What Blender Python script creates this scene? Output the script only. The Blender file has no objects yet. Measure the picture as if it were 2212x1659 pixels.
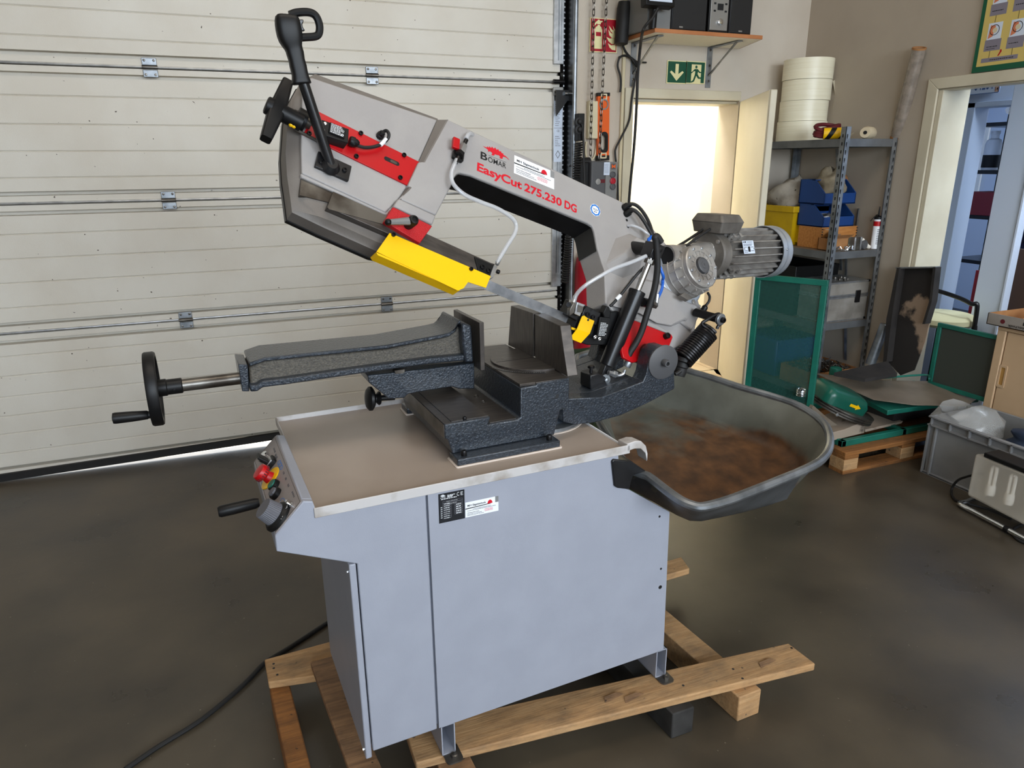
import bpy, bmesh, math, random
from mathutils import Vector, Matrix
random.seed(7)
S = bpy.context.scene
COL = S.collection
PI = math.pi

# ---------------------------------------------------------------- camera, world, lights, exposure
cp = dict(f=1518.81,fwd=(0.3534,0.8858,-0.3007),right=(0.9278,-0.3729,-0.0078),up=(0.1191,0.2763,0.9537),loc=(0,0,1.62))
cam = bpy.data.cameras.new('camera'); cam_o = bpy.data.objects.new('camera', cam); COL.objects.link(cam_o)
_r, _u, _f = Vector(cp['right']), Vector(cp['up']), Vector(cp['fwd'])
cam_o.matrix_world = Matrix(((_r.x, _u.x, -_f.x, 0), (_r.y, _u.y, -_f.y, 0), (_r.z, _u.z, -_f.z, 1.62), (0, 0, 0, 1)))
cam.sensor_width = 36; cam.lens = 36 * cp['f'] / 2212; cam.clip_start = .02
S.camera = cam_o

W = bpy.data.worlds.new('sky'); S.world = W; W.use_nodes = True
W.node_tree.nodes['Background'].inputs[0].default_value = (.80, .90, 1, 1)
W.node_tree.nodes['Background'].inputs[1].default_value = 5.0

def area(name, loc, target, sx, sy, power, color):
    l = bpy.data.lights.new(name, 'AREA'); l.shape = 'RECTANGLE'; l.size = sx; l.size_y = sy
    l.energy = power; l.color = color
    o = bpy.data.objects.new(name, l); COL.objects.link(o); o.location = loc
    o.rotation_euler = (Vector(target) - Vector(loc)).to_track_quat('-Z', 'Y').to_euler()
    return o
area('window_daylight', (2.3, -3.85, 2.5), (1.6, 2.0, .9), 2.6, 1.8, 190, (.84, .92, 1))
area('window_daylight', (-.5, -3.85, 2.4), (-.1, 2.0, .6), 1.8, 1.8, 95, (.72, .85, 1))
sun = bpy.data.lights.new('sun', 'SUN'); sun.energy = 38; sun.angle = .01; sun.color = (1, .95, .88); sun_o = bpy.data.objects.new('sun', sun); COL.objects.link(sun_o)
sun_o.rotation_euler = Vector((-.35, -1, -.42)).to_track_quat('-Z', 'Y').to_euler()
area('hall_lamp', (.6, 1.2, 4.3), (.6, 2.2, 0), 3.4, 1.2, 50, (1, .90, .78))
area('vestibule_fill', (2.9, 4.75, 2.85), (2.9, 4.95, 0), .9, .5, 50, (1, .97, .87))  # unseen fill added above the door head to brighten the vestibule
area('office_fill', (4.3, 1.9, 2.85), (4.5, 2.9, .6), .5, 1.4, 62, (.80, .90, 1))  # added area light standing for cool daylight in the office
area('store_fill', (6.6, 3.4, 2.85), (6.3, 3.6, .6), 1.2, 1.6, 60, (.82, .91, 1))  # added fill for the space behind the office partition
S.view_settings.view_transform = 'Standard'; S.view_settings.look = 'None'
S.view_settings.gamma = 1; S.view_settings.use_curve_mapping = False
S.view_settings.exposure = -0.1

# ---------------------------------------------------------------- materials
def lin(c):
    return tuple(((x / 255) / 12.92 if x / 255 <= .04045 else ((x / 255 + .055) / 1.055) ** 2.4) for x in c) + (1,)
MATS = {}
def pm(name, c, rough=.5, metal=0, c2=None, scale=6, detail=6, lo=.4, hi=.65, bump=0, bscale=200, specks=None, sscale=60, sth=.22,
       aniso=None, trans=0, ior=1.45, coat=0, alpha=1, emit=None, rvar=0, stretch=None, spec=.5):
    m = bpy.data.materials.new(name); m.use_nodes = True; MATS[name] = m
    N = m.node_tree.nodes; L = m.node_tree.links; b = N['Principled BSDF']
    b.inputs['Roughness'].default_value = rough; b.inputs['Metallic'].default_value = metal
    b.inputs['Base Color'].default_value = lin(c); b.inputs['Transmission Weight'].default_value = trans
    b.inputs['IOR'].default_value = ior; b.inputs['Coat Weight'].default_value = coat; b.inputs['Alpha'].default_value = alpha
    b.inputs['Specular IOR Level'].default_value = spec
    if emit:
        b.inputs['Emission Color'].default_value = lin(emit[0]); b.inputs['Emission Strength'].default_value = emit[1]
    tc = N.new('ShaderNodeTexCoord'); vec = tc.outputs['Object']
    if stretch:
        mp = N.new('ShaderNodeMapping'); mp.inputs['Scale'].default_value = stretch; L.new(vec, mp.inputs[0]); vec = mp.outputs[0]
    col = None
    if c2 is not None:
        n = N.new('ShaderNodeTexNoise'); n.inputs['Scale'].default_value = scale; n.inputs['Detail'].default_value = detail
        L.new(vec, n.inputs['Vector'])
        r = N.new('ShaderNodeValToRGB'); r.color_ramp.elements[0].position = lo; r.color_ramp.elements[1].position = hi
        r.color_ramp.elements[0].color = lin(c); r.color_ramp.elements[1].color = lin(c2)
        L.new(n.outputs['Fac'], r.inputs[0]); col = r.outputs[0]; L.new(col, b.inputs['Base Color'])
        if rvar:
            mr = N.new('ShaderNodeMapRange'); mr.inputs[3].default_value = rough - rvar; mr.inputs[4].default_value = rough + rvar
            L.new(n.outputs['Fac'], mr.inputs[0]); L.new(mr.outputs[0], b.inputs['Roughness'])
    if specks:
        n = N.new('ShaderNodeTexNoise'); n.inputs['Scale'].default_value = sscale; n.inputs['Detail'].default_value = 2
        L.new(tc.outputs['Object'], n.inputs['Vector'])
        r = N.new('ShaderNodeValToRGB'); r.color_ramp.elements[0].position = sth; r.color_ramp.elements[1].position = sth + .02
        r.color_ramp.elements[0].color = (1, 1, 1, 1); r.color_ramp.elements[1].color = (0, 0, 0, 1)
        L.new(n.outputs['Fac'], r.inputs[0])
        mx = N.new('ShaderNodeMix'); mx.data_type = 'RGBA'
        L.new(r.outputs[0], mx.inputs[0]); mx.inputs[6].default_value = lin(c); mx.inputs[7].default_value = lin(specks)
        if col: L.new(col, mx.inputs[6])
        L.new(mx.outputs[2], b.inputs['Base Color'])
    if bump:
        n = N.new('ShaderNodeTexNoise'); n.inputs['Scale'].default_value = bscale; n.inputs['Detail'].default_value = 3
        L.new(vec, n.inputs['Vector'])
        bp = N.new('ShaderNodeBump'); bp.inputs['Strength'].default_value = bump; bp.inputs['Distance'].default_value = .002
        L.new(n.outputs['Fac'], bp.inputs['Height']); L.new(bp.outputs[0], b.inputs['Normal'])
    return m

def wood(name, c, c2, c3, stretch=(4, 60, 60), rough=.75):
    m = pm(name, c, rough, c2=c2, scale=1.6, lo=.3, hi=.75, bump=.5, bscale=3, stretch=stretch, specks=c3, sscale=34, sth=.27)
    # grimy handling marks in the grain
    N = m.node_tree.nodes; L = m.node_tree.links; b = N['Principled BSDF']; src = b.inputs['Base Color'].links[0].from_socket
    tc = N.new('ShaderNodeTexCoord'); mp = N.new('ShaderNodeMapping'); mp.inputs['Scale'].default_value = (1, 2.2, 2.2); L.new(tc.outputs['Object'], mp.inputs[0])
    n = N.new('ShaderNodeTexNoise'); n.inputs['Scale'].default_value = 6; n.inputs['Detail'].default_value = 10; n.inputs['Roughness'].default_value = .72; L.new(mp.outputs[0], n.inputs['Vector'])
    r = N.new('ShaderNodeMapRange'); r.inputs[1].default_value = .46; r.inputs[2].default_value = .70; r.inputs[4].default_value = .75; L.new(n.outputs['Fac'], r.inputs[0])
    mx = N.new('ShaderNodeMix'); mx.data_type = 'RGBA'; L.new(r.outputs[0], mx.inputs[0]); L.new(src, mx.inputs[6]); mx.inputs[7].default_value = lin(c3); L.new(mx.outputs[2], b.inputs['Base Color'])
    return m

M_door = pm('door_coat', (216, 211, 200), .55, c2=(209, 202, 189), scale=2.5, bump=.25, bscale=260, specks=(92, 82, 70), sscale=38, sth=.245)
M_wall = pm('plaster', (200, 190, 176), .8, c2=(188, 176, 160), scale=1.6, bump=.25, bscale=140)
M_wallb = pm('plaster_darker', (178, 166, 150), .85, c2=(168, 156, 140), scale=1.4, bump=.25, bscale=140)  # same plaster in a darker tone, right and left walls
M_floor = pm('sealed_concrete', (57, 51, 43), .31, c2=(92, 82, 67), scale=2.1, detail=10, lo=.3, hi=.78, bump=.12, bscale=30, rvar=.12, specks=(120, 112, 98), sscale=70, sth=.235)
M_alu = pm('aluminium', (200, 202, 204), .35, .9, c2=(170, 172, 175), scale=20)
M_galv = pm('galvanised', (152, 156, 160), .42, .8, c2=(120, 124, 128), scale=14, bump=.1, bscale=80)
M_galvd = pm('weathered_zinc', (104, 108, 112), .45, .55, c2=(70, 72, 74), scale=9, lo=.35, hi=.7, bump=.15, bscale=60)
M_zinc = pm('zinc_shelf', (120, 122, 124), .45, .55, c2=(104, 106, 108), scale=9)
M_chrome = pm('chrome', (225, 228, 232), .12, 1)
M_steel = pm('bare_steel', (120, 116, 110), .35, .85, c2=(78, 72, 66), scale=12, bump=.15, bscale=60)
M_dsteel = pm('ground_steel', (74, 69, 66), .36, .6, c2=(92, 86, 81), scale=18, stretch=(1, 8, 1))
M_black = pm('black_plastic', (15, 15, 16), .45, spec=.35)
M_blackp = pm('black_paint', (18, 18, 20), .28, c2=(28, 28, 30), scale=18)
M_rubber = pm('black_rubber', (26, 25, 25), .6)
M_bolt = pm('black_bolt', (38, 37, 38), .35, .7)
M_paint = pm('light_grey_paint', (149, 152, 163), .42, c2=(153, 156, 167), scale=9, bump=.08, bscale=300)
M_cast = pm('grey_cast_paint', (150, 146, 144), .5, c2=(157, 153, 150), scale=7, bump=.35, bscale=170)
M_castd = pm('grey_cover_paint', (112, 106, 100), .5, c2=(100, 93, 87), scale=7, bump=.2, bscale=170)
M_tray = pm('tray_grey_paint', (164, 150, 138), .33, c2=(150, 136, 123), scale=3.2, specks=(110, 98, 86), sscale=26, sth=.22)
M_traylip = pm('tray_edge_paint', (190, 186, 184), .5, c2=(150, 140, 130), scale=16, lo=.5, hi=.75)
M_hammer = pm('hammered_blue_grey', (40, 45, 52), .3, .2, c2=(54, 61, 70), scale=160, bump=1.0, bscale=190, coat=.3)
M_rough = pm('rough_casting', (72, 68, 62), .55, .1, c2=(96, 90, 80), scale=190, lo=.35, hi=.7, bump=1.0, bscale=220)
M_red = pm('red_paint', (176, 6, 15), .38, c2=(178, 6, 16), scale=6)
M_redt = pm('red_textured_paint', (176, 10, 20), .45, bump=.8, bscale=420)
M_yel = pm('yellow_paint', (242, 190, 4), .38, c2=(230, 178, 2), scale=6)
M_sealant = pm('white_sealant', (214, 200, 188), .6, bump=.6, bscale=70)
M_motor = pm('cast_aluminium', (176, 172, 167), .36, .5, c2=(138, 132, 126), scale=14, bump=.25, bscale=140)
M_motord = pm('darker_aluminium', (118, 113, 107), .5, .35, c2=(96, 91, 85), scale=16, bump=.25, bscale=140)  # darker tone of the cast aluminium
M_shroud = pm('silver_shroud', (178, 184, 192), .34, .55)
M_hose = pm('clear_hose', (206, 208, 212), .15, alpha=.55, spec=.8)
M_blue = pm('blue_hose', (20, 92, 190), .4)
M_white = pm('white_print', (232, 234, 238), .5)
M_ink = pm('black_print', (14, 14, 16), .6)
M_inkw = pm('white_ink', (214, 216, 218), .6)
M_redink = pm('red_print', (200, 10, 34), .5)
M_blueink = pm('blue_print', (24, 112, 196), .5)
M_greyink = pm('grey_print', (90, 90, 96), .6)
M_label = pm('black_label', (16, 18, 24), .4)
M_rust = None
M_wood = wood('pallet_wood', (188, 150, 106), (160, 120, 78), (104, 86, 66))
M_woodo = wood('orange_pallet_wood', (150, 98, 48), (116, 74, 36), (76, 50, 28))
M_woodg = wood('weathered_wood', (148, 112, 78), (106, 78, 54), (64, 50, 38))
M_dark = pm('dark_timber', (52, 50, 48), .8, c2=(34, 32, 30), scale=12)
M_green = pm('green_paint', (24, 104, 88), .42, c2=(20, 92, 78), scale=9)
M_greend = pm('dark_green_plastic', (52, 66, 40), .45)
M_cream = pm('cream_door_paint', (230, 223, 202), .4, c2=(224, 216, 193), scale=3)
M_creamw = pm('vestibule_white', (244, 240, 226), .6)
M_frame = pm('door_frame_paint', (204, 196, 174), .5, c2=(194, 185, 162), scale=4)
M_tile = pm('vestibule_tile', (206, 188, 160), .4, c2=(190, 168, 138), scale=5)
M_beige = pm('beige_cabinet_paint', (196, 166, 132), .5, c2=(188, 158, 124), scale=4)
M_card = pm('cardboard', (164, 116, 70), .85, c2=(150, 102, 60), scale=9)
M_bwood = pm('boxwood', (190, 128, 66), .65, c2=(172, 110, 52), scale=5, stretch=(2, 14, 14))
M_blueb = pm('blue_plastic', (24, 62, 122), .45)
M_yelp = pm('yellow_plastic', (206, 168, 10), .45, c2=(186, 150, 10), scale=5)
M_greyp = pm('grey_plastic', (130, 130, 130), .5, c2=(120, 120, 121), scale=6)
M_orange = pm('orange_level', (222, 92, 20), .4)
M_bag = pm('bag_cloth', (176, 168, 156), .8, c2=(150, 142, 130), scale=14, specks=(80, 76, 70), sscale=34, sth=.3)
M_film = pm('plastic_film', (190, 190, 188), .2, alpha=.4, spec=.9)
M_strap = pm('strapping_roll', (236, 230, 206), .35, c2=(228, 220, 192), scale=4, stretch=(1, 1, 60))
M_twine = pm('twine', (206, 190, 160), .85, bump=.8, bscale=300)
M_maroon = pm('maroon_cord', (92, 18, 26), .7, bump=.5, bscale=120)
M_sheet = pm('grey_sheet', (128, 116, 102), .5, .2, c2=(112, 100, 86), scale=5)
M_soot = pm('soot_black', (44, 40, 38), .8, c2=(28, 26, 25), scale=9, bump=.5, bscale=60)
M_sootw = pm('worn_channel', (40, 36, 34), .8, c2=(150, 128, 108), scale=3.4, lo=.56, hi=.60, bump=.4, bscale=40)
M_bluewall = pm('office_wall', (196, 212, 236), .7)
M_officefloor = pm('office_floor', (60, 64, 72), .5)
M_frost = pm('frosted_lamp', (196, 188, 174), .45, alpha=.42, spec=.4)
M_bulb = pm('bulb_white', (232, 226, 214), .5)
M_cushion = pm('cream_cushion', (220, 214, 172), .7)
M_denim = pm('blue_cloth', (40, 54, 78), .85, bump=.6, bscale=60)
M_brown = pm('brown_board', (76, 56, 46), .7)
M_phos = pm('phosphor_yellow', (232, 222, 168), .5)
M_signgreen = pm('sign_green', (12, 78, 54), .45)
M_signred = pm('sign_red', (166, 16, 36), .4)
M_poster = pm('poster_yellow', (206, 182, 104), .55)
M_ctrl = pm('operator_grey', (78, 78, 80), .5)
M_ctrll = pm('operator_light_grey', (120, 120, 118), .5)
M_almond = pm('almond_plastic', (208, 196, 164), .5)
M_purple = pm('wrapped_purple', (52, 50, 74), .35)
M_plate = pm('number_plate', (206, 216, 232), .4)
M_dkblue = pm('plate_blue', (70, 100, 150), .5)
M_silv = pm('stereo_silver', (150, 148, 144), .4, .5)
M_mesh = None

def mesh_mat():
    m = bpy.data.materials.new('perforated_mesh'); m.use_nodes = True; N = m.node_tree.nodes; L = m.node_tree.links
    b = N['Principled BSDF']; b.inputs['Base Color'].default_value = lin((30, 78, 70)); b.inputs['Roughness'].default_value = .5
    tc = N.new('ShaderNodeTexCoord'); mp = N.new('ShaderNodeMapping'); mp.inputs['Scale'].default_value = (150, 150, 150)
    L.new(tc.outputs['UV'], mp.inputs[0])
    v = N.new('ShaderNodeTexVoronoi'); v.inputs['Scale'].default_value = 1; v.inputs['Randomness'].default_value = 0; v.voronoi_dimensions = '2D'
    L.new(mp.outputs[0], v.inputs['Vector'])
    c = N.new('ShaderNodeMath'); c.operation = 'GREATER_THAN'; c.inputs[1].default_value = .32
    L.new(v.outputs['Distance'], c.inputs[0]); L.new(c.outputs[0], b.inputs['Alpha'])
    return m
M_mesh = mesh_mat()

def rust_mat():
    m = pm('rusted_zinc', (116, 116, 106), .5, .3, c2=(98, 98, 88), scale=7)
    N = m.node_tree.nodes; L = m.node_tree.links; b = N['Principled BSDF']
    src = b.inputs['Base Color'].links[0].from_socket
    tc = N.new('ShaderNodeTexCoord'); sx = N.new('ShaderNodeSeparateXYZ'); L.new(tc.outputs['Object'], sx.inputs[0])
    n = N.new('ShaderNodeTexNoise'); n.inputs['Scale'].default_value = 9; n.inputs['Detail'].default_value = 8; L.new(tc.outputs['Object'], n.inputs['Vector'])
    a = N.new('ShaderNodeMath'); a.operation = 'MULTIPLY_ADD'; a.inputs[1].default_value = .09; L.new(n.outputs['Fac'], a.inputs[0]); L.new(sx.outputs['Z'], a.inputs[2])
    r = N.new('ShaderNodeMapRange'); r.inputs[1].default_value = .765; r.inputs[2].default_value = .735; L.new(a.outputs[0], r.inputs[0])
    n2 = N.new('ShaderNodeTexNoise'); n2.inputs['Scale'].default_value = 16; n2.inputs['Detail'].default_value = 6; L.new(tc.outputs['Object'], n2.inputs['Vector'])
    r2 = N.new('ShaderNodeValToRGB'); r2.color_ramp.elements[0].position = .35; r2.color_ramp.elements[1].position = .7
    r2.color_ramp.elements[0].color = lin((76, 54, 38)); r2.color_ramp.elements[1].color = lin((118, 82, 52)); L.new(n2.outputs['Fac'], r2.inputs[0])
    mx = N.new('ShaderNodeMix'); mx.data_type = 'RGBA'; L.new(r.outputs[0], mx.inputs[0]); L.new(src, mx.inputs[6]); L.new(r2.outputs[0], mx.inputs[7])
    L.new(mx.outputs[2], b.inputs['Base Color'])
    inv = N.new('ShaderNodeMath'); inv.operation = 'MULTIPLY_ADD'; inv.inputs[1].default_value = -.3; inv.inputs[2].default_value = .3
    L.new(r.outputs[0], inv.inputs[0]); L.new(inv.outputs[0], b.inputs['Metallic'])
    return m
M_rust = rust_mat()

# ---------------------------------------------------------------- mesh helpers
def catmull(pts, n=8, closed=False):
    P = [Vector(p) for p in pts]; out = []
    m = len(P)
    for i in range(m if closed else m - 1):
        p0 = P[(i - 1) % m] if closed or i > 0 else P[0] * 2 - P[1]
        p1 = P[i]; p2 = P[(i + 1) % m]
        p3 = P[(i + 2) % m] if closed or i + 2 < m else P[-1] * 2 - P[-2]
        for k in range(n):
            t = k / n
            out.append(.5 * ((2 * p1) + (p2 - p0) * t + (2 * p0 - 5 * p1 + 4 * p2 - p3) * t * t + (3 * p1 - p0 - 3 * p2 + p3) * t ** 3))
    if not closed: out.append(P[-1])
    return out

def basis(d):
    d = Vector(d).normalized()
    a = Vector((0, 0, 1)) if abs(d.z) < .9 else Vector((1, 0, 0))
    x = a.cross(d).normalized(); return x, d.cross(x), d

class MB:
    def __init__(s, M=None):
        s.v = []; s.f = []; s.M = M or Matrix.Identity(4)
    def add(s, vs, fs):
        b = len(s.v); s.v += [s.M @ Vector(p) for p in vs]; s.f += [tuple(i + b for i in f) for f in fs]; return s
    def box(s, a, b):
        x0, y0, z0 = a; x1, y1, z1 = b
        return s.add([(x, y, z) for x in (x0, x1) for y in (y0, y1) for z in (z0, z1)],
                     [(0, 1, 3, 2), (4, 6, 7, 5), (0, 4, 5, 1), (2, 3, 7, 6), (0, 2, 6, 4), (1, 5, 7, 3)])
    def loft(s, A, B, capa=True, capb=True):
        n = len(A); fs = [(i, (i + 1) % n, n + (i + 1) % n, n + i) for i in range(n)]
        if capa: fs.append(tuple(range(n))[::-1])
        if capb: fs.append(tuple(range(n, 2 * n)))
        return s.add(list(A) + list(B), fs)
    def rings(s, R, cap0=True, cap1=True, closed=False):
        n = len(R[0]); vs = [p for r in R for p in r]; fs = []
        m = len(R)
        for k in range(m if closed else m - 1):
            a = k * n; b = ((k + 1) % m) * n
            fs += [(a + i, a + (i + 1) % n, b + (i + 1) % n, b + i) for i in range(n)]
        if not closed:
            if cap0: fs.append(tuple(range(n))[::-1])
            if cap1: fs.append(tuple(range((m - 1) * n, m * n)))
        return s.add(vs, fs)
    def prism(s, poly, d0, d1, plane='uv'):
        mp = {'uv': lambda a, b, c: (a, b, c), 'uz': lambda a, b, c: (a, c, b), 'vz': lambda a, b, c: (c, a, b)}[plane]
        return s.loft([mp(a, b, d0) for a, b in poly], [mp(a, b, d1) for a, b in poly])
    def holed(s, poly, hole, d0, d1, plane='uv'):
        # ring between two outlines of equal vertex count
        mp = {'uv': lambda a, b, c: (a, b, c), 'uz': lambda a, b, c: (a, c, b), 'vz': lambda a, b, c: (c, a, b)}[plane]
        R = [[mp(a, b, d) for a, b in P] for P, d in ((poly, d0), (poly, d1), (hole, d1), (hole, d0))]
        return s.rings(R, closed=True)
    def lathe(s, prof, p0, d, n=24, cap=True):
        x, y, z = basis(d); p0 = Vector(p0)
        R = [[p0 + z * h + (x * math.cos(2 * PI * i / n) + y * math.sin(2 * PI * i / n)) * r for i in range(n)] for r, h in prof]
        return s.rings(R, cap, cap)
    def cyl(s, p0, p1, r0, r1=None, n=20):
        d = Vector(p1) - Vector(p0)
        return s.lathe([(r0, 0), (r0 if r1 is None else r1, d.length)], p0, d, n)
    def pipe(s, p0, p1, r, ri, n=24):
        x, y, z = basis(Vector(p1) - Vector(p0)); L = (Vector(p1) - Vector(p0)).length; p0 = Vector(p0)
        R = [[p0 + z * h + (x * math.cos(2 * PI * i / n) + y * math.sin(2 * PI * i / n)) * q for i in range(n)] for q, h in ((r, 0), (r, L), (ri, L), (ri, 0))]
        return s.rings(R, closed=True)
    def tube(s, pts, r, n=8, sm=8, closed=False, radii=None):
        P = catmull(pts, sm, closed) if sm else [Vector(p) for p in pts]
        m = len(P); R = []; x = None
        for i, p in enumerate(P):
            t = (P[(i + 1) % m] - P[i - 1]) if closed or 0 < i < m - 1 else (P[1] - P[0] if i == 0 else P[-1] - P[-2])
            t.normalize()
            if x is None: x = basis(t)[0]
            x = (x - t * x.dot(t)).normalized(); y = t.cross(x)
            q = r if radii is None else radii[min(int(i / max(sm, 1)), len(radii) - 1)] + (radii[min(int(i / max(sm, 1)) + 1, len(radii) - 1)] - radii[min(int(i / max(sm, 1)), len(radii) - 1)]) * ((i % max(sm, 1)) / max(sm, 1))
            R.append([p + (x * math.cos(2 * PI * k / n) + y * math.sin(2 * PI * k / n)) * q for k in range(n)])
        return s.rings(R, closed=closed)
    def ball(s, c, r, n=16, m=8, sc=(1, 1, 1)):
        c = Vector(c)
        R = [[c + Vector((math.sin(PI * j / m) * math.cos(2 * PI * i / n) * r * sc[0], math.sin(PI * j / m) * math.sin(2 * PI * i / n) * r * sc[1], math.cos(PI * j / m) * r * sc[2])) for i in range(n)] for j in range(1, m)]
        return s.rings(R)
    def build(s, name, mat, parent=None, bevel=0, seg=2, ang=35, sub=0):
        me = bpy.data.meshes.new(name); me.from_pydata([tuple(p) for p in s.v], [], s.f); me.validate()
        bm = bmesh.new(); bm.from_mesh(me); bmesh.ops.recalc_face_normals(bm, faces=bm.faces); bm.to_mesh(me); bm.free()
        me.materials.append(mat); me.shade_smooth(); me.set_sharp_from_angle(angle=math.radians(ang))
        o = bpy.data.objects.new(name, me); COL.objects.link(o)
        if parent: o.parent = parent
        if bevel:
            b = o.modifiers.new('edge', 'BEVEL'); b.width = bevel; b.segments = seg; b.limit_method = 'ANGLE'; b.angle_limit = math.radians(30); b.use_clamp_overlap = True
        if sub:
            b = o.modifiers.new('sub', 'SUBSURF'); b.levels = sub; b.render_levels = sub
        return o

def tag(o, label=None, cat=None, group=None, kind=None):
    if label: o['label'] = label
    if cat: o['category'] = cat
    if group: o['group'] = group
    if kind: o['kind'] = kind
    return o
def thing(name, label, cat, loc=(0, 0, 0), rz=0, group=None):
    o = bpy.data.objects.new(name, None); COL.objects.link(o); o.location = loc; o.rotation_euler = (0, 0, rz); o.empty_display_size = .05
    return tag(o, label, cat, group)
def struct(o): o['kind'] = 'structure'; return o
def cp_obj(o, parent=None, loc=None):
    c = o.copy(); COL.objects.link(c)
    if parent: c.parent = parent
    if loc is not None: c.location = loc
    return c
def rrect(x0, y0, x1, y1, r, n=4):
    out = []
    for cx, cy, a in ((x1 - r, y1 - r, 0), (x0 + r, y1 - r, 90), (x0 + r, y0 + r, 180), (x1 - r, y0 + r, 270)):
        for k in range(n + 1):
            t = math.radians(a + 90 * k / n); out.append((cx + r * math.cos(t), cy + r * math.sin(t)))
    return out
def frame(o, x, y):
    x = Vector(x).normalized(); y = Vector(y); y = (y - x * y.dot(x)).normalized(); z = x.cross(y); o = Vector(o)
    return Matrix(((x.x, y.x, z.x, o.x), (x.y, y.y, z.y, o.y), (x.z, y.z, z.z, o.z), (0, 0, 0, 1)))
def qframe(tl, tr, bl):
    # local frame of a flat rectangle from three of its corners, origin bottom-left
    tl, tr, bl = Vector(tl), Vector(tr), Vector(bl)
    return frame(bl, tr - tl, tl - bl), (tr - tl).length, (tl - bl).length
def text(body, M, w, h, mat, parent, name='lettering', bold=.0, x=0, y=0, thick=.0004):
    # lettering fitted into a w x h box whose lower left corner is (x, y) in frame M
    cu = bpy.data.curves.new(name, 'FONT'); cu.body = body; cu.size = 1; cu.offset = bold; cu.extrude = 0; cu.resolution_u = 4
    ob = bpy.data.objects.new(name, cu); COL.objects.link(ob); bpy.context.view_layer.update()
    dg = bpy.context.evaluated_depsgraph_get(); me = bpy.data.meshes.new_from_object(ob.evaluated_get(dg))
    bpy.data.objects.remove(ob); bpy.data.curves.remove(cu)
    xs = [v.co.x for v in me.vertices]; ys = [v.co.y for v in me.vertices]
    if not xs: return None
    x0, x1, y0, y1 = min(xs), max(xs), min(ys), max(ys)
    for v in me.vertices:
        v.co = M @ Vector((x + (v.co.x - x0) / (x1 - x0) * w, y + (v.co.y - y0) / (y1 - y0) * h, thick))
    me.name = name; me.materials.clear(); me.materials.append(mat)
    o = bpy.data.objects.new(name, me); COL.objects.link(o); o.parent = parent
    return o
def bars(M, rows, mat, parent, name='small_print', thick=.0004):
    # rows of fine print too small to read: thin dashes
    mb = MB(M)
    for x, y, w, h in rows:
        k = x
        while k < x + w:
            q = min(random.uniform(.8, 2.6) * h, x + w - k)
            mb.add([(k, y, thick), (k + q, y, thick), (k + q, y + h, thick), (k, y + h, thick)], [(0, 1, 2, 3)]); k += q + h * .55
    o = mb.build(name, mat, parent); return o
def flat(M, poly, mat, parent, name, thick=.0006):
    return MB(M).prism(poly, 0, thick).build(name, mat, parent)
def rect(x0, y0, x1, y1): return [(x0, y0), (x1, y0), (x1, y1), (x0, y1)]
def circ(cx, cy, r, n=24, ry=None): return [(cx + r * math.cos(2 * PI * i / n), cy + (ry or r) * math.sin(2 * PI * i / n)) for i in range(n)]
def bolt(p, d, r, h, parent, mat=None, name='bolt', sock=True):
    # socket-head screw: head with recessed hexagon
    mb = MB(); prof = [(r * .98, 0), (r, h * .1), (r, h * .85), (r * .85, h), (r * .55, h), (r * .5, h * .45), (r * .05, h * .45)] if sock else [(r, 0), (r, h), (r * .8, h * 1.12), (.05 * r, h * 1.15)]
    mb.lathe(prof, p, d, 12 if sock else 6)
    return mb.build(name, mat or M_bolt, parent)
# ================================================================ the setting
YA, XB, YD = 4.20, 3.894, 4.24
def sbox(name, a, b, mat, bevel=0):
    return struct(MB().box(a, b).build(name, mat, bevel=bevel))
sbox('floor', (-4, -4, -.2), (XB + .1, 4.6, 0), M_floor)
sbox('ceiling', (-4, -4, 4.4), (XB + .1, 4.6, 4.5), M_wall)
sbox('wall_left', (-4.1, -4, 0), (-4, 4.6, 4.4), M_wallb)
w_ = MB()
for a, b in (((-4, -4.1, 0), (XB, -4, 1.2)), ((-4, -4.1, 3.6), (XB, -4, 4.4)), ((-4, -4.1, 1.2), (-2.4, -4, 3.6)), ((.5, -4.1, 1.2), (.9, -4, 3.6)), ((3.75, -4.1, 1.2), (XB, -4, 3.6))): w_.box(a, b)
struct(w_.build('wall_back', M_wall))
for i, (x0, x1) in enumerate(((-2.4, .5), (.9, 3.75))):
    m = MB()
    for k in range(4):
        x = x0 + (x1 - x0) * k / 3; m.box((max(x - .03, x0), -4.06, 1.2), (min(x + .03, x1), -4.02, 3.6))
    m.box((x0, -4.06, 1.2), (x1, -4.02, 1.26)); m.box((x0, -4.06, 3.54), (x1, -4.02, 3.6))
    struct(m.build('window_%d' % (i + 1), M_frame))
# front wall: pillar beside the gate, wall with the exit, piece above the gate
XO0, XO1, ZO = 2.52, 3.36, 2.005
w_ = MB()
w_.box((2.14, YA, 0), (XO0, YA + .22, 4.4)); w_.box((XO0, YA, ZO), (XO1, YA + .22, 4.4)); w_.box((XO1, YA, 0), (XB + .1, YA + .22, 4.4)); w_.box((XO0, YA, 0), (XO1, YA + .22, .1))
w_.box((-4, YA + .1, 3.35), (2.14, YA + .3, 4.4))
struct(w_.build('wall_front', M_wall))
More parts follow.
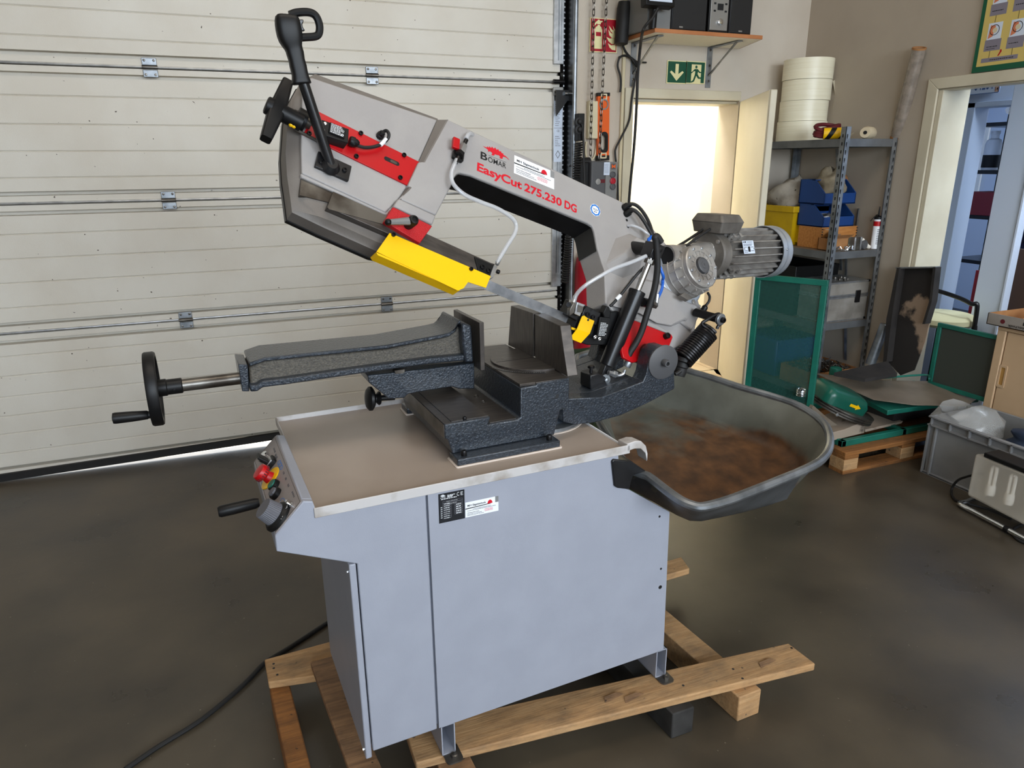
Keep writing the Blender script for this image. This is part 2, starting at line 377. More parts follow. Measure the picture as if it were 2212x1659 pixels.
# gate: four insulated sections, each with its pressed grooves
gate = struct(MB().box((-4, YD + .075, .075), (2.08, YD + .08, 3.35)).build('door_1', M_door))
def section(lines, z0, z1, edge0, edge1):
    # side profile of one section, swept along the gate
    d = .0032; P = [(YD + .05, z0), (YD + .006, z0), (YD + .006, z0 + .006)]
    P += [(YD + .006, z0 + edge0 - .012), (YD + .046, z0 + edge0 - .009), (YD + .046, z0 + edge0 + .007), (YD, z0 + edge0 + .010)]
    for z in lines: P += [(YD, z - .005), (YD + d, z - .0015), (YD + d * .3, z), (YD + d, z + .0015), (YD, z + .005)]
    P += [(YD, z1 - edge1 - .010), (YD + .046, z1 - edge1 - .007), (YD + .046, z1 - edge1 + .009), (YD + .006, z1 - edge1 + .012), (YD + .006, z1 - .006), (YD + .05, z1)]
    return MB().loft([(-4, y, z) for y, z in P], [(2.026, y, z) for y, z in P]).build('door_section', M_door, gate, ang=18)
zj = [.040, .799, 1.443, 2.088, 2.734, 3.37]
mb_l = [[.155, .262, .36, .465, .575, .68], [.93, 1.055, 1.175, 1.295], [1.565, 1.69, 1.815, 1.945], [2.21, 2.335, 2.46, 2.59], [2.86, 2.98, 3.1, 3.23]]
for i in range(5): section(mb_l[i], zj[i] + .002, zj[i + 1] - .002, .046 if i else .03, .046)
for z in zj[1:5]: MB().cyl((-4, YD + .004, z + .002), (1.985, YD + .004, z + .002), .006, n=10).build('joint_bead', M_alu, gate)
mb = MB(); mb.rings([[(x, YD - .012, a), (x, YD + .012, a), (x, YD + .012, a + .04), (x, YD - .012, a + .04)] for x, a in ((-4, .001), (-1.3, .002), (.1, .022), (1.99, .045))]); mb.build('bottom_seal', M_rubber, gate)
struct(MB().box((-4, YD + .02, -.05), (2.1, 9, .0006)).build('pavement', pm('sunlit_pavement', (196, 190, 178), .8)))
# hinges
def hinge(x, z):
    h = MB(); 
    h.box((x - .034, YD - .004, z + .010), (x + .034, YD + .007, z + .044)); h.box((x - .034, YD - .004, z - .046), (x + .034, YD + .007, z - .012))
    o = h.build('hinge', M_galv, gate, bevel=.002)
    MB().cyl((x - .036, YD - .004, z + .0), (x + .036, YD - .004, z), .009, n=14).build('hinge_barrel', M_steel, o)
    for dx in (-.022, .022):
        for dz in (.032, -.034): bolt((x + dx, YD - .004, z + dz), (0, -1, 0), .0065, .004, o, M_steel, 'rivet', False)
for px, z in ((324, 2.088), (804, 2.088), (365, 1.443), (402, .799), (836, .799)):
    pass
for x, z in ((((-0.2497,2.085))[0], 2.088), (((0.8672,2.0831))[0], 2.088), (((-0.2538,1.4392))[0], 1.443), (((-0.2577,0.7953))[0], .799), (((0.8705,0.7878))[0], .799)): hinge(x, z)
# edge stile, rail and bracket rollers
x0, x1 = ((1.9752,2.2872))[0], ((2.0403,2.2902))[0]
for i in range(1, 4):
    st = MB().box((x0, YD - .02, zj[i] + (.03 if i != 3 else .1)), (x1, YD + .0, zj[i + 1] - (.035 if i == 3 else .035))).build('edge_stile', M_alu, gate, bevel=.002)
    m = MB()
    for xx in (x0 + .028, (x0 + x1) / 2, x1 - .018): m.box((xx - .0015, YD - .022, zj[i] + .12), (xx + .0015, YD - .0195, zj[i + 1] - .15))
    m.build('stile_groove', M_galv, st)
    m = MB()
    for k in range(4):
        for xx in (x0 + .012, x1 - .01): m.cyl((xx, YD - .0205, zj[i + 1] - .08 - .035 * k), (xx, YD - .022, zj[i + 1] - .08 - .035 * k), .004, n=8)
    m.build('stile_hole', M_ink, st)
    MB().box((x0 - .004, YD - .024, zj[i + 1] - .08), (x1 - .002, YD - .018, zj[i + 1] - .03)).build('end_hinge', M_silv, st, bevel=.002)
    MB().cyl((x0 - .006, YD - .028, zj[i + 1]), (x1, YD - .028, zj[i + 1]), .013, n=14).build('hinge_barrel', M_bolt, st)
    for xx in (x0 + .01, (x0 + x1) / 2, x1 - .01): bolt((xx, YD - .024, zj[i + 1] - .055), (0, -1, 0), .009, .004, st, M_steel)
    MB().prism([(x0, zj[i + 1] - .20), (x1 + .01, zj[i + 1] - .11), (x1 + .04, zj[i + 1] - .11), (x1 + .04, zj[i + 1] - .05), (x0, zj[i + 1] - .05)], YD - .06, YD - .055, 'uz').build('roller_bracket', M_blackp, st)
    MB().cyl((x0 + .05, YD - .07, zj[i + 1] - .07), (x1 + .035, YD - .07, zj[i + 1] - .07), .011, n=14).build('roller', M_chrome, st)
fm = frame((x0 + .006, YD - .0205, 1.52), (1, 0, 0), (0, 0, 1)); zl = zj[3] - .115
lb = MB(frame((x0 + .003, YD - .0215, 1.62), (1, 0, 0), (0, 0, 1))).prism(rect(0, 0, x1 - x0 - .008, .36), 0, .0008).build('gate_label', M_plate, gate)
fm = frame((x0 + .003, YD - .0225, 1.62), (1, 0, 0), (0, 0, 1)); ww = x1 - x0 - .008
bars(fm, [(ww * (.15 + .085 * i), .20, .002, .0) for i in range(0)] + [(ww * .15, .335 - .011 * i, ww * random.uniform(.4, .7), .0035) for i in range(12)] + [(ww * .15, .15 - .011 * i, ww * random.uniform(.3, .65), .0035) for i in range(6)], M_greyink, lb)
text('CE', fm, ww * .3, .013, M_ink, lb, x=ww * .35, y=.178)
MB(fm).box((0, .2, 0), (ww, .202, .0004)).build('printed_line', M_greyink, lb)
MB(fm).holed([(ww * .5, .02), (ww * .8, .045), (ww * .5, .07), (ww * .2, .045)], [(ww * .5, .026), (ww * .73, .045), (ww * .5, .064), (ww * .27, .045)], 0, .0004).build('printed_diamond', M_greyink, lb)
xr0, xr1 = x1, ((2.0664,2.2805))[0]
tr = MB(); tr.box((xr0 + .0, YD - .02, 0), (xr0 + .004, YD + .06, 3.3)); tr.box((xr0, YD + .03, 0), (xr1, YD + .05, 3.3)); tr.box((xr1 - .006, 4.13, 0), (xr1, YD + .05, 3.3))
rail = tr.build('guide_rail', M_blackp, gate)
m = MB()
for i in range(95):
    z = .35 + i * .029; m.box((xr0 - .002, YD - .0215, z), (xr0 + .006, YD - .020, z + .009))
m.build('rail_slots', M_alu, rail)['kind'] = 'stuff'
MB().tube([(xr1 + .004, 4.125, 0), (xr1 + .004, 4.125, 3.3)], .014, 10, 0).build('rail_edge', M_galv, gate)
MB().box((xr1 + .018, 4.14, 0), (2.141, 4.30, 3.35)).build('jamb_profile', M_wall, gate)
# exit: head frame, jambs, leaf standing open, small vestibule behind
tf = MB(); tf.box((XO0 - .06, YA - .018, .1), (XO0, YA + .02, ZO + .06)); tf.box((XO0, YA - .018, ZO), (XO1, YA + .02, ZO + .06)); tf.box((XO0, YA + .02, .1), (XO0 + .025, YA + .22, ZO)); tf.box((XO0, YA + .02, ZO - .02), (XO1, YA + .22, ZO))
struct(tf.build('trim_1', M_frame, bevel=.004))
hx, hy = 3.352, YA - .02; fx, fy = ((2.943,2.0071))[0], 3.42
d_ = Vector((fx - hx, fy - hy, 0)); Ld = d_.length
lf = MB(frame((hx, hy, .105), d_, (0, 0, 1))); lf.box((0, 0, -.04), (Ld - .014, 1.895, 0)); leaf = struct(lf.build('door_2', M_cream, bevel=.003))
lf = MB(frame((hx, hy, .105), d_, (0, 0, 1))); lf.box((Ld - .014, 0, -.042), (Ld, 1.895, -.004)); lf.build('leaf_edge', M_frame, leaf, bevel=.006)
v_ = MB(); v_.box((XO0 - .6, 5.30, .1), (XO1 + .3, 5.36, 3.0)); v_.box((XO1 - .0, YA + .22, .1), (XO1 + .06, YA + .36, 3.0)); v_.box((XO1 + .24, YA + .22, .1), (XO1 + .3, 5.36, 3.0)); v_.box((XO0 - .6, YA + .22, .1), (XO0 - .54, 5.36, 3.0))
v_.box((XO0 - .6, YA + .22, 2.98), (XO1 + .3, 5.36, 3.04))
struct(v_.build('wall_hall', M_creamw))
vf = MB(); vf.prism([(2.42, YA), (3.33, YA), (3.02, 3.56), (2.42, 3.56)], 0, .1)  # pale landing added where the exit's light spills on the room floor
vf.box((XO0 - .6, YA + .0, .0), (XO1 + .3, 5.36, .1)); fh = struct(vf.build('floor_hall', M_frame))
for i in range(4):
    for k in range(4):
        x = XO0 - .1 + i * .3; y = YA + .005 + k * .3; MB().box((x, y, .1), (x + .296, y + .296, .104)).build('tile', M_tile, fh)
for i in range(3):  # landing tiles, their pale colour stands in for the spilled light
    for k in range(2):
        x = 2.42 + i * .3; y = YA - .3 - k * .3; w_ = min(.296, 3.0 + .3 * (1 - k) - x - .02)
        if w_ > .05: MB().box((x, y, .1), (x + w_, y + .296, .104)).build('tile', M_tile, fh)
# right wall with the wide doorway to the office
YW0, YW1, ZW = 3.12, .6, 2.0
w_ = MB(); w_.box((XB, YW0, 0), (XB + .22, YA + .1, 4.4)); w_.box((XB, YW1, ZW), (XB + .10, YW0, 4.4)); w_.box((XB + .10, YW1, 2.14), (XB + .22, YW0, 4.4)); w_.box((XB, -4, 0), (XB + .22, YW1, 4.4))
struct(w_.build('wall_right', M_wallb))
t2 = MB(); t2.prism([(YW0, 0), (YW0 + .068, 0), (YW0 + .068, ZW + .06), (YW0, ZW)], XB - .014, XB, 'vz'); t2.prism([(YW0 + .068, ZW + .06), (YW1, ZW + .06), (YW1, ZW), (YW0, ZW)], XB - .014, XB, 'vz')
t2.box((XB, YW0 - .03, 0), (XB + .22, YW0, ZW - .001)); t2.box((XB + .101, YW0 - .03, ZW - .002), (XB + .22, YW0, ZW + .14)); t2.box((XB, YW1, ZW - .008), (XB + .10, YW0, ZW))
struct(t2.build('trim_2', M_frame, bevel=.003))
# office beyond
ow = MB(); ow.box((XB + .22, 5.9, 0), (8, 6.0, 3.0)); ow.box((7.6, -.5, 0), (7.7, 5.9, 3.0)); ow.box((XB + .22, -.6, 0), (8, -.5, 3)); ow.box((XB + .12, YA + .1, 0), (XB + .22, 5.9, 3.0)); ow.box((XB + .1, -.6, 2.95), (8, 6, 3.05))
ow.box((4.75, 3.50, 0), (4.85, 5.9, 3)); ow.box((4.75, 2.6, 1.955), (4.85, 3.50, 3)); ow.box((4.75, -.5, 0), (4.85, 3.0, 3))
struct(ow.build('wall_office', M_bluewall))
struct(MB().box((XB + .1, -.6, -.2), (8, 6, -.003)).build('floor_office', M_officefloor))
# ================================================================ the bandsaw
saw = thing('bandsaw', 'grey metal bandsaw with raised saw arm and red plates standing on the wooden skid', 'bandsaw', (1.0779,1.4855,0), 0.05463)
# ---- cabinet
mb = MB(); mb.prism([(-.885, .218), (-.004, .218), (-.004, .625), (-.2, .625), (-.2, .887), (-.885, .887)], .014, .45, 'uz')
cab = mb.build('cabinet', M_paint, saw)
MB().prism([(-.889, .214), (-.7195, .214), (-.7195, .888), (-.966, .888), (-.972, .926), (-.992, .931), (-1.057, .864), (-1.058, .826), (-.896, .753), (-.889, .75)], 0, .014, 'uz').build('front_panel', M_paint, cab, bevel=.0025)
MB().prism([(-.7145, .214), (0, .214)]+[(-0.0112,0.6796),(-0.1495,0.7765),(-0.1841,0.7934),(-0.1911,0.8855)]+[(-.172, .888), (-.7145, .888)], 0, .014, 'uz').build('front_panel', M_paint, cab, bevel=.0025)
mb = MB(); mb.box((-.908, .0, .196), (-.892, .448, .752)); sd = mb.build('side_door', M_paint, cab, bevel=.003)
for z in (.725, .214): bolt((-.908, .018, z), (-1, 0, 0), .004, .003, cab, M_chrome, 'screw', False)
for r_, px in zip((.0035, .0035, .006), [(-0.046,-0.0005,0.6737),(-0.0296,-0.0005,0.5024),(-0.0281,-0.0005,0.441)]): MB().cyl(px, Vector(px) + Vector((0, .006, 0)), r_, n=14).build('panel_hole', M_ink, cab)
# control housing on the left end
mb = MB(); mb.prism([(-.889, .756), (-.889, .887), (-.966, .887), (-.972, .926), (-.992, .931), (-1.057, .864), (-1.058, .826), (-.9, .756)], .0145, .43, 'uz')
ctl = mb.build('control_housing', M_paint, saw, bevel=.002)
KO = Vector((-1.057, 0, .864)); KY = Vector((.065, 0, .067)).normalized(); KX = Vector((0, 1, 0)); KN = Vector((-KY.z, 0, KY.x))
KM = Matrix(((KX.x, KY.x, KN.x, KO.x), (KX.y, KY.y, KN.y, KO.y), (KX.z, KY.z, KN.z, KO.z), (0, 0, 0, 1)))
M_ctl = pm('control_face', (140, 132, 130), .45)
flat(KM, rrect(.004, .003, .426, .09, .004), M_ctl, ctl, 'control_face', .0016)
mb = MB(KM)
for a, b, c, d in ((.008, .006, .422, .0066), (.008, .0864, .422, .087), (.008, .006, .0086, .087), (.4214, .006, .422, .087)): mb.box((a, b, .0016), (c, d, .0019))
mb.build('printed_border', M_ink, ctl)
def K(a, b, n=.0016): return KM @ Vector((a, b, n))
bars(KM, [(.30, .068, .03, .006), (.34, .07, .03, .005), (.19, .072, .014, .005), (.155, .072, .014, .005), (.115, .072, .014, .005), (.05, .076, .03, .004)], M_greyink, ctl, thick=.0020)
mb = MB(KM)
for i in range(3): mb.holed(circ(.268 - .0 - i * .016, .073, .010, 16, .006), circ(.268 - i * .016, .073, .008, 16, .0045), .0017, .002)
mb.holed(circ(.085, .045, .018, 20, .008), circ(.085, .045, .0165, 20, .007), .0017, .002)
mb.build('printed_symbol', M_blueink, ctl)
# switches, buttons
def knob_at(name, a, b, prof, mat, parent=ctl, n=20):
    return MB().lathe(prof, K(a, b), KN, n).build(name, mat, parent)
a, b = (0.3714,0.0395)
s1 = knob_at('selector_switch', a, b, [(.016, 0), (.016, .010), (.014, .012), (.012, .012)], M_chrome)
fm = frame(K(a, b, .012), KX * .8 + KY * .6, KY * .8 - KX * .6); mb = MB(fm); mb.loft([(x, y, 0) for x, y in rrect(-.017, -.006, .017, .006, .004)], [(x, y, .02) for x, y in rrect(-.015, -.0035, .015, .0035, .003)]); mb.build('switch_lever', M_black, s1, bevel=.001)
a, b = (0.3049,0.05)
s2 = MB(KM @ Matrix.Translation((a, b, .0016))).prism(rrect(-.018, -.018, .018, .018, .005), 0, .010).build('key_switch', M_black, ctl, bevel=.001)
MB(KM @ Matrix.Translation((a, b, .0116))).prism(rrect(-.013, -.013, .013, .013, .003), 0, .003).build('switch_plate', M_alu, s2)
MB(KM @ Matrix.Translation((a, b, .0146))).loft([(x, y, 0) for x, y in rrect(-.015, -.006, .015, .006, .003)], [(x, y, .028) for x, y in rrect(-.016, -.004, .016, .004, .003)]).build('switch_lever', M_black, s2, bevel=.001)
a, b = (0.2433,0.0355)
es = knob_at('emergency_stop', a, b, [(.030, 0), (.030, .002), (.016, .002), (.013, .014), (.020, .02), (.021, .03), (.019, .036), (.008, .038), (.0004, .038)], M_red, n=28)
knob_at('yellow_ring', a, b, [(.031, 0), (.031, .0024), (.028, .003)], M_yel, es, 28)
mb = MB()
for i in range(20):
    t = 2 * PI * i / 20; p = K(a, b, .025) + (KX * math.cos(t) + KY * math.sin(t)) * .0208; q = (KX * math.cos(t) + KY * math.sin(t)); mb.cyl(p - KN * .004, p + KN * .004, .0014, n=6)
mb.build('grip_groove', M_maroon, es)
a, b = (0.1819,0.0417)
gb = knob_at('start_button', a, b, [(.015, 0), (.015, .010), (.0125, .012), (.0125, .010)], M_black)
knob_at('button_cap', a, b, [(.012, .010), (.0118, .0145), (.0004, .015)], M_green, gb)
a, b = (0.1415,0.0383)
gb = knob_at('indicator_button', a, b, [(.015, 0), (.015, .010), (.0125, .012), (.0125, .010)], M_black)
knob_at('button_cap', a, b, [(.0118, .010), (.0112, .016), (.0004, .018)], M_greyink, gb, 8)
a, b = (0.0429,0.0256)
dial = knob_at('speed_dial', a, b, [(.036, 0), (.036, .006), (.031, .012), (.030, .013)], M_black, n=36)
mb = MB(); R = []
for h, r in ((.012, .026), (.045, .022)):
    R.append([K(a, b, h) + (KX * math.cos(2 * PI * i / 72) + KY * math.sin(2 * PI * i / 72)) * (r + (.0009 if i % 2 else 0)) for i in range(72)])
mb.rings(R); mb.build('ribbed_knob', M_greyink, dial, ang=20)
for i, tx in enumerate(('1', '2', '3', '4')):
    t = math.radians(58 - 52 * i); rad = -KX * math.sin(t) * -1 + KY * math.cos(t); rad = (KX * -math.sin(math.radians(-70 + 44 * i)) + KY * math.cos(math.radians(-70 + 44 * i)))
    tang = KN.cross(rad); tang.normalize(); o = K(a, b, .0098) + rad * .0322
    fm = frame(o, -tang, rad); text(tx, fm, .0045, .0065, M_inkw, dial, 'numeral', .02, thick=.0006)
    mb = MB(fm); mb.box((.0075, -.001, .0003), (.0083, .0065, .0008)); mb.build('tick_mark', M_inkw, dial)
a, b = (0.0295,0.065)
knob_at('toggle_switch', a, b, [(.006, 0), (.006, .004), (.0035, .005), (.003, .013), (.0022, .014)], M_chrome)
p = Vector((-1.0705,0.17,0.868)); MB().lathe([(.010, 0), (.013, .01), (.014, .06), (.0135, .085), (.011, .09)], p, (-1, 0, -.05), 18).build('side_handle', M_black, ctl)
# plates on the front panel
fm, w, h = qframe((-0.6898,-0.0002,0.8817), (-0.6245,-0.0002,0.881), (-0.6899,-0.0002,0.8056))
lb = flat(fm, rect(0, 0, w, h), M_label, cab, 'rating_plate', .0007)
bars(fm, [(w * .34, h * .90, w * .3, .002), (w * .34, h * .87, w * .22, .002), (w * .34, h * .84, w * .18, .002), (w * .1, h * .795, w * .6, .0022)] + [(w * .2, h * (.62 - .07 * i), w * .22, .0022) for i in range(8)] + [(w * .66, h * (.53 - .075 * i), w * .2, .0022) for i in range(5)] + [(w * .07, h * (.52 - .07 * i), w * .06, .0018) for i in range(6)], M_inkw, lb, thick=.0010)
mb = MB(fm); t_ = .0007
def outline(x0, y0, x1, y1): 
    for r_ in ((x0, y0, x1, y0 + t_), (x0, y1 - t_, x1, y1), (x0, y0, x0 + t_, y1), (x1 - t_, y0, x1, y1)): mb.box((r_[0], r_[1], .0007), (r_[2], r_[3], .0010))
for i in range(2): outline(w * .15, h * (.66 - .075 * i), w * .92, h * (.73 - .075 * i))
for i in range(6): outline(w * .15, h * (.51 - .075 * i), w * .48, h * (.58 - .075 * i))
for i in range(5): outline(w * .6, h * (.51 - .075 * i), w * .92, h * (.58 - .075 * i))
mb.build('printed_table', M_greyink, lb)
text('EasyCut 275.230 DG', fm, w * .42, h * .032, M_inkw, lb, x=w * .3, y=h * .685, thick=.0011)
text('Bandsaw Manual', fm, w * .36, h * .03, M_inkw, lb, x=w * .32, y=h * .61, thick=.0011)
text('C', fm, w * .09, h * .12, M_inkw, lb, x=w * .70, y=h * .83, thick=.0011); text('E', fm, w * .09, h * .12, M_inkw, lb, x=w * .85, y=h * .83, thick=.0011)
STEG = [(0, .62), (.04, .60), (.10, .60), (.16, .64), (.15, .74), (.22, .68), (.23, .82), (.30, .73), (.33, .90), (.40, .77), (.45, .95), (.50, .78), (.57, .90), (.60, .74), (.68, .80), (.69, .66), (.77, .68), (.76, .56), (.84, .54), (.92, .44), (1, .30), (.94, .33), (.90, .40), (.82, .42), (.74, .36), (.75, .20), (.70, .12), (.62, .12), (.65, .24), (.60, .34), (.52, .30), (.44, .30), (.43, .16), (.38, .10), (.31, .10), (.35, .22), (.33, .34), (.26, .38), (.22, .30), (.18, .30), (.20, .42), (.14, .50), (.06, .54)]
def stego(fm, x, y, w, h, mat, parent, thick=.0004): return flat(fm @ Matrix.Translation((x, y, thick)), [(px * w, py * h) for px, py in STEG], mat, parent, 'dinosaur_emblem', .0003)
stego(fm, w * .06, h * .86, w * .22, h * .12, M_inkw, lb, .0008); text('BOMAR', fm, w * .2, h * .03, M_inkw, lb, x=w * .07, y=h * .845, thick=.0011)
def sticker(fm, w, h, parent):
    st = flat(fm, rect(0, 0, w, h), M_white, parent, 'dealer_sticker', .0005)
    flat(fm, rect(w * .9, h * .62, w, h), M_greyp, st, 'printed_corner', .0008)
    mb = MB(fm); mb.prism([(0, h * .54), (w * .78, h * .60), (w * .72, h * .64), (0, h * .60)], .0005, .0008); mb.build('printed_wedge', M_ink, st)
    flat(fm @ Matrix.Translation((0, 0, .0007)), [(w * .74 + w * .075 * math.cos(PI * i / 12), h * .63 + h * .24 * math.sin(PI * i / 12)) for i in range(13)], M_redink, st, 'printed_saw_blade', .0003)
    text('MH Sägetechnik', fm, w * .56, h * .17, M_ink, st, bold=.02, x=w * .06, y=h * .66, thick=.0009)
    bars(fm, [(w * .24, h * .47, w * .52, h * .03), (w * .05, h * .40, w * .86, h * .03), (w * .05, h * .26, w * .36, h * .035), (w * .05, h * .17, w * .44, h * .03), (w * .05, h * .09, w * .5, h * .03)], M_ink, st, thick=.0008)
    bars(fm, [(w * .58, h * .31, w * .24, h * .03), (w * .56, h * .24, w * .27, h * .03), (w * .58, h * .17, w * .24, h * .03)], M_redink, st, thick=.0008)
    return st
fm, w, h = qframe((-0.6226,-0.0002,0.8453), (-0.536,-0.0002,0.8446), (-0.623,-0.0002,0.8057))
sticker(fm, w, h, cab)
# feet
def foot(u):
    mb = MB(); t = .003
    for a, b in ((u - .019, u - .016), (u + .016, u + .019)): mb.box((a, .0, .122), (b, .40, .2165))
    mb.box((u - .019, 0, .2135), (u + .019, .40, .2165)); mb.box((u - .019, 0, .1215), (u + .019, .40, .1245))
    f = mb.build('foot', M_paint, saw)
    q = MB(); q.prism(rrect(u - .016, -.035, u + .03, .03, .012), .1175, .1215); q.build('foot_plate', M_steel, f)
    bolt((u + .010, -.016, .1215), (0, 0, 1), .009, .008, f, M_steel, 'anchor_bolt', False)
foot(-.006); foot(-.69)
# ---- tray table
mb = MB(); mb.box((-.968, 0, .888), (-.161, .628, .897)); tr = mb.build('tray', M_tray, saw)
mb = MB(); mb.box((-.972, -.004, .887), (-.158, .0, .911)); mb.box((-.972, .628, .887), (-.158, .632, .911)); mb.box((-.972, 0, .887), (-.968, .628, .911))
mb.build('tray_rim', M_traylip, tr, bevel=.0015)
mb = MB(); mb.box((-.164, .02, .887), (-.1605, .628, .902)); mb.build('tray_edge', M_white, tr)
sp = [(-0.1673,-0.004,0.9036),(-0.1428,-0.004,0.907),(-0.1236,-0.004,0.9035),(-0.1079,-0.004,0.8873),(-0.1004,-0.004,0.8618)]
mb = MB(); R = []
for p in sp:
    p = Vector(p); R.append([p + Vector((0, a, b)) for a, b in ((0, -.010), (0, .012), (.045, .008), (.045, -.010))])
mb.rings(R); mb.build('drain_spout', M_traylip, tr, bevel=.002)
mb = MB(); mb.prism([(0.1594,0.7838),(-0.1475,0.021),(-0.1505,0.0075),(-0.235,0.0489)], .8975, .8985); 
# black chute bracket at the right end
mb = MB(); mb.prism([(-0.2147,0.8751),(-0.2089,0.8806),(-0.1537,0.8651),(-0.1038,0.8252),(-0.1453,0.8222),(-0.1557,0.7826),(-0.1931,0.7943),(-0.2036,0.8022)], -.0065, .10, 'uz'); mb.build('chute_bracket', M_blackp, saw, bevel=.003)
# ---- vise
mb = MB()
mb.prism([(-.604, .918), (-.615, .959), (-.622, .961), (-.622, 1.0), (-.497, 1.0), (-.506, .980), (-.422, .980), (-.412, .985), (-.412, 1.065), (-.367, 1.066), (-.365, 1.072), (-.268, 1.073), (-.268, .988), (-.295, .986), (-.312, .918)], .13, .535, 'uz')
vb = mb.build('vise_base', M_hammer, saw, bevel=.003)
for v0, v1 in ((.089, .15), (.515, .575)):
    MB().box((-.606, v0, .899), (-.316, v1, .918)).build('base_flange', M_hammer, vb, bevel=.003)
    MB().prism(rrect(-.611, v0 - .005, -.311, v1 + .005, .006), .8965, .9005).build('sealant_bead', M_sealant, vb, bevel=.001)
for px in [(-0.5812,0.1084,0.918),(-0.3402,0.1065,0.918)]: bolt(px, (0, 0, 1), .0075, .014, vb)
for px in [(-0.5642,0.1411,1)]: bolt(px, (0, 0, 1), .005, .008, vb)
for px in [(-0.4457,0.3544,0.981),(-0.4456,0.3026,0.981)]: bolt(px, (0, 0, 1), .0075, .002, vb, M_steel)
MB().prism([(-.60, .14), (-.5, .14), (-.5, .53), (-.60, .53)], 1.0, 1.0012).build('slide_way', M_dsteel, vb)
MB().prism([(-.622, .133), (-.602, .133), (-.602, .53), (-.622, .53)], 1.0, 1.0008).build('slide_way', M_dsteel, vb)
MB().prism([(-.495, .14), (-.42, .14), (-.42, .53), (-.495, .53)], .980, .9812).build('vise_floor', M_dsteel, vb)
MB().prism([(-.6235, .133), (-.622, .133), (-.622, .53), (-.6235, .53)], .962, .9985).build('slide_face', M_steel, vb)
bt = MB().prism([(-.411, .137), (-.366, .137), (-.366, .133), (-.269, .133), (-.269, .535), (-.345, .54), (-.411, .43)], 1.066, 1.0735).build('saw_bed', M_dsteel, vb, bevel=.001)
mb = MB(); mb.cyl((-0.3073,0.1295,1.0288), (-0.3016,0.14,1.0248), .0065, n=18); mb.build('bed_hole', M_ink, vb)
disc = [(-.275 + .122 * math.cos(t), .335 + .122 * math.sin(t)) for t in [math.radians(86 + 188 * i / 40) for i in range(41)]]
td = MB().prism(disc, 1.070, 1.0785).build('turntable_disc', M_dsteel, saw, bevel=.001)
MB().prism(rrect(-.388, .3385, -.268, .3405, .0009), 1.0786, 1.0789).build('blade_slot', M_ink, td)
mb = MB()
for px in [(-0.3557,0.3696,1.0786),(-0.3557,0.2769,1.0786)]: mb.cyl(px, Vector(px) + Vector((0, 0, .0004)), .0045, n=14)
mb.build('disc_hole', M_steel, td)
arc = [math.radians(a) for a in range(190, 262, 4)]
MB().prism([(-.275 + .143 * math.cos(t), .335 + .143 * math.sin(t)) for t in arc] + [(-.275 + .131 * math.cos(t), .335 + .131 * math.sin(t)) for t in arc[::-1]], 1.0736, 1.0742).build('scale_plate', M_bolt, vb)
mb = MB()
for i in range(26):
    t = math.radians(194 + 64 * i / 25); l = .006 if i % 5 == 0 else .0035; c, s_ = math.cos(t), math.sin(t)
    p = Vector((-.275 + .1325 * c, .335 + .1325 * s_, 1.0743)); q = Vector((-.275 + (.1325 + l) * c, .335 + (.1325 + l) * s_, 1.0743)); n_ = Vector((-s_, c, 0)) * .0004
    mb.add([p - n_, p + n_, q + n_, q - n_], [(0, 1, 2, 3)])
mb.build('scale_tick', M_inkw, vb)
MB().prism(rrect(-.262, .205, -.192, .30, .02), 1.058, 1.0725).build('turntable_lug', M_dsteel, saw, bevel=.001)
MB().prism([(.333, 1.0785), (.141, 1.0735), (.185, 1.203), (.334, 1.207)], -.268, -.236, 'vz').build('fixed_jaw', M_dsteel, saw, bevel=.0015)
MB().prism([(.345, 1.0785), (.52, 1.0735), (.497, 1.203), (.345, 1.207)], -.268, -.24, 'vz').build('fixed_jaw', M_dsteel, saw, bevel=.0015)
# moving jaw on its long arm
mj = MB().prism([(.314, 1.068), (.516, 1.068), (.516, 1.204), (.314, 1.204)], -.447, -.434, 'vz').build('moving_jaw', M_dsteel, saw, bevel=.0012)
mb = MB()
top = [(-1.0433,1.1435),(-1.0047,1.1552),(-0.6947,1.1477)]+[(-0.5355,1.1617),(-0.5158,1.1665),(-0.499,1.1773),(-0.4852,1.1979),(-0.472,1.1991)]
bot = [(-0.4754,1.0847),(-0.6781,1.0947),(-0.7693,1.0912)]+[(-0.9633,1.0894),(-1.0202,1.0876),(-1.0304,1.0789),(-1.0473,1.0796)]
mb.prism(top + bot, .36, .475, 'uz'); arm = mb.build('vise_arm', M_rough, saw, bevel=.005)
u1 = top[-1][0]
topf = [(-1.0432,1.1568),(-1.0052,1.1661),(-0.6979,1.1621)]+[(-0.5404,1.1739),(-0.521,1.1765),(-0.5044,1.1872),(-0.494,1.2064),(-0.4874,1.2089)]
tb = [(a, b - .010) for a, b in topf[::-1]]
MB().prism(topf + tb, .35, .488, 'uz').build('arm_flange', M_hammer, arm, bevel=.003)
bf = [(-1.049,1.0861),(-1.0323,1.0851),(-1.0191,1.0932),(-0.9698,1.0927)]+[(-0.7749,1.0965),(-0.6851,1.0974),(-0.5854,1.0986),(-0.4615,1.0951)]
MB().prism(bf + [(a, b + .017) for a, b in bf[::-1]], .338, .50, 'uz').build('arm_flange', M_hammer, arm, bevel=.004)
MB().prism([(-0.4913,1.205),(-0.4638,1.1944),(-0.46,1.0891),(-0.485,1.0922),(-0.4915,1.1472)], .33, .505, 'uz').build('jaw_block', M_hammer, arm, bevel=.006)
MB().prism([(-1.0678,1.1537),(-1.0458,1.1498),(-1.0495,1.0803),(-1.0664,1.0831),(-1.0666,1.1093)], .362, .472, 'uz').build('arm_end_plate', M_hammer, arm, bevel=.002)
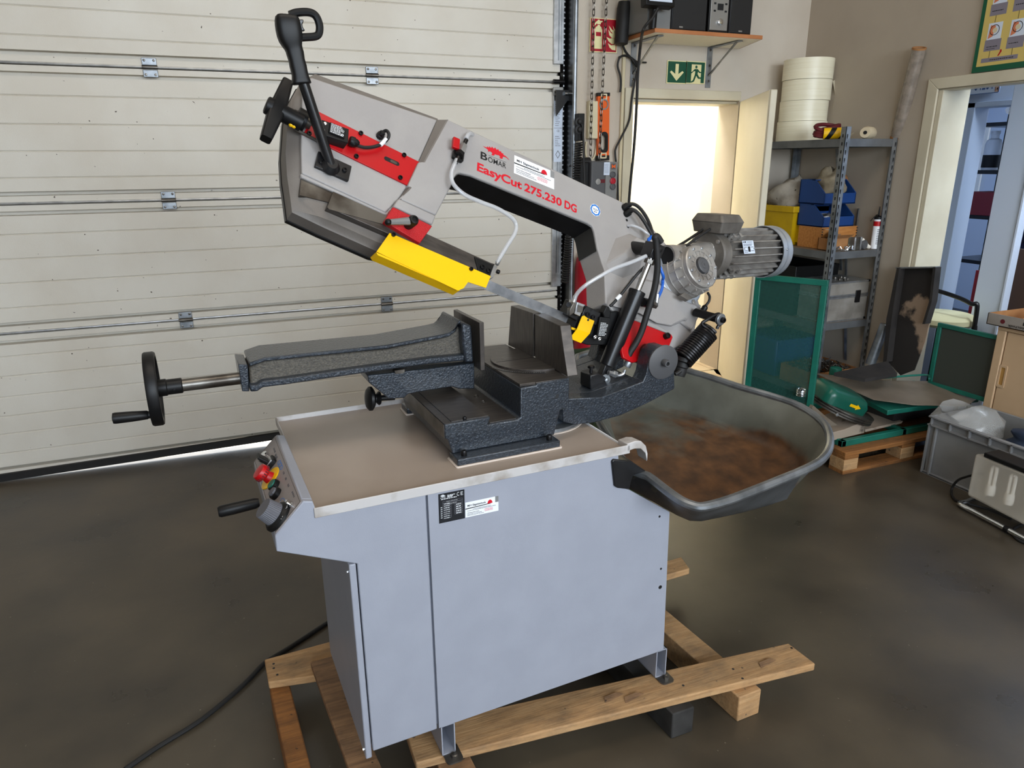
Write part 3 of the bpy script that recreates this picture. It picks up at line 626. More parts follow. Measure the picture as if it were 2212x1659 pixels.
MB().prism([(-0.7543,1.0851),(-0.5553,1.0813),(-0.4491,1.0806),(-0.451,1.0042),(-0.4984,1.011),(-0.5181,1.0205),(-0.6161,1.019),(-0.648,1.0172),(-0.658,1.0074),(-0.7014,1.0117),(-0.723,1.0346),(-0.7527,1.0654)], .352, .485, 'uz').build('vise_carriage', M_hammer, saw, bevel=.003)
MB().prism([(-0.6851,1.0932),(-0.6574,1.0936),(-0.6578,1.0864),(-0.6626,1.0833),(-0.6825,1.0844)], .336, .36, 'uz').build('gib_screw', M_steel, arm)
mb = MB()
p = Vector((-0.6645,0.43,0.9875)); q = Vector((-0.7219,0.43,0.9928))
mb.cyl(p, q, .008); ck = mb.build('clamp_knob', M_black, saw)
MB().lathe([(.018, 0), (.02, .004), (.012, .012), (.012, .02)], q + (p - q).normalized() * .016, q - p, 18).build('knob_collar', M_black, ck)
MB().lathe([(.010, 0), (.026, .002), (.034, .008), (.034, .015), (.026, .022), (.008, .026), (.001, .026)], q, q - p, 24).build('knob_disc', M_black, ck)
# spindle and handwheel
hw = Vector((-1.262,0.415,1.1039)); e = Vector((-1.0644,0.415,1.1021)); e.z = hw.z = (e.z + hw.z) / 2
mb = MB(); mb.cyl(hw, e, .0155, n=20); spn = mb.build('spindle', M_steel, saw)
HM = frame(hw, (0, 1, 0), (0, 0, 1))  # z axis of this frame points to +u
wheel = MB(HM); prof = [(.088, -.013), (.0905, -.009), (.0905, .009), (.088, .013), (.079, .013), (.077, .010), (.077, -.010), (.079, -.013)]
R = [[(math.cos(2 * PI * i / 40) * r, math.sin(2 * PI * i / 40) * r, z) for i in range(40)] for r, z in prof]
wheel.rings(R, closed=True); wh = wheel.build('handwheel', M_black, saw)
mb = MB(HM); mb.lathe([(.078, -.002), (.078, .002)], (0, 0, 0), (0, 0, 1), 32); mb.build('wheel_web', M_black, wh)
mb = MB(HM); mb.lathe([(.012, -.012), (.02, -.01), (.021, .0), (.021, .028), (.019, .03), (.019, .062), (.017, .064)], (0, 0, 0), (0, 0, 1), 24); mb.build('wheel_hub', M_black, wh)
g = Vector((-1.274,0.37,1.0532)); g2 = Vector((-1.3315,0.37,1.0556))
MB().lathe([(.009, 0), (.009, .006), (.0105, .008), (.0125, .04), (.0135, .075), (.0125, .08), (.004, .082)], g, g2 - g, 20).build('crank_handle', M_black, wh)
bolt(hw + Vector((.045, -.0195, -.004)), (0, -1, -.2), .004, .002, wh)
# ---- base arm with pivot
mb = MB(); mb.lathe([(.125, .8975), (.125, .908), (.10, .912), (.088, .93), (.085, .985)], (-.27, .31, 0), (0, 0, 1), 40); col_ = mb.build('turntable_column', M_hammer, saw)
MB().lathe([(.132, .8972), (.132, .899)], (-.27, .31, 0), (0, 0, 1), 40).build('sealant_ring', M_sealant, col_); MB().lathe([(.126, .899), (.126, .909), (.102, .9125)], (-.27, .31, 0), (0, 0, 1), 40).build('column_flange', M_galv, col_)
av = .19
lower = [(-0.2421,0.9983),(-0.2046,0.9915),(-0.1387,0.9848),(-0.0998,0.9868),(-0.0385,0.9996),(0.0189,1.0212),(0.0492,1.0487)]
mb = MB()
out = [(-0.2582,0.9942),(-0.1276,0.9799),(-0.0739,0.9895),(0.013,1.007),(0.0228,1.0275),(0.0296,1.0698),(0.0407,1.0925),(0.0619,1.1047),(0.084,1.1057),(0.1073,1.0927),(0.1181,1.0778),(0.1294,0.9712)]+[(0.1266,0.9671),(0.0286,0.9357),(-0.0613,0.9135),(-0.1491,0.9059),(-0.2133,0.9107),(-0.2512,0.9249)]
mb.prism(out, .19, .245, 'uz'); ba = mb.build('pivot_arm', M_hammer, saw, bevel=.004)
mb = MB(); mb.prism([(a, b) for a, b in [(-0.2582,0.9942),(-0.1276,0.9799),(-0.0739,0.9895),(0.013,1.007)]+[(0.0286,0.9357),(-0.0613,0.9135),(-0.1491,0.9059),(-0.2133,0.9107),(-0.2512,0.9249)]], .245, .46, 'uz'); mb.build('arm_web', M_hammer, ba, bevel=.003)
mb = MB(); mb.prism([(a, b) for a, b in out], .46, .51, 'uz'); mb.build('arm_ear', M_hammer, ba, bevel=.004)
pc = Vector((0.0794,0.19,1.0581))
MB().lathe([(.0515, 0), (.0515, .004), (.050, .005), (.001, .005)], pc, (0, -1, 0), 40).build('pivot_cap', M_ctrl, ba)
bolt(pc + Vector((0, -.005, 0)), (0, -1, 0), .011, .02, ba, M_ctrl)
MB().cyl(pc + Vector((0, .05, 0)), pc + Vector((0, .28, 0)), .034, n=24).build('pivot_shaft', M_steel, ba)
# cylinder foot block and stop bolt
MB().prism([(-0.1229,1.0242),(-0.0933,1.0272),(-0.0695,1.0115),(-0.062,0.9769),(-0.0993,0.9715),(-0.1227,0.9827)], .262, .32, 'uz').build('cylinder_block', M_blackp, ba, bevel=.003)
p = Vector((-0.107,0.285,1.0248)); q = Vector((-0.1068,0.285,1.0454))
MB().lathe([(.005, -.01), (.005, .02), (.0045, .022), (.0045, (q - p).length - .008), (.0105, (q - p).length - .006), (.0105, (q - p).length), (.008, (q - p).length + .002)], p, q - p, 14).build('stop_bolt', M_bolt, ba)
# ---- saw arm (bow), built in its own tilted frame: s along the arm, t across it, n out of its face
BO, BD, BT, BN = Vector((-0.3895,0.314,1.3305)), Vector((0.9026,0,-0.4305)), Vector((0.3728,0.5,0.7817)), Vector((0.2153,-0.866,0.4513))
BM = Matrix(((BD.x, BT.x, BN.x, BO.x), (BD.y, BT.y, BN.y, BO.y), (BD.z, BT.z, BN.z, BO.z), (0, 0, 0, 1)))
def B(s, t, n=0): return BM @ Vector((s, t, n))
# rear cover with rounded outline
outer = [(-0.5822,0.3406),(-0.6091,0.3025),(-0.6197,0.2382),(-0.6149,0.1837),(-0.5985,0.0907),(-0.5816,0.0335),(-0.5648,-0.0099),(-0.5493,-0.0522)]+[(-0.4702,-0.0569),(-0.3349,-0.0607),(-0.226,-0.0371),(-0.2035,0.0994),(-0.2385,0.3965),(-0.244,0.4029)]
inner = [(-0.5824,0.3123),(-0.5999,0.2808),(-0.601,0.2402),(-0.5726,0.1029),(-0.5658,0.0733),(-0.5559,0.0404),(-0.5228,-0.0256),(-0.4937,-0.0447)]+[(-0.4643,-0.0434),(-0.3419,-0.0463),(-0.2421,-0.035),(-0.2209,0.0812),(-0.2569,0.3561),(-0.2615,0.3659)]
mb = MB(BM); L0 = [(a, b, -.085) for a, b in outer]; L1 = [(a, b, -.03) for a, b in outer]
cx_ = sum(a for a, b in outer) / len(outer); cy_ = sum(b for a, b in outer) / len(outer)
L2 = [(a + (cx_ - a) * .03, b + (cy_ - b) * .03, -.027) for a, b in outer]; L3 = [(a, b, -.012) for a, b in inner]
mb.rings([L0, L1, L2, L3]); bow = mb.build('saw_arm', M_castd, saw, ang=50)
mb = MB(BM); mb.rings([[(a, b, -.0855) for a, b in outer], [(a + (a - cx_) * .012, b + (b - cy_) * .012, -.084) for a, b in outer], [(a + (a - cx_) * .012, b + (b - cy_) * .012, -.072) for a, b in outer], [(a, b, -.070) for a, b in outer]])
mb.build('cover_rim', M_blackp, bow)
# raised face of the left housing
face = [(-0.5944,0.3016),(-0.607,0.2705),(-0.6016,0.237),(-0.5723,0.1006),(-0.5566,0.0378)]+[(-0.3408,0.0345),(-0.3153,0.0853),(-0.2991,0.1364),(-0.2829,0.22),(-0.2548,0.3725)]
mb = MB(BM); mb.loft([(a, b, -.013) for a, b in face], [(a, b, 0) for a, b in face]); mb.build('housing_face', M_cast, bow, bevel=.004, seg=3)
# textured lower edge and the bare recess beneath it
mb = MB(BM); mb.prism([(-0.5551,0.0291),(-0.5589,0.0392),(-0.3395,0.0371),(-0.3192,0.0799),(-0.2974,0.1376),(-0.2867,0.1374),(-0.304,0.0819),(-0.3295,0.0293)], -.02, -.003); mb.build('edge_fillet', M_cast, bow, bevel=.003)
mb = MB(BM); mb.prism([(-0.5542,0.034),(-0.3276,0.0378),(-0.3267,0.0165),(-0.4765,0.0006),(-0.5469,-0.0139)], -.02, -.0085); mb.build('bare_recess', M_steel, bow)
# beam and neck, proud of the housing
beam = [(-0.2316,0.3788),(-0.2732,0.217),(-0.2878,0.2083),(-0.3039,0.1256),(-0.2948,0.1236),(-0.3196,0.0788),(-0.2139,0.0804)]+[(-0.1872,0.1824),(-0.1829,0.2121),(-0.1778,0.2266),(-0.17,0.2368),(-0.1366,0.2456),(0.2704,0.2863),(0.2908,0.2851),(0.3,0.2719),(0.3189,0.2157),(0.3516,0.1575),(0.3669,0.0514)]+[(0.4372,0.0209),(0.6248,-0.0185),(0.6942,0.0294),(0.7448,0.0883),(0.7666,0.198),(0.7134,0.2986),(0.6015,0.3593),(0.5318,0.3944),(0.4968,0.4202),(0.4631,0.4322),(0.4133,0.4271)]
deep = [(a, b, -.075) for a, b in beam]
mb = MB(BM); mb.loft(deep, [(a, b, .014) for a, b in beam]); beam_o = mb.build('beam', M_cast, bow, bevel=.006, seg=3)
mb = MB(BM); mb.loft([(a, b, .0) for a, b in [(-0.2548,0.3725),(-0.2829,0.22),(-0.299,0.1358),(-0.3153,0.0853),(-0.3099,0.0843),(-0.2872,0.1331),(-0.2655,0.2247),(-0.224,0.3913)]], [(a, b, .0135) for a, b in [(-0.2345,0.3753),(-0.2752,0.2155),(-0.2981,0.124),(-0.3153,0.079),(-0.3139,0.0768),(-0.293,0.1244),(-0.2714,0.2144),(-0.2301,0.3787)]])
mb.build('step_ramp', M_castd, bow)
# dark underside of the beam
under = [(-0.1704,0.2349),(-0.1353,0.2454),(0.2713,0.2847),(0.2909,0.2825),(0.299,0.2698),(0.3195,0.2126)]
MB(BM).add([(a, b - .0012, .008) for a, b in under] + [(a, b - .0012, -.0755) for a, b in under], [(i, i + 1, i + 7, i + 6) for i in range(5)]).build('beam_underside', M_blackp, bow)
# red tension plate
rp = [(-0.5617,0.2152),(-0.2823,0.216),(-0.3011,0.1329),(-0.5778,0.1352)]
mb = MB(BM); mb.prism(rp, -.004, .0045); rpo = mb.build('red_plate', M_red, bow, bevel=.001)
for px in [(-0.5654,0.1434),(-0.445,0.1432),(-0.4476,0.212),(-0.3276,0.2116),(-0.325,0.1431)]: bolt(B(px[0], px[1], .0045), BN, .0058, .006, rpo)
sl = [(-0.3762,0.178),(-0.3337,0.1793)]; a_, b_ = Vector((*sl[0], 0)), Vector((*sl[1], 0)); ax = (b_ - a_).normalized()
fm = BM @ frame((*((a_ + b_) / 2).xy, .0045), ax, (-ax.y, ax.x, 0)); L_ = (b_ - a_).length
MB(fm).prism(rrect(-L_ / 2, -.006, L_ / 2, .006, .0059), 0, .0003).build('slot', M_ink, rpo)
MB(fm).prism(rrect(-L_ * .1, -.0035, L_ * .35, .0035, .0034), .0003, .0006).build('slot_screw', M_steel, rpo)
# limit switch on the plate
def obox(tl, tr, bl, n0, h, name, mat, parent, bevel=.0015):
    t_, r_, b2 = [Vector((p[0], p[1], 0)) for p in (tl, tr, bl)]
    fm = BM @ frame((b2.x, b2.y, n0), r_ - t_, t_ - b2)
    return MB(fm).box((0, 0, 0), ((r_ - t_).length, (t_ - b2).length, h)).build(name, mat, parent, bevel=bevel), fm, (r_ - t_).length, (t_ - b2).length
t3 = [(-0.5459,0.1754),(-0.4798,0.1861),(-0.5445,0.1366)]
lsw, fm, w, h = obox(t3[0], t3[1], t3[2], .0045, .03, 'limit_switch', M_black, bow)
t3 = [(-0.5279,0.1769),(-0.4886,0.1807),(-0.529,0.1486)]
o_, fm2, w2, h2 = obox(t3[0], t3[1], t3[2], .0345, .004, 'switch_cover', M_black, lsw)
bars(fm2, [(w2 * .08, h2 * (.85 - .13 * i), w2 * random.uniform(.6, .85), h2 * .07) for i in range(7)], M_inkw, lsw, thick=.0044)
MB(fm2).holed(circ(w2 * .82, h2 * .2, h2 * .12), circ(w2 * .82, h2 * .2, h2 * .06), .004, .0045).build('printed_mark', M_inkw, lsw)
for px in [(-0.5407,0.1689),(-0.5415,0.1495)]: bolt(B(px[0], px[1], .034), BN, .004, .002, lsw, M_chrome)
g0 = (-0.7496,0.3823,1.6733); g1 = (-0.7269,0.3838,1.6653)
MB().lathe([(.011, 0), (.0125, .003), (.0125, .012), (.010, .013), (.010, .018), (.006, .024)], g0, Vector(g1) - Vector(g0), 10).build('cable_gland', M_black, lsw)
MB().tube([(-0.7321,0.3811,1.6625),(-0.7131,0.3833,1.6577),(-0.6877,0.3906,1.6595),(-0.6643,0.3981,1.6672),(-0.6487,0.4032,1.6785),(-0.6443,0.4056,1.6898),(-0.6475,0.4139,1.6984),(-0.6557,0.4237,1.6945),(-0.6616,0.4318,1.6864)], .0042, 8).build('switch_cable', M_rubber, lsw)
MB().tube([(-0.6709,0.3948,1.6629),(-0.6608,0.3991,1.6709),(-0.6525,0.4027,1.6782)], .0052, 8).build('cable_marker', M_white, lsw)
p = Vector((-0.6619,0.431,1.6849)); MB().lathe([(.010, 0), (.010, .010), (.008, .012), (.008, .018), (.005, .022)], p, BN, 10).build('cable_gland', M_black, lsw)
# tension spindle and tee handle
p = Vector((-0.8378,0.3864,1.7098)); q = Vector((-0.8862,0.3874,1.7349)); d_ = (q - p).normalized()
ten = MB().cyl(p, q, .009).build('tension_spindle', M_steel, bow)
MB().cyl(p + d_ * .012, p + d_ * .035, .024, n=24).build('thrust_block', M_black, ten)
mb = MB(); mb.cyl(p + d_ * .0 , p + d_ * .045, .014, n=16); mb.build('spring_washers', M_steel, ten)
yb = Vector((-0.8872,0.3633,1.7068)); mb = MB(); mb.ball(yb, .0055); mb.ball(yb - d_ * .007, .005); mb.build('yellow_dab', M_yel, ten)
r0 = Vector((-0.8657,0.3969,1.7255)); mb = MB(); mb.cyl(r0, r0 - d_ * .07, .004, n=10); mb.cyl(r0 - BT * .034, r0 - BT * .034 - d_ * .06, .004, n=10); mb.build('guide_rod', M_steel, ten)
e1 = Vector((-0.8785,0.4159,1.8036)); e2 = Vector((-0.9504,0.3302,1.6734)); c_ = (e1 + e2) / 2; ax = (e1 - e2).normalized(); hl = (e1 - e2).length / 2
R = []
for k, (f_, hh, ww) in enumerate(((-1, .012, .013), (-.92, .013, .014), (-.3, .017, .016), (0, .019, .018), (.3, .017, .016), (.92, .013, .014), (1, .012, .013))):
    o = c_ + ax * hl * f_; side = ax.cross(d_).normalized(); R.append([o + d_ * a + side * b for a, b in rrect(-hh, -ww, hh, ww, .006)])
mb = MB(); mb.rings(R); th_ = mb.build('tension_handle', M_black, bow)
MB().lathe([(.022, 0), (.02, .012), (.016, .014)], c_ + d_ * .012, d_, 16).build('handle_cap', M_black, th_)
MB().lathe([(.02, -.06), (.02, -.01)], c_, d_, 16).build('handle_hub', M_black, th_)
# pull-down handle
t3 = [(-0.5459,0.1068),(-0.4615,0.1083),(-0.5341,0.0649)]
hp, fm, w, h = obox(t3[0], t3[1], t3[2], 0, .009, 'handle_plate', M_blackp, bow)
for fx, fy in ((.14, .4), (.82, .55)): bolt(fm @ Vector((w * fx, h * fy, .009)), BN, .006, .005, hp)
vb_ = Vector((-0.8067,0.3472,1.6153))
va = vb_.y - .03
pb = vb_; pt = Vector((0, 0, 0)); pt = Vector((-0.8564,0.33,1.7963))
pt2 = Vector((-0.8618,0.33,1.8203)); MB().tube([pb, pb + (pt - pb) * .5, pt, pt2], .0125, 14, 6).build('handle_tube', M_blackp, bow)
MB().lathe([(.024, 0), (.02, .006), (.013, .014)], pb + BN * -.002, BN, 18).build('weld_bead', M_blackp, hp)
grip = [(430, 705, .024, .020), (425, 640, .019, .017), (405, 560, .021, .018), (400, 520, .018, .017), (380, 450, .021, .018), (362, 410, .020, .018), (345, 350, .030, .022), (330, 250, .034, .024), (312, 160, .032, .024), (306, 118, .022, .018)]
R = []
gp = [(-0.8602,0.33,1.7907),(-0.8605,0.33,1.7932),(-0.8619,0.33,1.8106),(-0.8647,0.33,1.8298),(-0.8663,0.33,1.8394),(-0.8685,0.33,1.856),(-0.8709,0.33,1.8653),(-0.8755,0.33,1.8792),(-0.8777,0.33,1.9025),(-0.8795,0.33,1.9221),(-0.8791,0.33,1.933)]
wd = [.0215, .0225, .0165, .0195, .0165, .020, .0175, .027, .0285, .0265, .0235]; dp = [.018, .019, .017, .018, .017, .018, .018, .022, .024, .023, .018]
for i, p in enumerate(gp):
    p = Vector(p); a = Vector(gp[max(i - 1, 0)]); b = Vector(gp[min(i + 1, len(gp) - 1)]); t_ = (b - a).normalized(); sd_ = Vector((0, 1, 0)); x_ = sd_.cross(t_).normalized()
    R.append([p + x_ * (wd[i] * math.copysign(abs(math.cos(q)) ** .6, math.cos(q))) + sd_ * (dp[i] * math.copysign(abs(math.sin(q)) ** .6, math.sin(q))) for q in [2 * PI * k / 20 for k in range(20)]])
mb = MB(); mb.rings(R); gr = mb.build('pull_grip', M_black, bow, ang=60, sub=1)
mb = MB(); mb.tube([(-0.8723,0.33,1.9312),(-0.8568,0.33,1.9369),(-0.8314,0.33,1.9393),(-0.8167,0.33,1.9334),(-0.8101,0.33,1.9162),(-0.8121,0.33,1.8995),(-0.8205,0.33,1.8919),(-0.8438,0.33,1.8886),(-0.8617,0.33,1.8866)], .0085, 10, 6); mb.build('trigger_guard', M_black, gr)
mb = MB(); mb.prism([(-0.8583,1.9219),(-0.8455,1.9237),(-0.8448,1.9186),(-0.8486,1.9132),(-0.8472,1.9068),(-0.8431,1.9011),(-0.8503,1.9),(-0.8576,1.9026)], .322, .338, 'uz'); mb.build('trigger', M_blackp, gr, bevel=.002)
# guide bar, red clamp with lever, yellow blade guard
gb_ = MB(BM).prism([(-0.478,0.0225),(-0.0324,0.0204),(-0.0189,0.0224),(-0.0242,-0.0193),(-0.0545,-0.0245),(-0.3327,-0.0242),(-0.4828,-0.0247)], -.022, .008).build('guide_bar', M_dsteel, bow, bevel=.0015)
MB(BM).prism([(-0.479,0.0205),(-0.3367,0.0198),(-0.3367,-0.0051),(-0.4789,-0.0283),(-0.4832,-0.0253)], .008, .0095).build('worn_face', M_steel, gb_)
rc = MB(BM).prism([(-0.3327,0.0435),(-0.2217,0.0403),(-0.2455,-0.0208),(-0.3467,-0.0058)], -.004, .022).build('red_clamp', M_redt, bow, bevel=.002)
MB(BM).prism([(-0.3221,0.0762),(-0.2154,0.0769),(-0.22,0.047),(-0.3302,0.0486)], -.01, .018).build('clamp_boss', M_cast, bow, bevel=.004)
lv0 = Vector((-0.6329,0.2763,1.485)); lv1 = Vector((-0.7149,0.2564,1.4859))
lev = MB().lathe([(.011, -.03), (.0125, -.02), (.0135, .004), (.011, .010), (.007, .011), (.007, .008)], lv0, BN, 16).build('clamp_lever', M_black, bow)
d2 = (lv1 - lv0).normalized(); sd2 = BN.cross(d2)
mb = MB(); R = []
for f_, a, b in ((.008, .010, .008), (.05, .0075, .0065), (.064, .0068, .0062)): R.append([lv0 + d2 * f_ + sd2 * a * math.cos(q) + BN * b * math.sin(q) for q in [2 * PI * k / 8 + .39 for k in range(8)]])
mb.rings(R); mb.build('lever_arm', M_ctrll, lev, ang=20)
MB().ball(lv0 + d2 * .068, .0085, 14, 8).build('lever_end', M_black, lev)
yg = [(-0.3252,-0.03),(-0.0364,-0.0313),(-0.0457,-0.0697),(-0.0623,-0.0728),(-0.0934,-0.0765),(-0.1115,-0.0999),(-0.1214,-0.1063),(-0.3529,-0.101)]
A1 = [(-0.3266,-0.031),(-0.0372,-0.0316),(-0.0333,-0.0391),(-0.042,-0.0573)]; 
mb = MB(BM)
up_ = [(-0.3268,-0.028),(-0.0329,-0.0259)]; md = [(-0.3367,-0.0793),(-0.048,-0.0714)]; lo_ = [(-0.3508,-0.0939),(-0.1175,-0.1014)]; lo2 = [(-0.3486,-0.1005),(-0.1171,-0.1015)]
th2 = .0018
md2 = [(-0.344,-0.091),(-0.1014,-0.076),(-0.1107,-0.0975),(-0.1235,-0.1076)]
v0 = [(*up_[0], .020), (*up_[1], .020), (*md[1], .032), (*md2[1], .032), (*md2[2], .030), (*md2[3], .026), (*lo_[0], .026)]
mb.loft([(a, b, c - th2) for a, b, c in v0], v0)
yg_o = mb.build('blade_guard', M_yel, bow, ang=60)
lip = [(-0.3515,-0.0951),(-0.1179,-0.1019),(-0.1181,-0.1049),(-0.3455,-0.1009)]
mb = MB(BM); mb.prism(lip, -.01, .0245); mb.build('guard_lip', M_yel, yg_o)
for px in [(-0.3175,-0.0299),(-0.0943,-0.0312)]: bolt(B(px[0], px[1], .0205), BN, .0055, .006, yg_o)
# upper blade guide head
gh = MB(BM).prism([(-0.0849,0.0149),(-0.0347,0.015),(-0.023,0.0155),(-0.0317,-0.0293),(-0.0622,-0.0309)], -.02, .012).build('guide_head', M_black, bow, bevel=.0015)
for px in [(-0.0581,-0.0062),(-0.0383,-0.009)]: bolt(B(px[0], px[1], .012), BN, .0065, .006, gh)
MB(BM).prism([(-0.0249,0.0154),(-0.0113,0.0167),(-0.0194,-0.0205),(-0.0299,-0.0285)], -.02, .010).build('guide_jaw', M_alu, gh, bevel=.001)
bolt(Vector((-0.3914,0.3183,1.3397)), BD, .006, .008, gh)
mb = MB(); p = Vector((-0.3931,0.3139,1.3585)); mb.cyl(p, p + BT * .018 + BD * .005, .0055, n=12); mb.build('hose_nipple', M_alu, gh)
# blade: thin steel band with teeth
b0 = Vector((-0.4176,0.337,1.319)); b1 = Vector((-0.1538,0.337,1.1931)); dd = (b1 - b0).normalized(); dn = Vector((dd.z, 0, -dd.x)); dn = -dn if dn.z > 0 else dn
Lb = (b1 - b0).length; n_t = 70
top_ = [b0, b1]; bot_ = []
for i in range(n_t + 1):
    q = b0 + dd * Lb * (1 - i / n_t); bot_.append(q + dn * .0255)
    if i < n_t: bot_.append(b0 + dd * Lb * (1 - (i + .72) / n_t) + dn * .0285)
pl = [(p.x, p.z) for p in top_ + bot_]
MB().prism(pl, .3365, .3374, 'uz').build('saw_blade', pm('blade_steel', (150, 152, 156), .3, .8, c2=(124, 126, 130), scale=30), saw)
# water valve and hose
p = Vector((-0.4588,0.4172,1.6281)); q = Vector((-0.4165,0.4542,1.6788)); d3 = (q - p).normalized(); L3 = (q - p).length
vlv = MB().lathe([(.008, 0), (.0135, .003), (.0135, .014), (.010, .016)], p + d3 * .012, d3, 6).build('coolant_valve', M_black, bow)
MB().lathe([(.011, .028), (.0115, .032), (.0115, .054), (.008, .057)], p, d3, 6).build('valve_body', M_alu, vlv)
fm = frame(p + d3 * .018 , BD, BT); MB(fm).prism(rrect(-.016, -.0135, .016, .0135, .004), -.012, -.002).build('valve_flange', M_black, vlv, bevel=.001)
MB().lathe([(.006, .055), (.006, L3)], p, d3, 12).build('barb', M_bolt, vlv)
t3 = [(-0.2101,0.3146),(-0.1906,0.3164),(-0.213,0.2828)]
obox(t3[0], t3[1], t3[2], .03, .010, 'valve_lever', M_red, vlv)
MB().tube([(-0.4176,0.4555,1.682),(-0.4059,0.4662,1.6925),(-0.393,0.4803,1.6956),(-0.3825,0.4931,1.6929),(-0.3769,0.5029,1.6869)], .0062, 10).build('elbow_hose', M_hose, vlv)
MB().lathe([(.006, 0), (.006, .022)], p - d3 * .012, d3, 10).build('barb', M_bolt, vlv)
MB().tube([(-0.4607,0.4167,1.6281),(-0.4759,0.401,1.6095),(-0.4884,0.3849,1.5913),(-0.4905,0.3659,1.567),(-0.4657,0.3526,1.5405),(-0.4232,0.3471,1.5209),(-0.3727,0.3497,1.5017),(-0.3343,0.3468,1.478),(-0.3203,0.3457,1.4579),(-0.3277,0.3381,1.4359),(-0.3523,0.3292,1.4084),(-0.3766,0.3205,1.3812),(-0.3913,0.3166,1.3628)], .0056, 10).build('coolant_hose', M_hose, bow)
# prints on the beam
f2 = [(-0.1118,0.3628),(-0.0216,0.3726),(-0.1152,0.3088),(-0.0293,0.3239)]
tl = B(*f2[0], .0142)
def bframe(p0, p1):
    # frame on the beam face with its baseline from p0 to p1
    x = Vector((p1[0] - p0[0], p1[1] - p0[1], 0)).normalized(); return BM @ frame((p0[0], p0[1], .0142), x, (-x.y, x.x, 0)), math.hypot(p1[0] - p0[0], p1[1] - p0[1])
bl = [(-0.1207,0.2681),(0.2273,0.2991)]; fm, w = bframe(*bl); hgt = [(-0.1196,0.2981),(-0.121,0.2703)]; hh = math.hypot(hgt[0][0] - hgt[1][0], hgt[0][1] - hgt[1][1])
def span(x0, x1, body, h_=hh, y=0, mat=None, bold=.03):
    return text(body, fm, (x1 - x0) * w, h_, mat or M_redink, beam_o, bold=bold, x=x0 * w, y=y, thick=.0003)
span(0, .428, 'EasyCut', hh * 1.26, -hh * .26); span(.452, .838, '275.230', hh * .98); span(.868, 1, 'DG', hh * 1.0)
bl = [(-0.1158,0.3117),(-0.032,0.3224)]; fm, w = bframe(*bl); hgt = [(-0.1163,0.3351),(-0.1158,0.3117)]; h2_ = math.hypot(hgt[0][0] - hgt[1][0], hgt[0][1] - hgt[1][1])
span(0, .26, 'B', h2_ * 1.0, mat=M_ink, bold=.02); span(.29, 1, 'OMAR', h2_ * .72, mat=M_ink, bold=.006)
MB(fm).box((w * .3, h2_ * .86, 0), (w, h2_ * .9, .0004)).build('printed_line', M_greyink, beam_o)
stego(fm, w * .08, h2_ * .95, w * 1.05, h2_ * 1.45, M_redink, beam_o, .0001)
c3 = [(-0.0143,0.3801),(0.1278,0.3967),(-0.005,0.322)]
fm, w, h = qframe(B(*c3[0], .0142), B(*c3[1], .0142), B(*c3[2], .0142)); sticker(fm, w, h * 1.0, beam_o)
c1 = (0.2958,0.3438); cc = [(0.2764,0.3418),(0.3163,0.3466)]; r_ = math.hypot(cc[0][0] - cc[1][0], cc[0][1] - cc[1][1]) / 2; x_ = Vector((cc[1][0] - cc[0][0], cc[1][1] - cc[0][1], 0)).normalized()
fm = BM @ frame((c1[0], c1[1], .0142), x_, (-x_.y, x_.x, 0))
tv = flat(fm, circ(0, 0, r_, 28), M_white, beam_o, 'test_badge', .0004)
MB(fm).holed(circ(0, 0, r_ * .97, 8), circ(0, 0, r_ * .72, 8), .0004, .0008).build('badge_ring', M_blueink, tv)
text('TÜV', fm, r_ * 1.0, r_ * .42, M_ink, tv, bold=.01, x=-r_ * .5, y=-r_ * .12, thick=.0009); bars(fm, [(-r_ * .3, -r_ * .4, r_ * .6, r_ * .14)], M_greyink, tv, thick=.0009)
# cable glands and cables at the top right
for k, (q, pth) in enumerate((((0.1347,0.5054,1.4788), [(0.1298,0.4981,1.4804),(0.143,0.4843,1.492),(0.1643,0.4745,1.485),(0.1881,0.4664,1.4583),(0.1996,0.4537,1.4283),(0.202,0.438,1.397)]), ((0.1364,0.4962,1.4603), [(0.1314,0.4889,1.462),(0.1421,0.475,1.4745),(0.157,0.4623,1.4653),(0.1759,0.4542,1.4406),(0.1907,0.4432,1.4124),(0.1979,0.4352,1.3937)]))):
    gl = MB().lathe([(.011, -.004), (.012, .002), (.012, .014), (.009, .016), (.008, .024), (.005, .027)], q, (Vector(pth[1]) - Vector(pth[0])), 10).build('cable_gland', M_black, bow)
    MB().tube(pth, .0055, 8).build('power_cable', M_rubber, bow)
MB().tube([(0.1293,0.4743,1.426),(0.1399,0.4614,1.4272),(0.1607,0.4506,1.4188),(0.1789,0.4423,1.4054),(0.195,0.441,1.3952)], .004, 8).build('clear_line', M_hose, bow)
mb = MB()
for px in [(0.1336,0.4858,1.4425),(0.132,0.4752,1.4228)]: mb.cyl(px, Vector(px) + BN * .0004, .0045, n=14)
mb.build('tapped_hole', M_ink, beam_o)
MB().tube([(0.202,0.438,1.397),(0.1875,0.4301,1.3889),(0.1766,0.4203,1.3752)]+[(0.2026,0.3796,1.2847),(0.2152,0.3923,1.2588),(0.2013,0.3764,1.2349),(0.1714,0.3558,1.2096),(0.1593,0.348,1.2004)], .005, 10).build('air_hose', M_blue, bow)
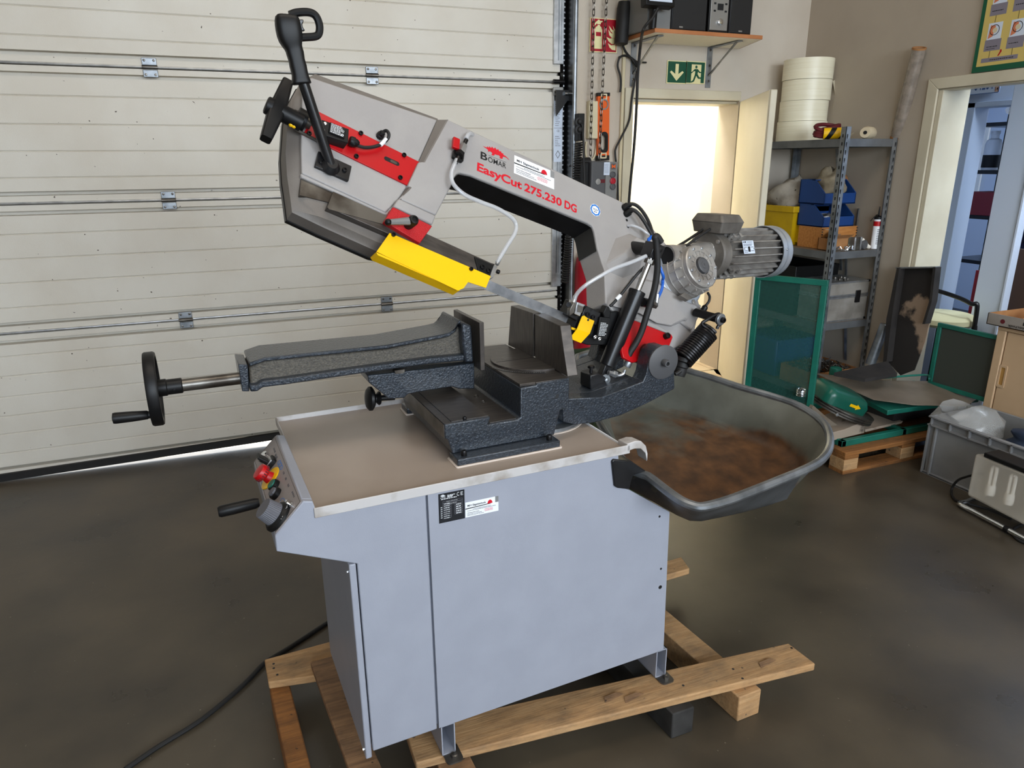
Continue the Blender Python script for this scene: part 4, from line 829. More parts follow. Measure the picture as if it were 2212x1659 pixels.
# boss for the cylinder pin
c_ = Vector((0.4271,0.2398)).to_3d() if False else Vector((*(0.4172,0.2355), .012))
mb = MB(BM); A_ = [(0.3522,0.1814),(0.3822,0.2859),(0.4401,0.3305),(0.4993,0.3212),(0.5065,0.2971),(0.4922,0.2062),(0.4242,0.1562),(0.3696,0.1548)]; C_ = [(0.391,0.2193),(0.4131,0.2551),(0.4358,0.2917),(0.4666,0.2969),(0.475,0.2896),(0.4654,0.2434),(0.4415,0.2199),(0.4073,0.205)]
mb.loft([(a, b, .010) for a, b in A_], [(a, b, .055) for a, b in C_]); mb.build('pin_boss', M_cast, bow, bevel=.006, seg=3)
p = Vector((0.1082,0.3931,1.3667)); pe = p + Vector((0, -.115, 0))
pin = MB().lathe([(.0195, 0), (.0195, .095), (.017, .098)], p + Vector((0, .02, 0)), (0, -1, 0), 22).build('cylinder_pin', M_bolt, bow)
# hydraulic cylinder
vc = .285
eye = Vector((-0.0852,0.262,1.0047)); ct = Vector((0.096,0.285,1.3694)); cb = Vector((-0.0676,0.285,1.0029))
ax = (ct - cb).normalized(); Lc = (ct - cb).length
t0 = Vector((-0.0487,0.285,1.0393)); t1 = Vector((0.0431,0.285,1.2585))
t0 = cb + ax * ax.dot(t0 - cb); t1 = cb + ax * ax.dot(t1 - cb)
sd = ax.cross(Vector((0, 1, 0))).normalized()
blk = MB(frame(ct, sd, ax)); blk.box((-.02, -.024, -.02), (.02, .022, .03))
cyl = MB().lathe([(.023, 0), (.0245, .002), (.0245, (t1 - t0).length - .012), (.0255, (t1 - t0).length - .012), (.0255, (t1 - t0).length - .002), (.023, (t1 - t0).length)], t0, ax, 28).build('hydraulic_cylinder', M_blackp, saw)
blk.build('rod_end', M_blackp, cyl, bevel=.002)
bolt(ct + Vector((.004, -.02, .006)), (0, -1, 0), .009, .006, cyl, M_blackp, sock=False)
MB().cyl(t1, ct - ax * .02, .0098, n=18).build('piston_rod', M_chrome, cyl)
MB().lathe([(.015, 0), (.0155, .002), (.0155, .012), (.014, .013)], ct - ax * .04, ax, 6).build('lock_nut', M_steel, cyl)
fm = frame(cb, sd, ax); MB(fm).box((-.015, .0, -.013), (.015, (t0 - cb).length + .004, .013)).build('eye_shank', M_blackp, cyl, bevel=.002)
MB().lathe([(.018, -.016), (.018, .016)], cb, (0, -1, 0), 24).build('eye', M_blackp, cyl)
MB().lathe([(.0165, .016), (.017, .018), (.0165, .020), (.008, .0205)], cb, (0, -1, 0), 24).build('washer', M_galv, cyl)
bolt(cb + Vector((0, -.020, 0)), (0, -1, 0), .0075, .008, cyl, M_galv, 'eye_bolt', False)
# hydraulic hose and fittings
MB().tube([(0.0033,0.262,1.0552),(0.0132,0.262,1.0787),(0.0339,0.262,1.1064),(0.0511,0.262,1.14),(0.0646,0.262,1.1818),(0.078,0.262,1.2234),(0.0885,0.262,1.2597),(0.094,0.262,1.2961),(0.0948,0.262,1.3324)]+[(0.0863,0.262,1.3951),(0.081,0.262,1.411),(0.0894,0.262,1.4124),(0.1035,0.262,1.396)], .0098, 12).build('hydraulic_hose', M_rubber, saw)
p = Vector((0.0127,0.262,1.0567)); q = Vector((-0.0032,0.262,1.0255))
fit = MB().lathe([(.0115, 0), (.0125, .002), (.0125, .022), (.0115, .025)], p, q - p, 16).build('hose_ferrule', M_galv, saw)
MB().tube([(-0.0033,0.262,1.0269),(-0.0084,0.262,1.0151),(-0.0215,0.262,1.0113),(-0.0358,0.262,1.0132)], .0052, 10).build('bent_pipe', M_alu, fit)
a1 = Vector((-0.0327,0.262,1.0155)); a2 = Vector((-0.0549,0.262,1.024)); a3 = Vector((-0.0675,0.262,1.0271))
MB().lathe([(.0095, 0), (.0105, .001), (.0105, .013), (.0095, .014)], a1, a2 - a1, 6).build('union_nut', M_alu, fit)
MB().lathe([(.007, .012), (.008, .013), (.008, .030), (.006, .031)], a1, a3 - a1, 6).build('union_nut', M_alu, fit)
a1 = Vector((0.0658,0.285,1.2206)); a2 = Vector((0.1217,0.285,1.2048))
prt = MB().lathe([(.014, 0), (.014, .02), (.012, .022), (.012, .034)], a1, a2 - a1, 16).build('port_fitting', M_blackp, cyl)
MB().lathe([(.0115, .036), (.0115, .05), (.010, .052)], a1, a2 - a1, 6).build('brass_nut', M_steel, prt)
q = Vector((0.1141,0.285,1.2109)); MB().lathe([(.0075, 0), (.0075, .022), (.006, .03)], q, (.1, 0, 1), 10).build('elbow_nut', M_alu, prt)
# second clear hose to the lower guide
MB().tube([(0.06,0.27,1.359),(0.012,0.27,1.3444),(-0.0457,0.27,1.3307),(-0.098,0.27,1.3101),(-0.1385,0.275,1.2881),(-0.1571,0.29,1.2629),(-0.1608,0.3,1.2369)], .0056, 10).build('coolant_hose', M_hose, saw)
MB().tube([(0.0769,0.3,1.3223),(0.0519,0.3,1.3023),(0.0191,0.3,1.2685),(-0.0177,0.3,1.2315),(-0.0383,0.3,1.2151)], .0045, 8).build('sensor_cable', M_rubber, saw)
p_ = [(-0.0054,0.297,1.2455),(-0.0198,0.297,1.234)]; MB().cyl(p_[0], p_[1], .0058, n=10).build('cable_marker', M_white, saw)
# lower guide assembly
lg = MB().prism([(-0.1548,1.2375),(-0.1189,1.2239),(-0.0668,1.198),(-0.0017,1.1945),(-0.0086,1.1384),(-0.0414,1.0969),(-0.1095,1.1047),(-0.1612,1.1267),(-0.1703,1.137),(-0.1476,1.1821),(-0.1774,1.1981)], .305, .36, 'uz').build('lower_guide', M_black, saw, bevel=.002)
MB().prism([(-0.1277,1.2191),(-0.0715,1.1994),(-0.087,1.1638),(-0.1416,1.1825)], .295, .345, 'uz').build('guide_block', M_blackp, lg, bevel=.002)
mb = MB()
for px in [(-0.1166,0.2945,1.2059),(-0.0989,0.2945,1.1947)]:
    a = Vector(px); fm = frame(a, (0.35, 0, -1), (1, 0, .35)); mb.M = fm; mb.prism(rrect(-.016, -.0085, .010, .0085, .008), -.0004, .0004)
mb.build('slot', M_ink, lg)
for px in [(-0.1186,0.2945,1.2),(-0.1003,0.2945,1.1904)]: bolt(px, (0, -1, 0), .0068, .006, lg)
MB().prism([(-0.1562,1.2398),(-0.128,1.2286),(-0.1353,1.2246),(-0.1464,1.197),(-0.1657,1.2067)], .288, .335, 'uz').build('alloy_block', M_alu, lg, bevel=.0015)
MB().prism([(-0.1548,1.232),(-0.1371,1.2252),(-0.141,1.2075),(-0.1558,1.2115)], .286, .289, 'uz').build('alloy_recess', M_steel, lg)
MB().prism([(-0.1708,1.2415),(-0.1634,1.2383),(-0.1672,1.2103),(-0.1845,1.2017),(-0.1828,1.2221)], .284, .30, 'uz').build('blade_roller', M_steel, lg, bevel=.002)
bolt(Vector((-0.1865,0.284,1.2354)), (-.5, -.8, .2), .008, .012, lg)
MB().cyl((-0.1664,0.295,1.2368), (-0.1566,0.3,1.2557), .006, n=12).build('hose_nipple', M_alu, lg)
yp = MB(); A_ = [(-0.139,0.29,1.1963),(-0.1316,0.29,1.1982),(-0.1195,0.29,1.1892),(-0.0966,0.29,1.179),(-0.1106,0.29,1.1433),(-0.1544,0.29,1.1612)]; C_ = [(-0.1778,0.25,1.1719),(-0.135,0.25,1.1544),(-0.1637,0.25,1.1295),(-0.2012,0.25,1.1474)]
yp.loft([Vector(a) + Vector((0, .0016, 0)) for a in A_], A_); yp.loft([A_[5], A_[4], C_[2], C_[3]], [Vector(a) + Vector((0, .0016, -.001)) for a in (A_[5], A_[4], C_[2], C_[3])])
yp.build('yellow_guard', M_yel, lg)
mb = MB(); a = Vector((-0.1181,0.2895,1.1839)); mb.cyl(a, a + Vector((0, .002, 0)), .0035, n=10); mb.build('drip_mark', M_ink, lg)
MB().prism([(-0.167,1.1656),(-0.1369,1.1545),(-0.1412,1.1483),(-0.1669,1.159)], .30, .345, 'uz').build('rear_guard', M_yel, lg)
# lower limit switch with printed cover
s4 = [(-0.0758,0.285,1.1885),(-0.0389,0.285,1.1822),(-0.0919,0.285,1.1263)]
fm, w, h = qframe(s4[0], s4[1], s4[2])
ls = MB(fm).box((0, 0, -.03), (w, h, 0)).build('limit_switch', M_black, saw, bevel=.0015)
bars(fm, [(w * .15, h * (.72 - .07 * i), w * random.uniform(.5, .75), h * .035) for i in range(9)], M_inkw, ls, thick=.0004)
MB(fm).box((w * .2, h * .84, 0), (w * .75, h * .88, .0006)).build('cover_slot', M_ink, ls)
MB().prism([(-0.0716,1.2003),(-0.0602,1.2204),(-0.0493,1.2154),(-0.044,1.1977),(-0.0465,1.182),(-0.0665,1.1853)], .285, .31, 'uz').build('cable_gland', M_black, ls, bevel=.003)
for px in [(-0.0973,0.284,1.1325),(-0.0818,0.284,1.1254)]: bolt(px, (0, -1, 0), .006, .004, ls, M_chrome)
# red pivot bracket
rb = [(0.4811,0.0381),(0.6357,0.044),(0.6432,0.0361),(0.63,0.0018),(0.6115,-0.0441),(0.4827,-0.1033),(0.4456,-0.0998),(0.4365,-0.0792),(0.4456,-0.0159)]
rb_o = MB(BM).prism(rb, .010, .020).build('pivot_bracket', M_red, bow, bevel=.002)
mb = MB().cyl((0.1745,0.3099,1.0979), Vector((0.1745,0.3099,1.0979)) + BN * .014, .0095, n=20).build('bracket_bolt', M_bolt, rb_o)
bolt(Vector((0.1745,0.3099,1.0979)) + BN * .004, BN, .0095, .012, rb_o)
MB(BM).prism([(0.4825,0.0449),(0.5674,0.0513),(0.6266,0.0453),(0.6297,0.04),(0.4758,0.0333)], .008, .024).build('bracket_ledge', M_cast, bow, bevel=.002)
# lower wheel housing web under the gearbox
mb = MB(BM); mb.loft([(a, b, .0) for a, b in [(0.3958,0.0617),(0.5153,0.0823),(0.5898,0.076),(0.6549,0.0826),(0.7494,0.1171),(0.7758,0.1858),(0.7925,0.2152),(0.7397,0.2039),(0.58,0.2216),(0.4742,0.2043)]], [(a, b, .03) for a, b in [(0.3807,0.0411),(0.4884,0.0576),(0.5614,0.0514),(0.6193,0.0642),(0.6827,0.1136),(0.6979,0.1502),(0.7139,0.1742),(0.6911,0.1743),(0.552,0.1896),(0.4592,0.1687)]])
mb.build('housing_web', M_cast, bow, bevel=.004)
mb = MB(BM); mb.prism([(0.6718,0.0997),(0.7231,0.0879),(0.755,0.1484),(0.777,0.1884),(0.7302,0.1863),(0.6919,0.1469)], -.02, .022); mb.build('spring_boss', M_cast, bow, bevel=.004)
MB(BM).prism([(0.6634,0.101),(0.7759,0.1469),(0.7684,0.0544),(0.705,-0.0406),(0.672,-0.0429)], -.075, -.01).build('housing_back', M_cast, bow, bevel=.004)
# gearbox
gc = Vector((*(0.668,0.2684), 0)); GB = lambda r, h, n=40: None
G0 = BM @ Vector((gc.x, gc.y, 0))
ring = MB().lathe([(.104, .0), (.104, .014), (.098, .019), (.088, .020)], G0, BN, 48).build('gearbox', M_shroud, saw)
mb = MB(); mb.lathe([(.086, .014), (.082, .035), (.085, .039), (.082, .043), (.080, .062), (.083, .066), (.080, .070), (.074, .092)], G0, BN, 40); mb.build('gear_housing', M_motor, ring)
mb = MB()
for i in range(16):
    t = 2 * PI * i / 16; r = BD * math.cos(t) + BT * math.sin(t); sdv = BN.cross(r)
    p = G0 + r * .079; mb.loft([p + BN * .035 + sdv * a + r * b for a, b in ((-.0025, -.004), (.0025, -.004), (.0025, .004), (-.0025, .004))], [p + BN * .088 + sdv * a + r * b for a, b in ((-.0025, -.004), (.0025, -.004), (.0025, .003), (-.0025, .003))])
mb.build('housing_rib', M_motor, ring)
MB().lathe([(.070, .09), (.0715, .092), (.0715, .106), (.068, .109), (.050, .110), (.049, .106), (.036, .106), (.034, .110), (.030, .110), (.029, .103), (.001, .103)], G0, BN, 44).build('flange_cover', M_motor, ring)
mb = MB()
for i in range(14):
    t = 2 * PI * i / 14; r = BD * math.cos(t) + BT * math.sin(t); sdv = BN.cross(r); p = G0 + r * .0425 + BN * .1075
    mb.loft([p + sdv * a + r * b - BN * .002 for a, b in ((-.0025, -.008), (.0025, -.008), (.0025, .008), (-.0025, .008))], [p + sdv * a + r * b + BN * .002 for a, b in ((-.002, -.008), (.002, -.008), (.002, .008), (-.002, .008))])
mb.build('cover_rib', M_motor, ring)
for i in range(9):
    t = 2 * PI * i / 9 + .3; r = BD * math.cos(t) + BT * math.sin(t); bolt(G0 + r * .0605 + BN * .1085, BN, .0055, .006, ring, M_alu)
sc = MB().lathe([(.026, .103), (.026, .116), (.022, .118), (.021, .1165), (.012, .1165), (.011, .118), (.004, .118), (.003, .116)], G0, BN, 32).build('shaft_cap', M_ctrl, ring)
for px in [(0.2918,0.3813,1.1701),(0.3436,0.3971,1.1757)]: bolt(px, BN, .009, .008, ring, M_motor, 'housing_bolt', False)
MB(BM).prism([(0.6414,0.1788),(0.6808,0.1746),(0.6592,0.1573),(0.623,0.1606)], .05, .064).build('gear_plate', M_motord, ring)
# worm housing, motor
w0 = Vector((*(0.5714,0.2871), .045)); w1 = Vector((*(0.7596,0.3821), .045)); w2_ = Vector((*(1.0902,0.5352), .045))
P0, P1, P2 = BM @ w0, BM @ w1, BM @ w2_; wd_ = (P2 - P0).normalized(); L1 = (P1 - P0).length; L2 = (P2 - P0).length
wx, wy, _ = basis(wd_)
wh_ = MB().pipe(P0, P0 + wd_ * .03, .037, .031, 32).build('worm_housing', M_motor, saw)
MB().lathe([(.031, .006), (.030, .008), (.001, .008)], P0, wd_, 32).build('seal_cap', M_black, wh_)
MB().lathe([(.037, .03), (.035, .05), (.038, .085), (.042, L1 - .01)], P0, wd_, 32).build('worm_tube', M_motor, wh_)
mot = MB().lathe([(.074, L1 - .012), (.079, L1 - .008), (.079, L1 + .018), (.072, L1 + .022), (.074, L1 + .035), (.066, L1 + .05)], P0, wd_, 44).build('motor', M_motord, saw)
for i in range(4):
    t = PI / 4 + i * PI / 2; r = wx * math.cos(t) + wy * math.sin(t); bolt(P0 + wd_ * (L1 - .012) + r * .066, -wd_, .007, .006, mot, M_motor, 'flange_bolt', False)
q = MB(frame(P0 + wd_ * (L1 - .013), wx, wy)); q.prism(rrect(-.034, -.046, .050, .042, .02), -.003, .003); q.build('flange_pad', M_motor, mot, bevel=.002)
MB().lathe([(.066, L1 + .04), (.066, L2 - .03)], P0, wd_, 40).build('stator_body', M_motord, mot)  # dark gaps between the fins are put into this body's tone
fin = MB()
for i in range(22):
    t = 2 * PI * i / 22; r = wx * math.cos(t) + wy * math.sin(t); sv = wd_.cross(r); a = P0 + wd_ * (L1 + .035); b = P0 + wd_ * (L2 - .045)
    fin.loft([p + r * q + sv * e for p, q, e in ((a, .062, -.0028), (b, .062, -.0028), (b, .062, .0028), (a, .062, .0028))], [p + r * q + sv * e for p, q, e in ((a, .086, -.0016), (b, .086, -.0016), (b, .086, .0016), (a, .086, .0016))])
fin.build('cooling_fins', M_motor, mot)['kind'] = 'stuff'
sh = MB().pipe(P0 + wd_ * (L2 - .055), P0 + wd_ * (L2 - .004), .093, .0905, 48).build('fan_shroud', M_shroud, mot)
MB().lathe([(.093, L2 - .004), (.092, L2 + .004), (.084, L2 + .013), (.02, L2 + .016), (.001, L2 + .016)], P0, wd_, 48).build('shroud_end', M_shroud, sh)
MB().lathe([(.0945, L2 - .03), (.0945, L2 - .027)], P0, wd_, 48, False).build('shroud_bead', M_shroud, sh)
def radial(px_ang): 
    return wx * math.cos(px_ang) + wy * math.sin(px_ang)
front = (-Vector((0, 1, 0))); front = (front - wd_ * front.dot(wd_)).normalized(); upv = wd_.cross(front); upv = upv if upv.z > 0 else -upv
for f_, h_ in ((.35, .8),): pass
rn = (front * .94 + upv * .34).normalized(); tn = wd_.cross(rn); tn = tn if tn.z > 0 else -tn
fm = frame(P0 + wd_ * (L1 + .075) + rn * .088 - tn * .022, wd_, tn); 
mp_ = flat(fm, rect(0, 0, .062, .044), M_plate, mot, 'motor_plate', .001)
bars(fm, [(.003, .037, .02, .0045), (.026, .038, .03, .002), (.003, .031, .05, .002), (.003, .027, .046, .002), (.003, .021, .018, .002), (.042, .021, .016, .002), (.003, .009, .02, .002), (.042, .008, .017, .002), (.003, .004, .02, .002)], M_ink, mot, thick=.0014)
flat(fm, rect(.026, .006, .038, .024), M_ink, mot, 'plate_block', .0013)
for x in (.004, .058): bolt(fm @ Vector((x, .016, .001)), rn, .003, .002, mot, M_alu)
lugs = MB()
for k_, ang in enumerate((.86, -.62, -1.0)):
    rr = (front * math.cos(ang) + upv * math.sin(ang)); tt = wd_.cross(rr)
    for off in (.055, .09): 
        c = P0 + wd_ * (L1 + off) + rr * .083; lugs.M = frame(c, wd_, tt); lugs.box((-.006, -.009, -.008), (.006, .009, .007))
lugs.M = Matrix.Identity(4); lugs.build('mounting_lug', M_motor, mot, bevel=.001)
for k_, ang in enumerate((.86, -.62)):
    rr = (front * math.cos(ang) + upv * math.sin(ang))
    for off in (.055, .09): MB().cyl(P0 + wd_ * (L1 + off) + rr * .0895, P0 + wd_ * (L1 + off) + rr * .0906, .0032, n=10).build('lug_hole', M_ink, mot)
bolt(P0 + wd_ * (L2 - .04) + (front * .98 + upv * .2) * .093, front, .005, .003, mot, M_chrome)
# terminal box
tb_ = [Vector((0.3911,0.4946,1.4156)), Vector((0.6175,0.5483,1.4106))]
cbx = P0 + wd_ * (L1 + .028) + upv * .086; fm = frame(cbx, wd_, -front)
mb = MB(fm); mb.loft([(x, y, -.012) for x, y in rrect(-.055, -.062, .05, .05, .008)], [(x, y, .022) for x, y in rrect(-.062, -.07, .058, .056, .008)]); tbo = mb.build('terminal_box', M_motord, mot, bevel=.002)
mb = MB(fm); mb.loft([(x, y, .022) for x, y in rrect(-.064, -.072, .06, .058, .008)], [(x, y, .048) for x, y in rrect(-.052, -.058, .048, .048, .012)]); mb.build('box_lid', M_motord, tbo, bevel=.003)
mb = MB()
a = fm @ Vector((-.055, -.02, .0)); 
MB().tube([a, a - wd_ * .03 - upv * .012, a - wd_ * .08 - upv * .035, a - wd_ * .13 - upv * .06], .0045, 8).build('motor_cable', M_rubber, mot)
a = fm @ Vector((-.055, .01, -.004)); MB().tube([a, a - wd_ * .03 - upv * .014, a - wd_ * .08 - upv * .036, a - wd_ * .13 - upv * .055], .0045, 8).build('motor_cable', M_rubber, mot)
# counter spring on its pin
p = Vector((0.3284,0.36,1.1511)); q = Vector((0.3419,0.255,1.1465))
spn_ = MB().lathe([(.0135, 0), (.0135, (q - p).length - .006), (.012, (q - p).length)], p, q - p, 18).build('spring_pin', M_bolt, bow)
MB().lathe([(.018, 0), (.019, .002), (.019, .009), (.017, .011), (.008, .012)], q - (q - p).normalized() * .006, q - p, 20).build('pin_washer', M_galv, spn_)
bolt(q + (q - p).normalized() * .004, q - p, .009, .012, spn_, M_bolt)
s0 = Vector((0.3121,0.27,1.1104)); s1_ = Vector((0.2161,0.27,1.0283)); ax = (s1_ - s0).normalized(); x, y, _ = basis(ax); Ls = (s1_ - s0).length; nt = 15
pts = [s0 + ax * (Ls * i / (nt * 20)) + (x * math.cos(2 * PI * i / 20) + y * math.sin(2 * PI * i / 20)) * .031 for i in range(nt * 20 + 1)]
hook = [(0.3391,0.265,1.1145),(0.3431,0.265,1.124),(0.3547,0.265,1.1307),(0.3605,0.265,1.1459),(0.3442,0.265,1.1612),(0.3249,0.265,1.1592),(0.297,0.265,1.1483),(0.2791,0.265,1.1345)]
hk = [Vector(p) for p in hook]
MB().tube(catmull(hk + [pts[0]], 6) + pts, .0052, 7, 0).build('counter_spring', M_bolt, saw)
e = s1_ - ax * .01; MB().lathe([(.024, 0), (.026, .012), (.019, .016), (.021, .03), (.018, .034), (.020, .046), (.018, .06)], e, ax * .6 + Vector((.1, 0, -.75)), 20).build('rubber_boot', M_rubber, saw)
a = [(0.1753,0.25,0.9912),(0.1867,0.25,0.9956),(0.1957,0.25,1.0003)]; MB().tube(a, .006, 8).build('cable_loop', M_rubber, saw)
a = Vector((0.3692,0.36,1.1696)); MB().lathe([(.006, 0), (.010, .005), (.010, .02), (.006, .03)], a, (-.3, 0, -.5), 12).build('cable_gland', M_black, bow)
MB().tube([(0.3692,0.36,1.1696),(0.3805,0.36,1.1828),(0.3815,0.36,1.1989),(0.3727,0.36,1.2117)], .0042, 8).build('motor_lead', M_rubber, bow)
# mains lead hidden from the back of the cabinet to the floor is a thing of its own (power_cable)
# ================================================================ things around the saw
# timbers the saw stands on
skid = thing('wooden_skid', 'rough pallet of weathered timber planks and beams bolted under the grey bandsaw', 'pallet')
def plank(name, c, z0, z1, mat, bev=.004):
    return MB().prism(c, z0, z1).build(name, mat, skid, bevel=bev)
def quad_w(p, q, r, s): return [p, q, r, s]
plank('plank', [(1.5541,1.3525),(1.5474,1.463)]+[(.30,1.585),(.30,1.455)], .091, .117, M_wood)
plank('plank', [(-0.0448,2.0352),(0.1647,2.0451)]+[(.25,1.98),(.25,1.87)]+[(-0.0398,1.9202)], .091, .117, M_wood)
plank('plank', [(0.088,1.9339),(0.1599,1.9368)]+[(.245,1.12),(.165,1.12)], .119, .142, M_woodg)
plank('beam', [(-0.0398,1.9391)]+[(0.0198,1.9221)]+[(.075,1.1),(.02,1.1)], .0, .09, M_woodo)
bx = [(1.261,1.3471),(1.3458,1.3507)]
plank('beam', [(bx[0][0], bx[0][1]), (bx[1][0], bx[1][1]), (bx[1][0] - .09, bx[1][1] + .95), (bx[0][0] - .09, bx[0][1] + .95)], 0, .09, M_wood)
bx = [(1.0397,1.3666),(1.1153,1.3678)]
plank('beam', [(bx[0][0], bx[0][1]), (bx[1][0], bx[1][1]), (bx[1][0] - .09, bx[1][1] + .90), (bx[0][0] - .09, bx[0][1] + .90)], 0, .09, M_dark)
plank('beam', [(.36, 1.40), (.45, 1.40), (.42, 2.0), (.33, 2.0)], 0, .09, M_woodg)
e_ = [(1.5336,1.9888),(1.5134,1.9544),(1.4171,1.946)]
plank('plank', [(e_[0][0], e_[0][1] + .05), (e_[1][0], e_[1][1]), (.35, e_[1][1] - .06), (.35, e_[0][1] - .01)], .091, .117, M_wood)
for px in [(1.3004,1.43,0.1172),(1.2997,1.3855,0.1172),(1.5385,1.4387,0.1172),(1.1158,1.4288,0.1172)]+[(-0.019,2.0008,0.1172),(-0.0199,1.9795,0.1172),(-0.012,1.9445,0.1172)]: MB().cyl(px, Vector(px) + Vector((0, 0, .0006)), .004, n=8).build('nail_head', M_dark, skid)
for i, px in enumerate([(0.8636,1.4534,0.1172),(0.918,1.4309,0.1172),(1.3829,1.3998,0.1172)]):
    a = Vector(px); MB().add([a, a + Vector((.07, .012, .001)), a + Vector((.05, .022, .006)), a + Vector((.008, .02, .004))], [(0, 1, 2, 3)]).build('splinter', M_woodg, skid)
tag(MB().tube([(-0.4379,1.849,0.008),(-0.3594,1.9015,0.008),(-0.2491,1.9635,0.008),(-0.1556,2.0427,0.008),(-0.0975,2.1031,0.008),(-0.0477,2.1626,0.008),(0.0286,2.2082,0.008),(0.0958,2.2509,0.008),(0.181,2.3044,0.008),(0.2762,2.347,0.008)]+[(.36, 2.08, .008), (.48, 2.02, .05), (.52, 1.95, .20), (.52, 1.915, .26)], .0075, 10).build('power_cord', M_rubber), 'black power cord lying across the dark floor left of the saw', 'cord')
# wheelbarrow tub under the saw
tubrim = [(-0.0984,0.1366),(-0.0877,0.0065),(-0.086,-0.0662),(-0.0811,-0.1263),(-0.0665,-0.1601),(-0.0449,-0.1733),(0.0143,-0.1738),(0.0816,-0.1671),(0.2116,-0.1483),(0.3537,-0.1261),(0.4435,-0.101),(0.5254,-0.0536),(0.5963,0.0106),(0.6511,0.0884),(0.6752,0.2016),(0.6484,0.3023),(0.5977,0.4086),(0.5607,0.5149),(0.5152,0.6197),(0.4704,0.7345),(0.3958,0.8488),(0.2979,0.9004),(0.138,0.8068)]
def tubp(k, drop, sh):
    R = []
    cx = sum(p[0] for p in tubrim) / len(tubrim); cy = sum(p[1] for p in tubrim) / len(tubrim)
    for u, v in tubrim: R.append((cx + (u - cx) * k + sh[0], cy + (v - cy) * k + sh[1], .80 + .10 * v - drop))
    return R
sh_ = (.05, .035)
near_b = [(-0.0174,0.2657),(0.0071,0.1795),(0.0289,0.0987),(0.0445,0.037),(0.0617,-0.0005),(0.0928,-0.0155),(0.1626,-0.0207),(0.2372,-0.0246),(0.3363,-0.0241),(0.417,-0.0175)]
def low(dz, f=1.0):
    R = tubp(.74, .165, sh_); cx = sum(p[0] for p in R) / len(R); cy = sum(p[1] for p in R) / len(R); R = [(a, b) for a, b, c in R]
    for i, p in enumerate(near_b): R[i] = p
    return [(cx + (a - cx) * f, cy + (b - cy) * f, .80 + .10 * b - .165 + dz) for a, b in R]
def mid(A, B, t, dz=0): return [(a[0] + (b[0] - a[0]) * t, a[1] + (b[1] - a[1]) * t, a[2] + (b[2] - a[2]) * t + dz) for a, b in zip(A, B)]
r0 = tubp(1, 0, (0, 0)); r1 = tubp(.985, .006, (0, 0)); lo1 = low(0); lo2 = low(-.002, .9)
mb = MB(); mb.rings([r0, r1, mid(r1, lo1, .85), mid(r1, lo1, 1.0), lo2, low(-.002, .4)], False, True)
shell = mb.build('outer_shell', M_galvd, None, ang=50)
li = low(.004, .985); ri = tubp(.975, .006, (0, 0))
mb = MB(); mb.rings([low(.004, .4), low(.004, .88), mid(ri, li, .93), mid(ri, li, .8), ri, tubp(.998, 0, (0, 0))], True, False)
tub = mb.build('wheelbarrow_tub', M_rust, ang=60); tub.location = (1.0779,1.4855,0); tub.rotation_euler = (0, 0, 0.05463)
tag(tub, 'galvanised wheelbarrow tub with rusty bottom, hung under the right end of the saw', 'wheelbarrow tub')
shell.parent = tub
MB().tube([(a, b, c + .002) for a, b, c in tubp(1, 0, (0, 0))], .0125, 10, 3, True).build('rolled_rim', M_galv, tub)
# green plastic carrier with a slotted handle behind the tub
gcr = thing('plastic_carrier', 'dark green plastic carrier with slotted handle behind the saw base', 'carrier', (0, 0, 0))
hp_ = [(1.4792,0.7089),(1.5111,0.7525),(1.5842,0.7516),(1.664,0.7319),(1.6658,0.6814)]
hl_ = [(1.595,0.7156),(1.5996,0.7274),(1.6645,0.7182),(1.6649,0.7053),(1.625,0.7069)]
x0g = min(p[0] for p in hp_); x1g = max(p[0] for p in hp_); z0g = min(p[1] for p in hp_); z1g = max(p[1] for p in hp_)
mb = MB(); R0 = [(x0g, z0g - .0), (x0g + .05, z1g - .02), (x0g + .12, z1g), (x1g + .1, z1g), (x1g + .18, z1g - .02), (x1g + .22, z0g)]
H0 = [(x0g + .14, z0g + .035), (x0g + .14, z0g + .045), (x0g + .16, z0g + .056), (x1g + .05, z0g + .056), (x1g + .07, z0g + .045), (x1g + .07, z0g + .035)]
mb.holed(R0, H0, 2.93, 2.955, 'uz'); mb.build('handle', M_greend, gcr, bevel=.004)
mb = MB(); mb.loft([(x0g + .04, 2.75, .0), (x1g + .18, 2.75, 0), (x1g + .18, 3.15, 0), (x0g + .04, 3.15, 0)], [(x0g, 2.70, z0g), (x1g + .22, 2.70, z0g), (x1g + .22, 3.2, z0g), (x0g, 3.2, z0g)], True, False); mb.build('carrier_body', M_greend, gcr)

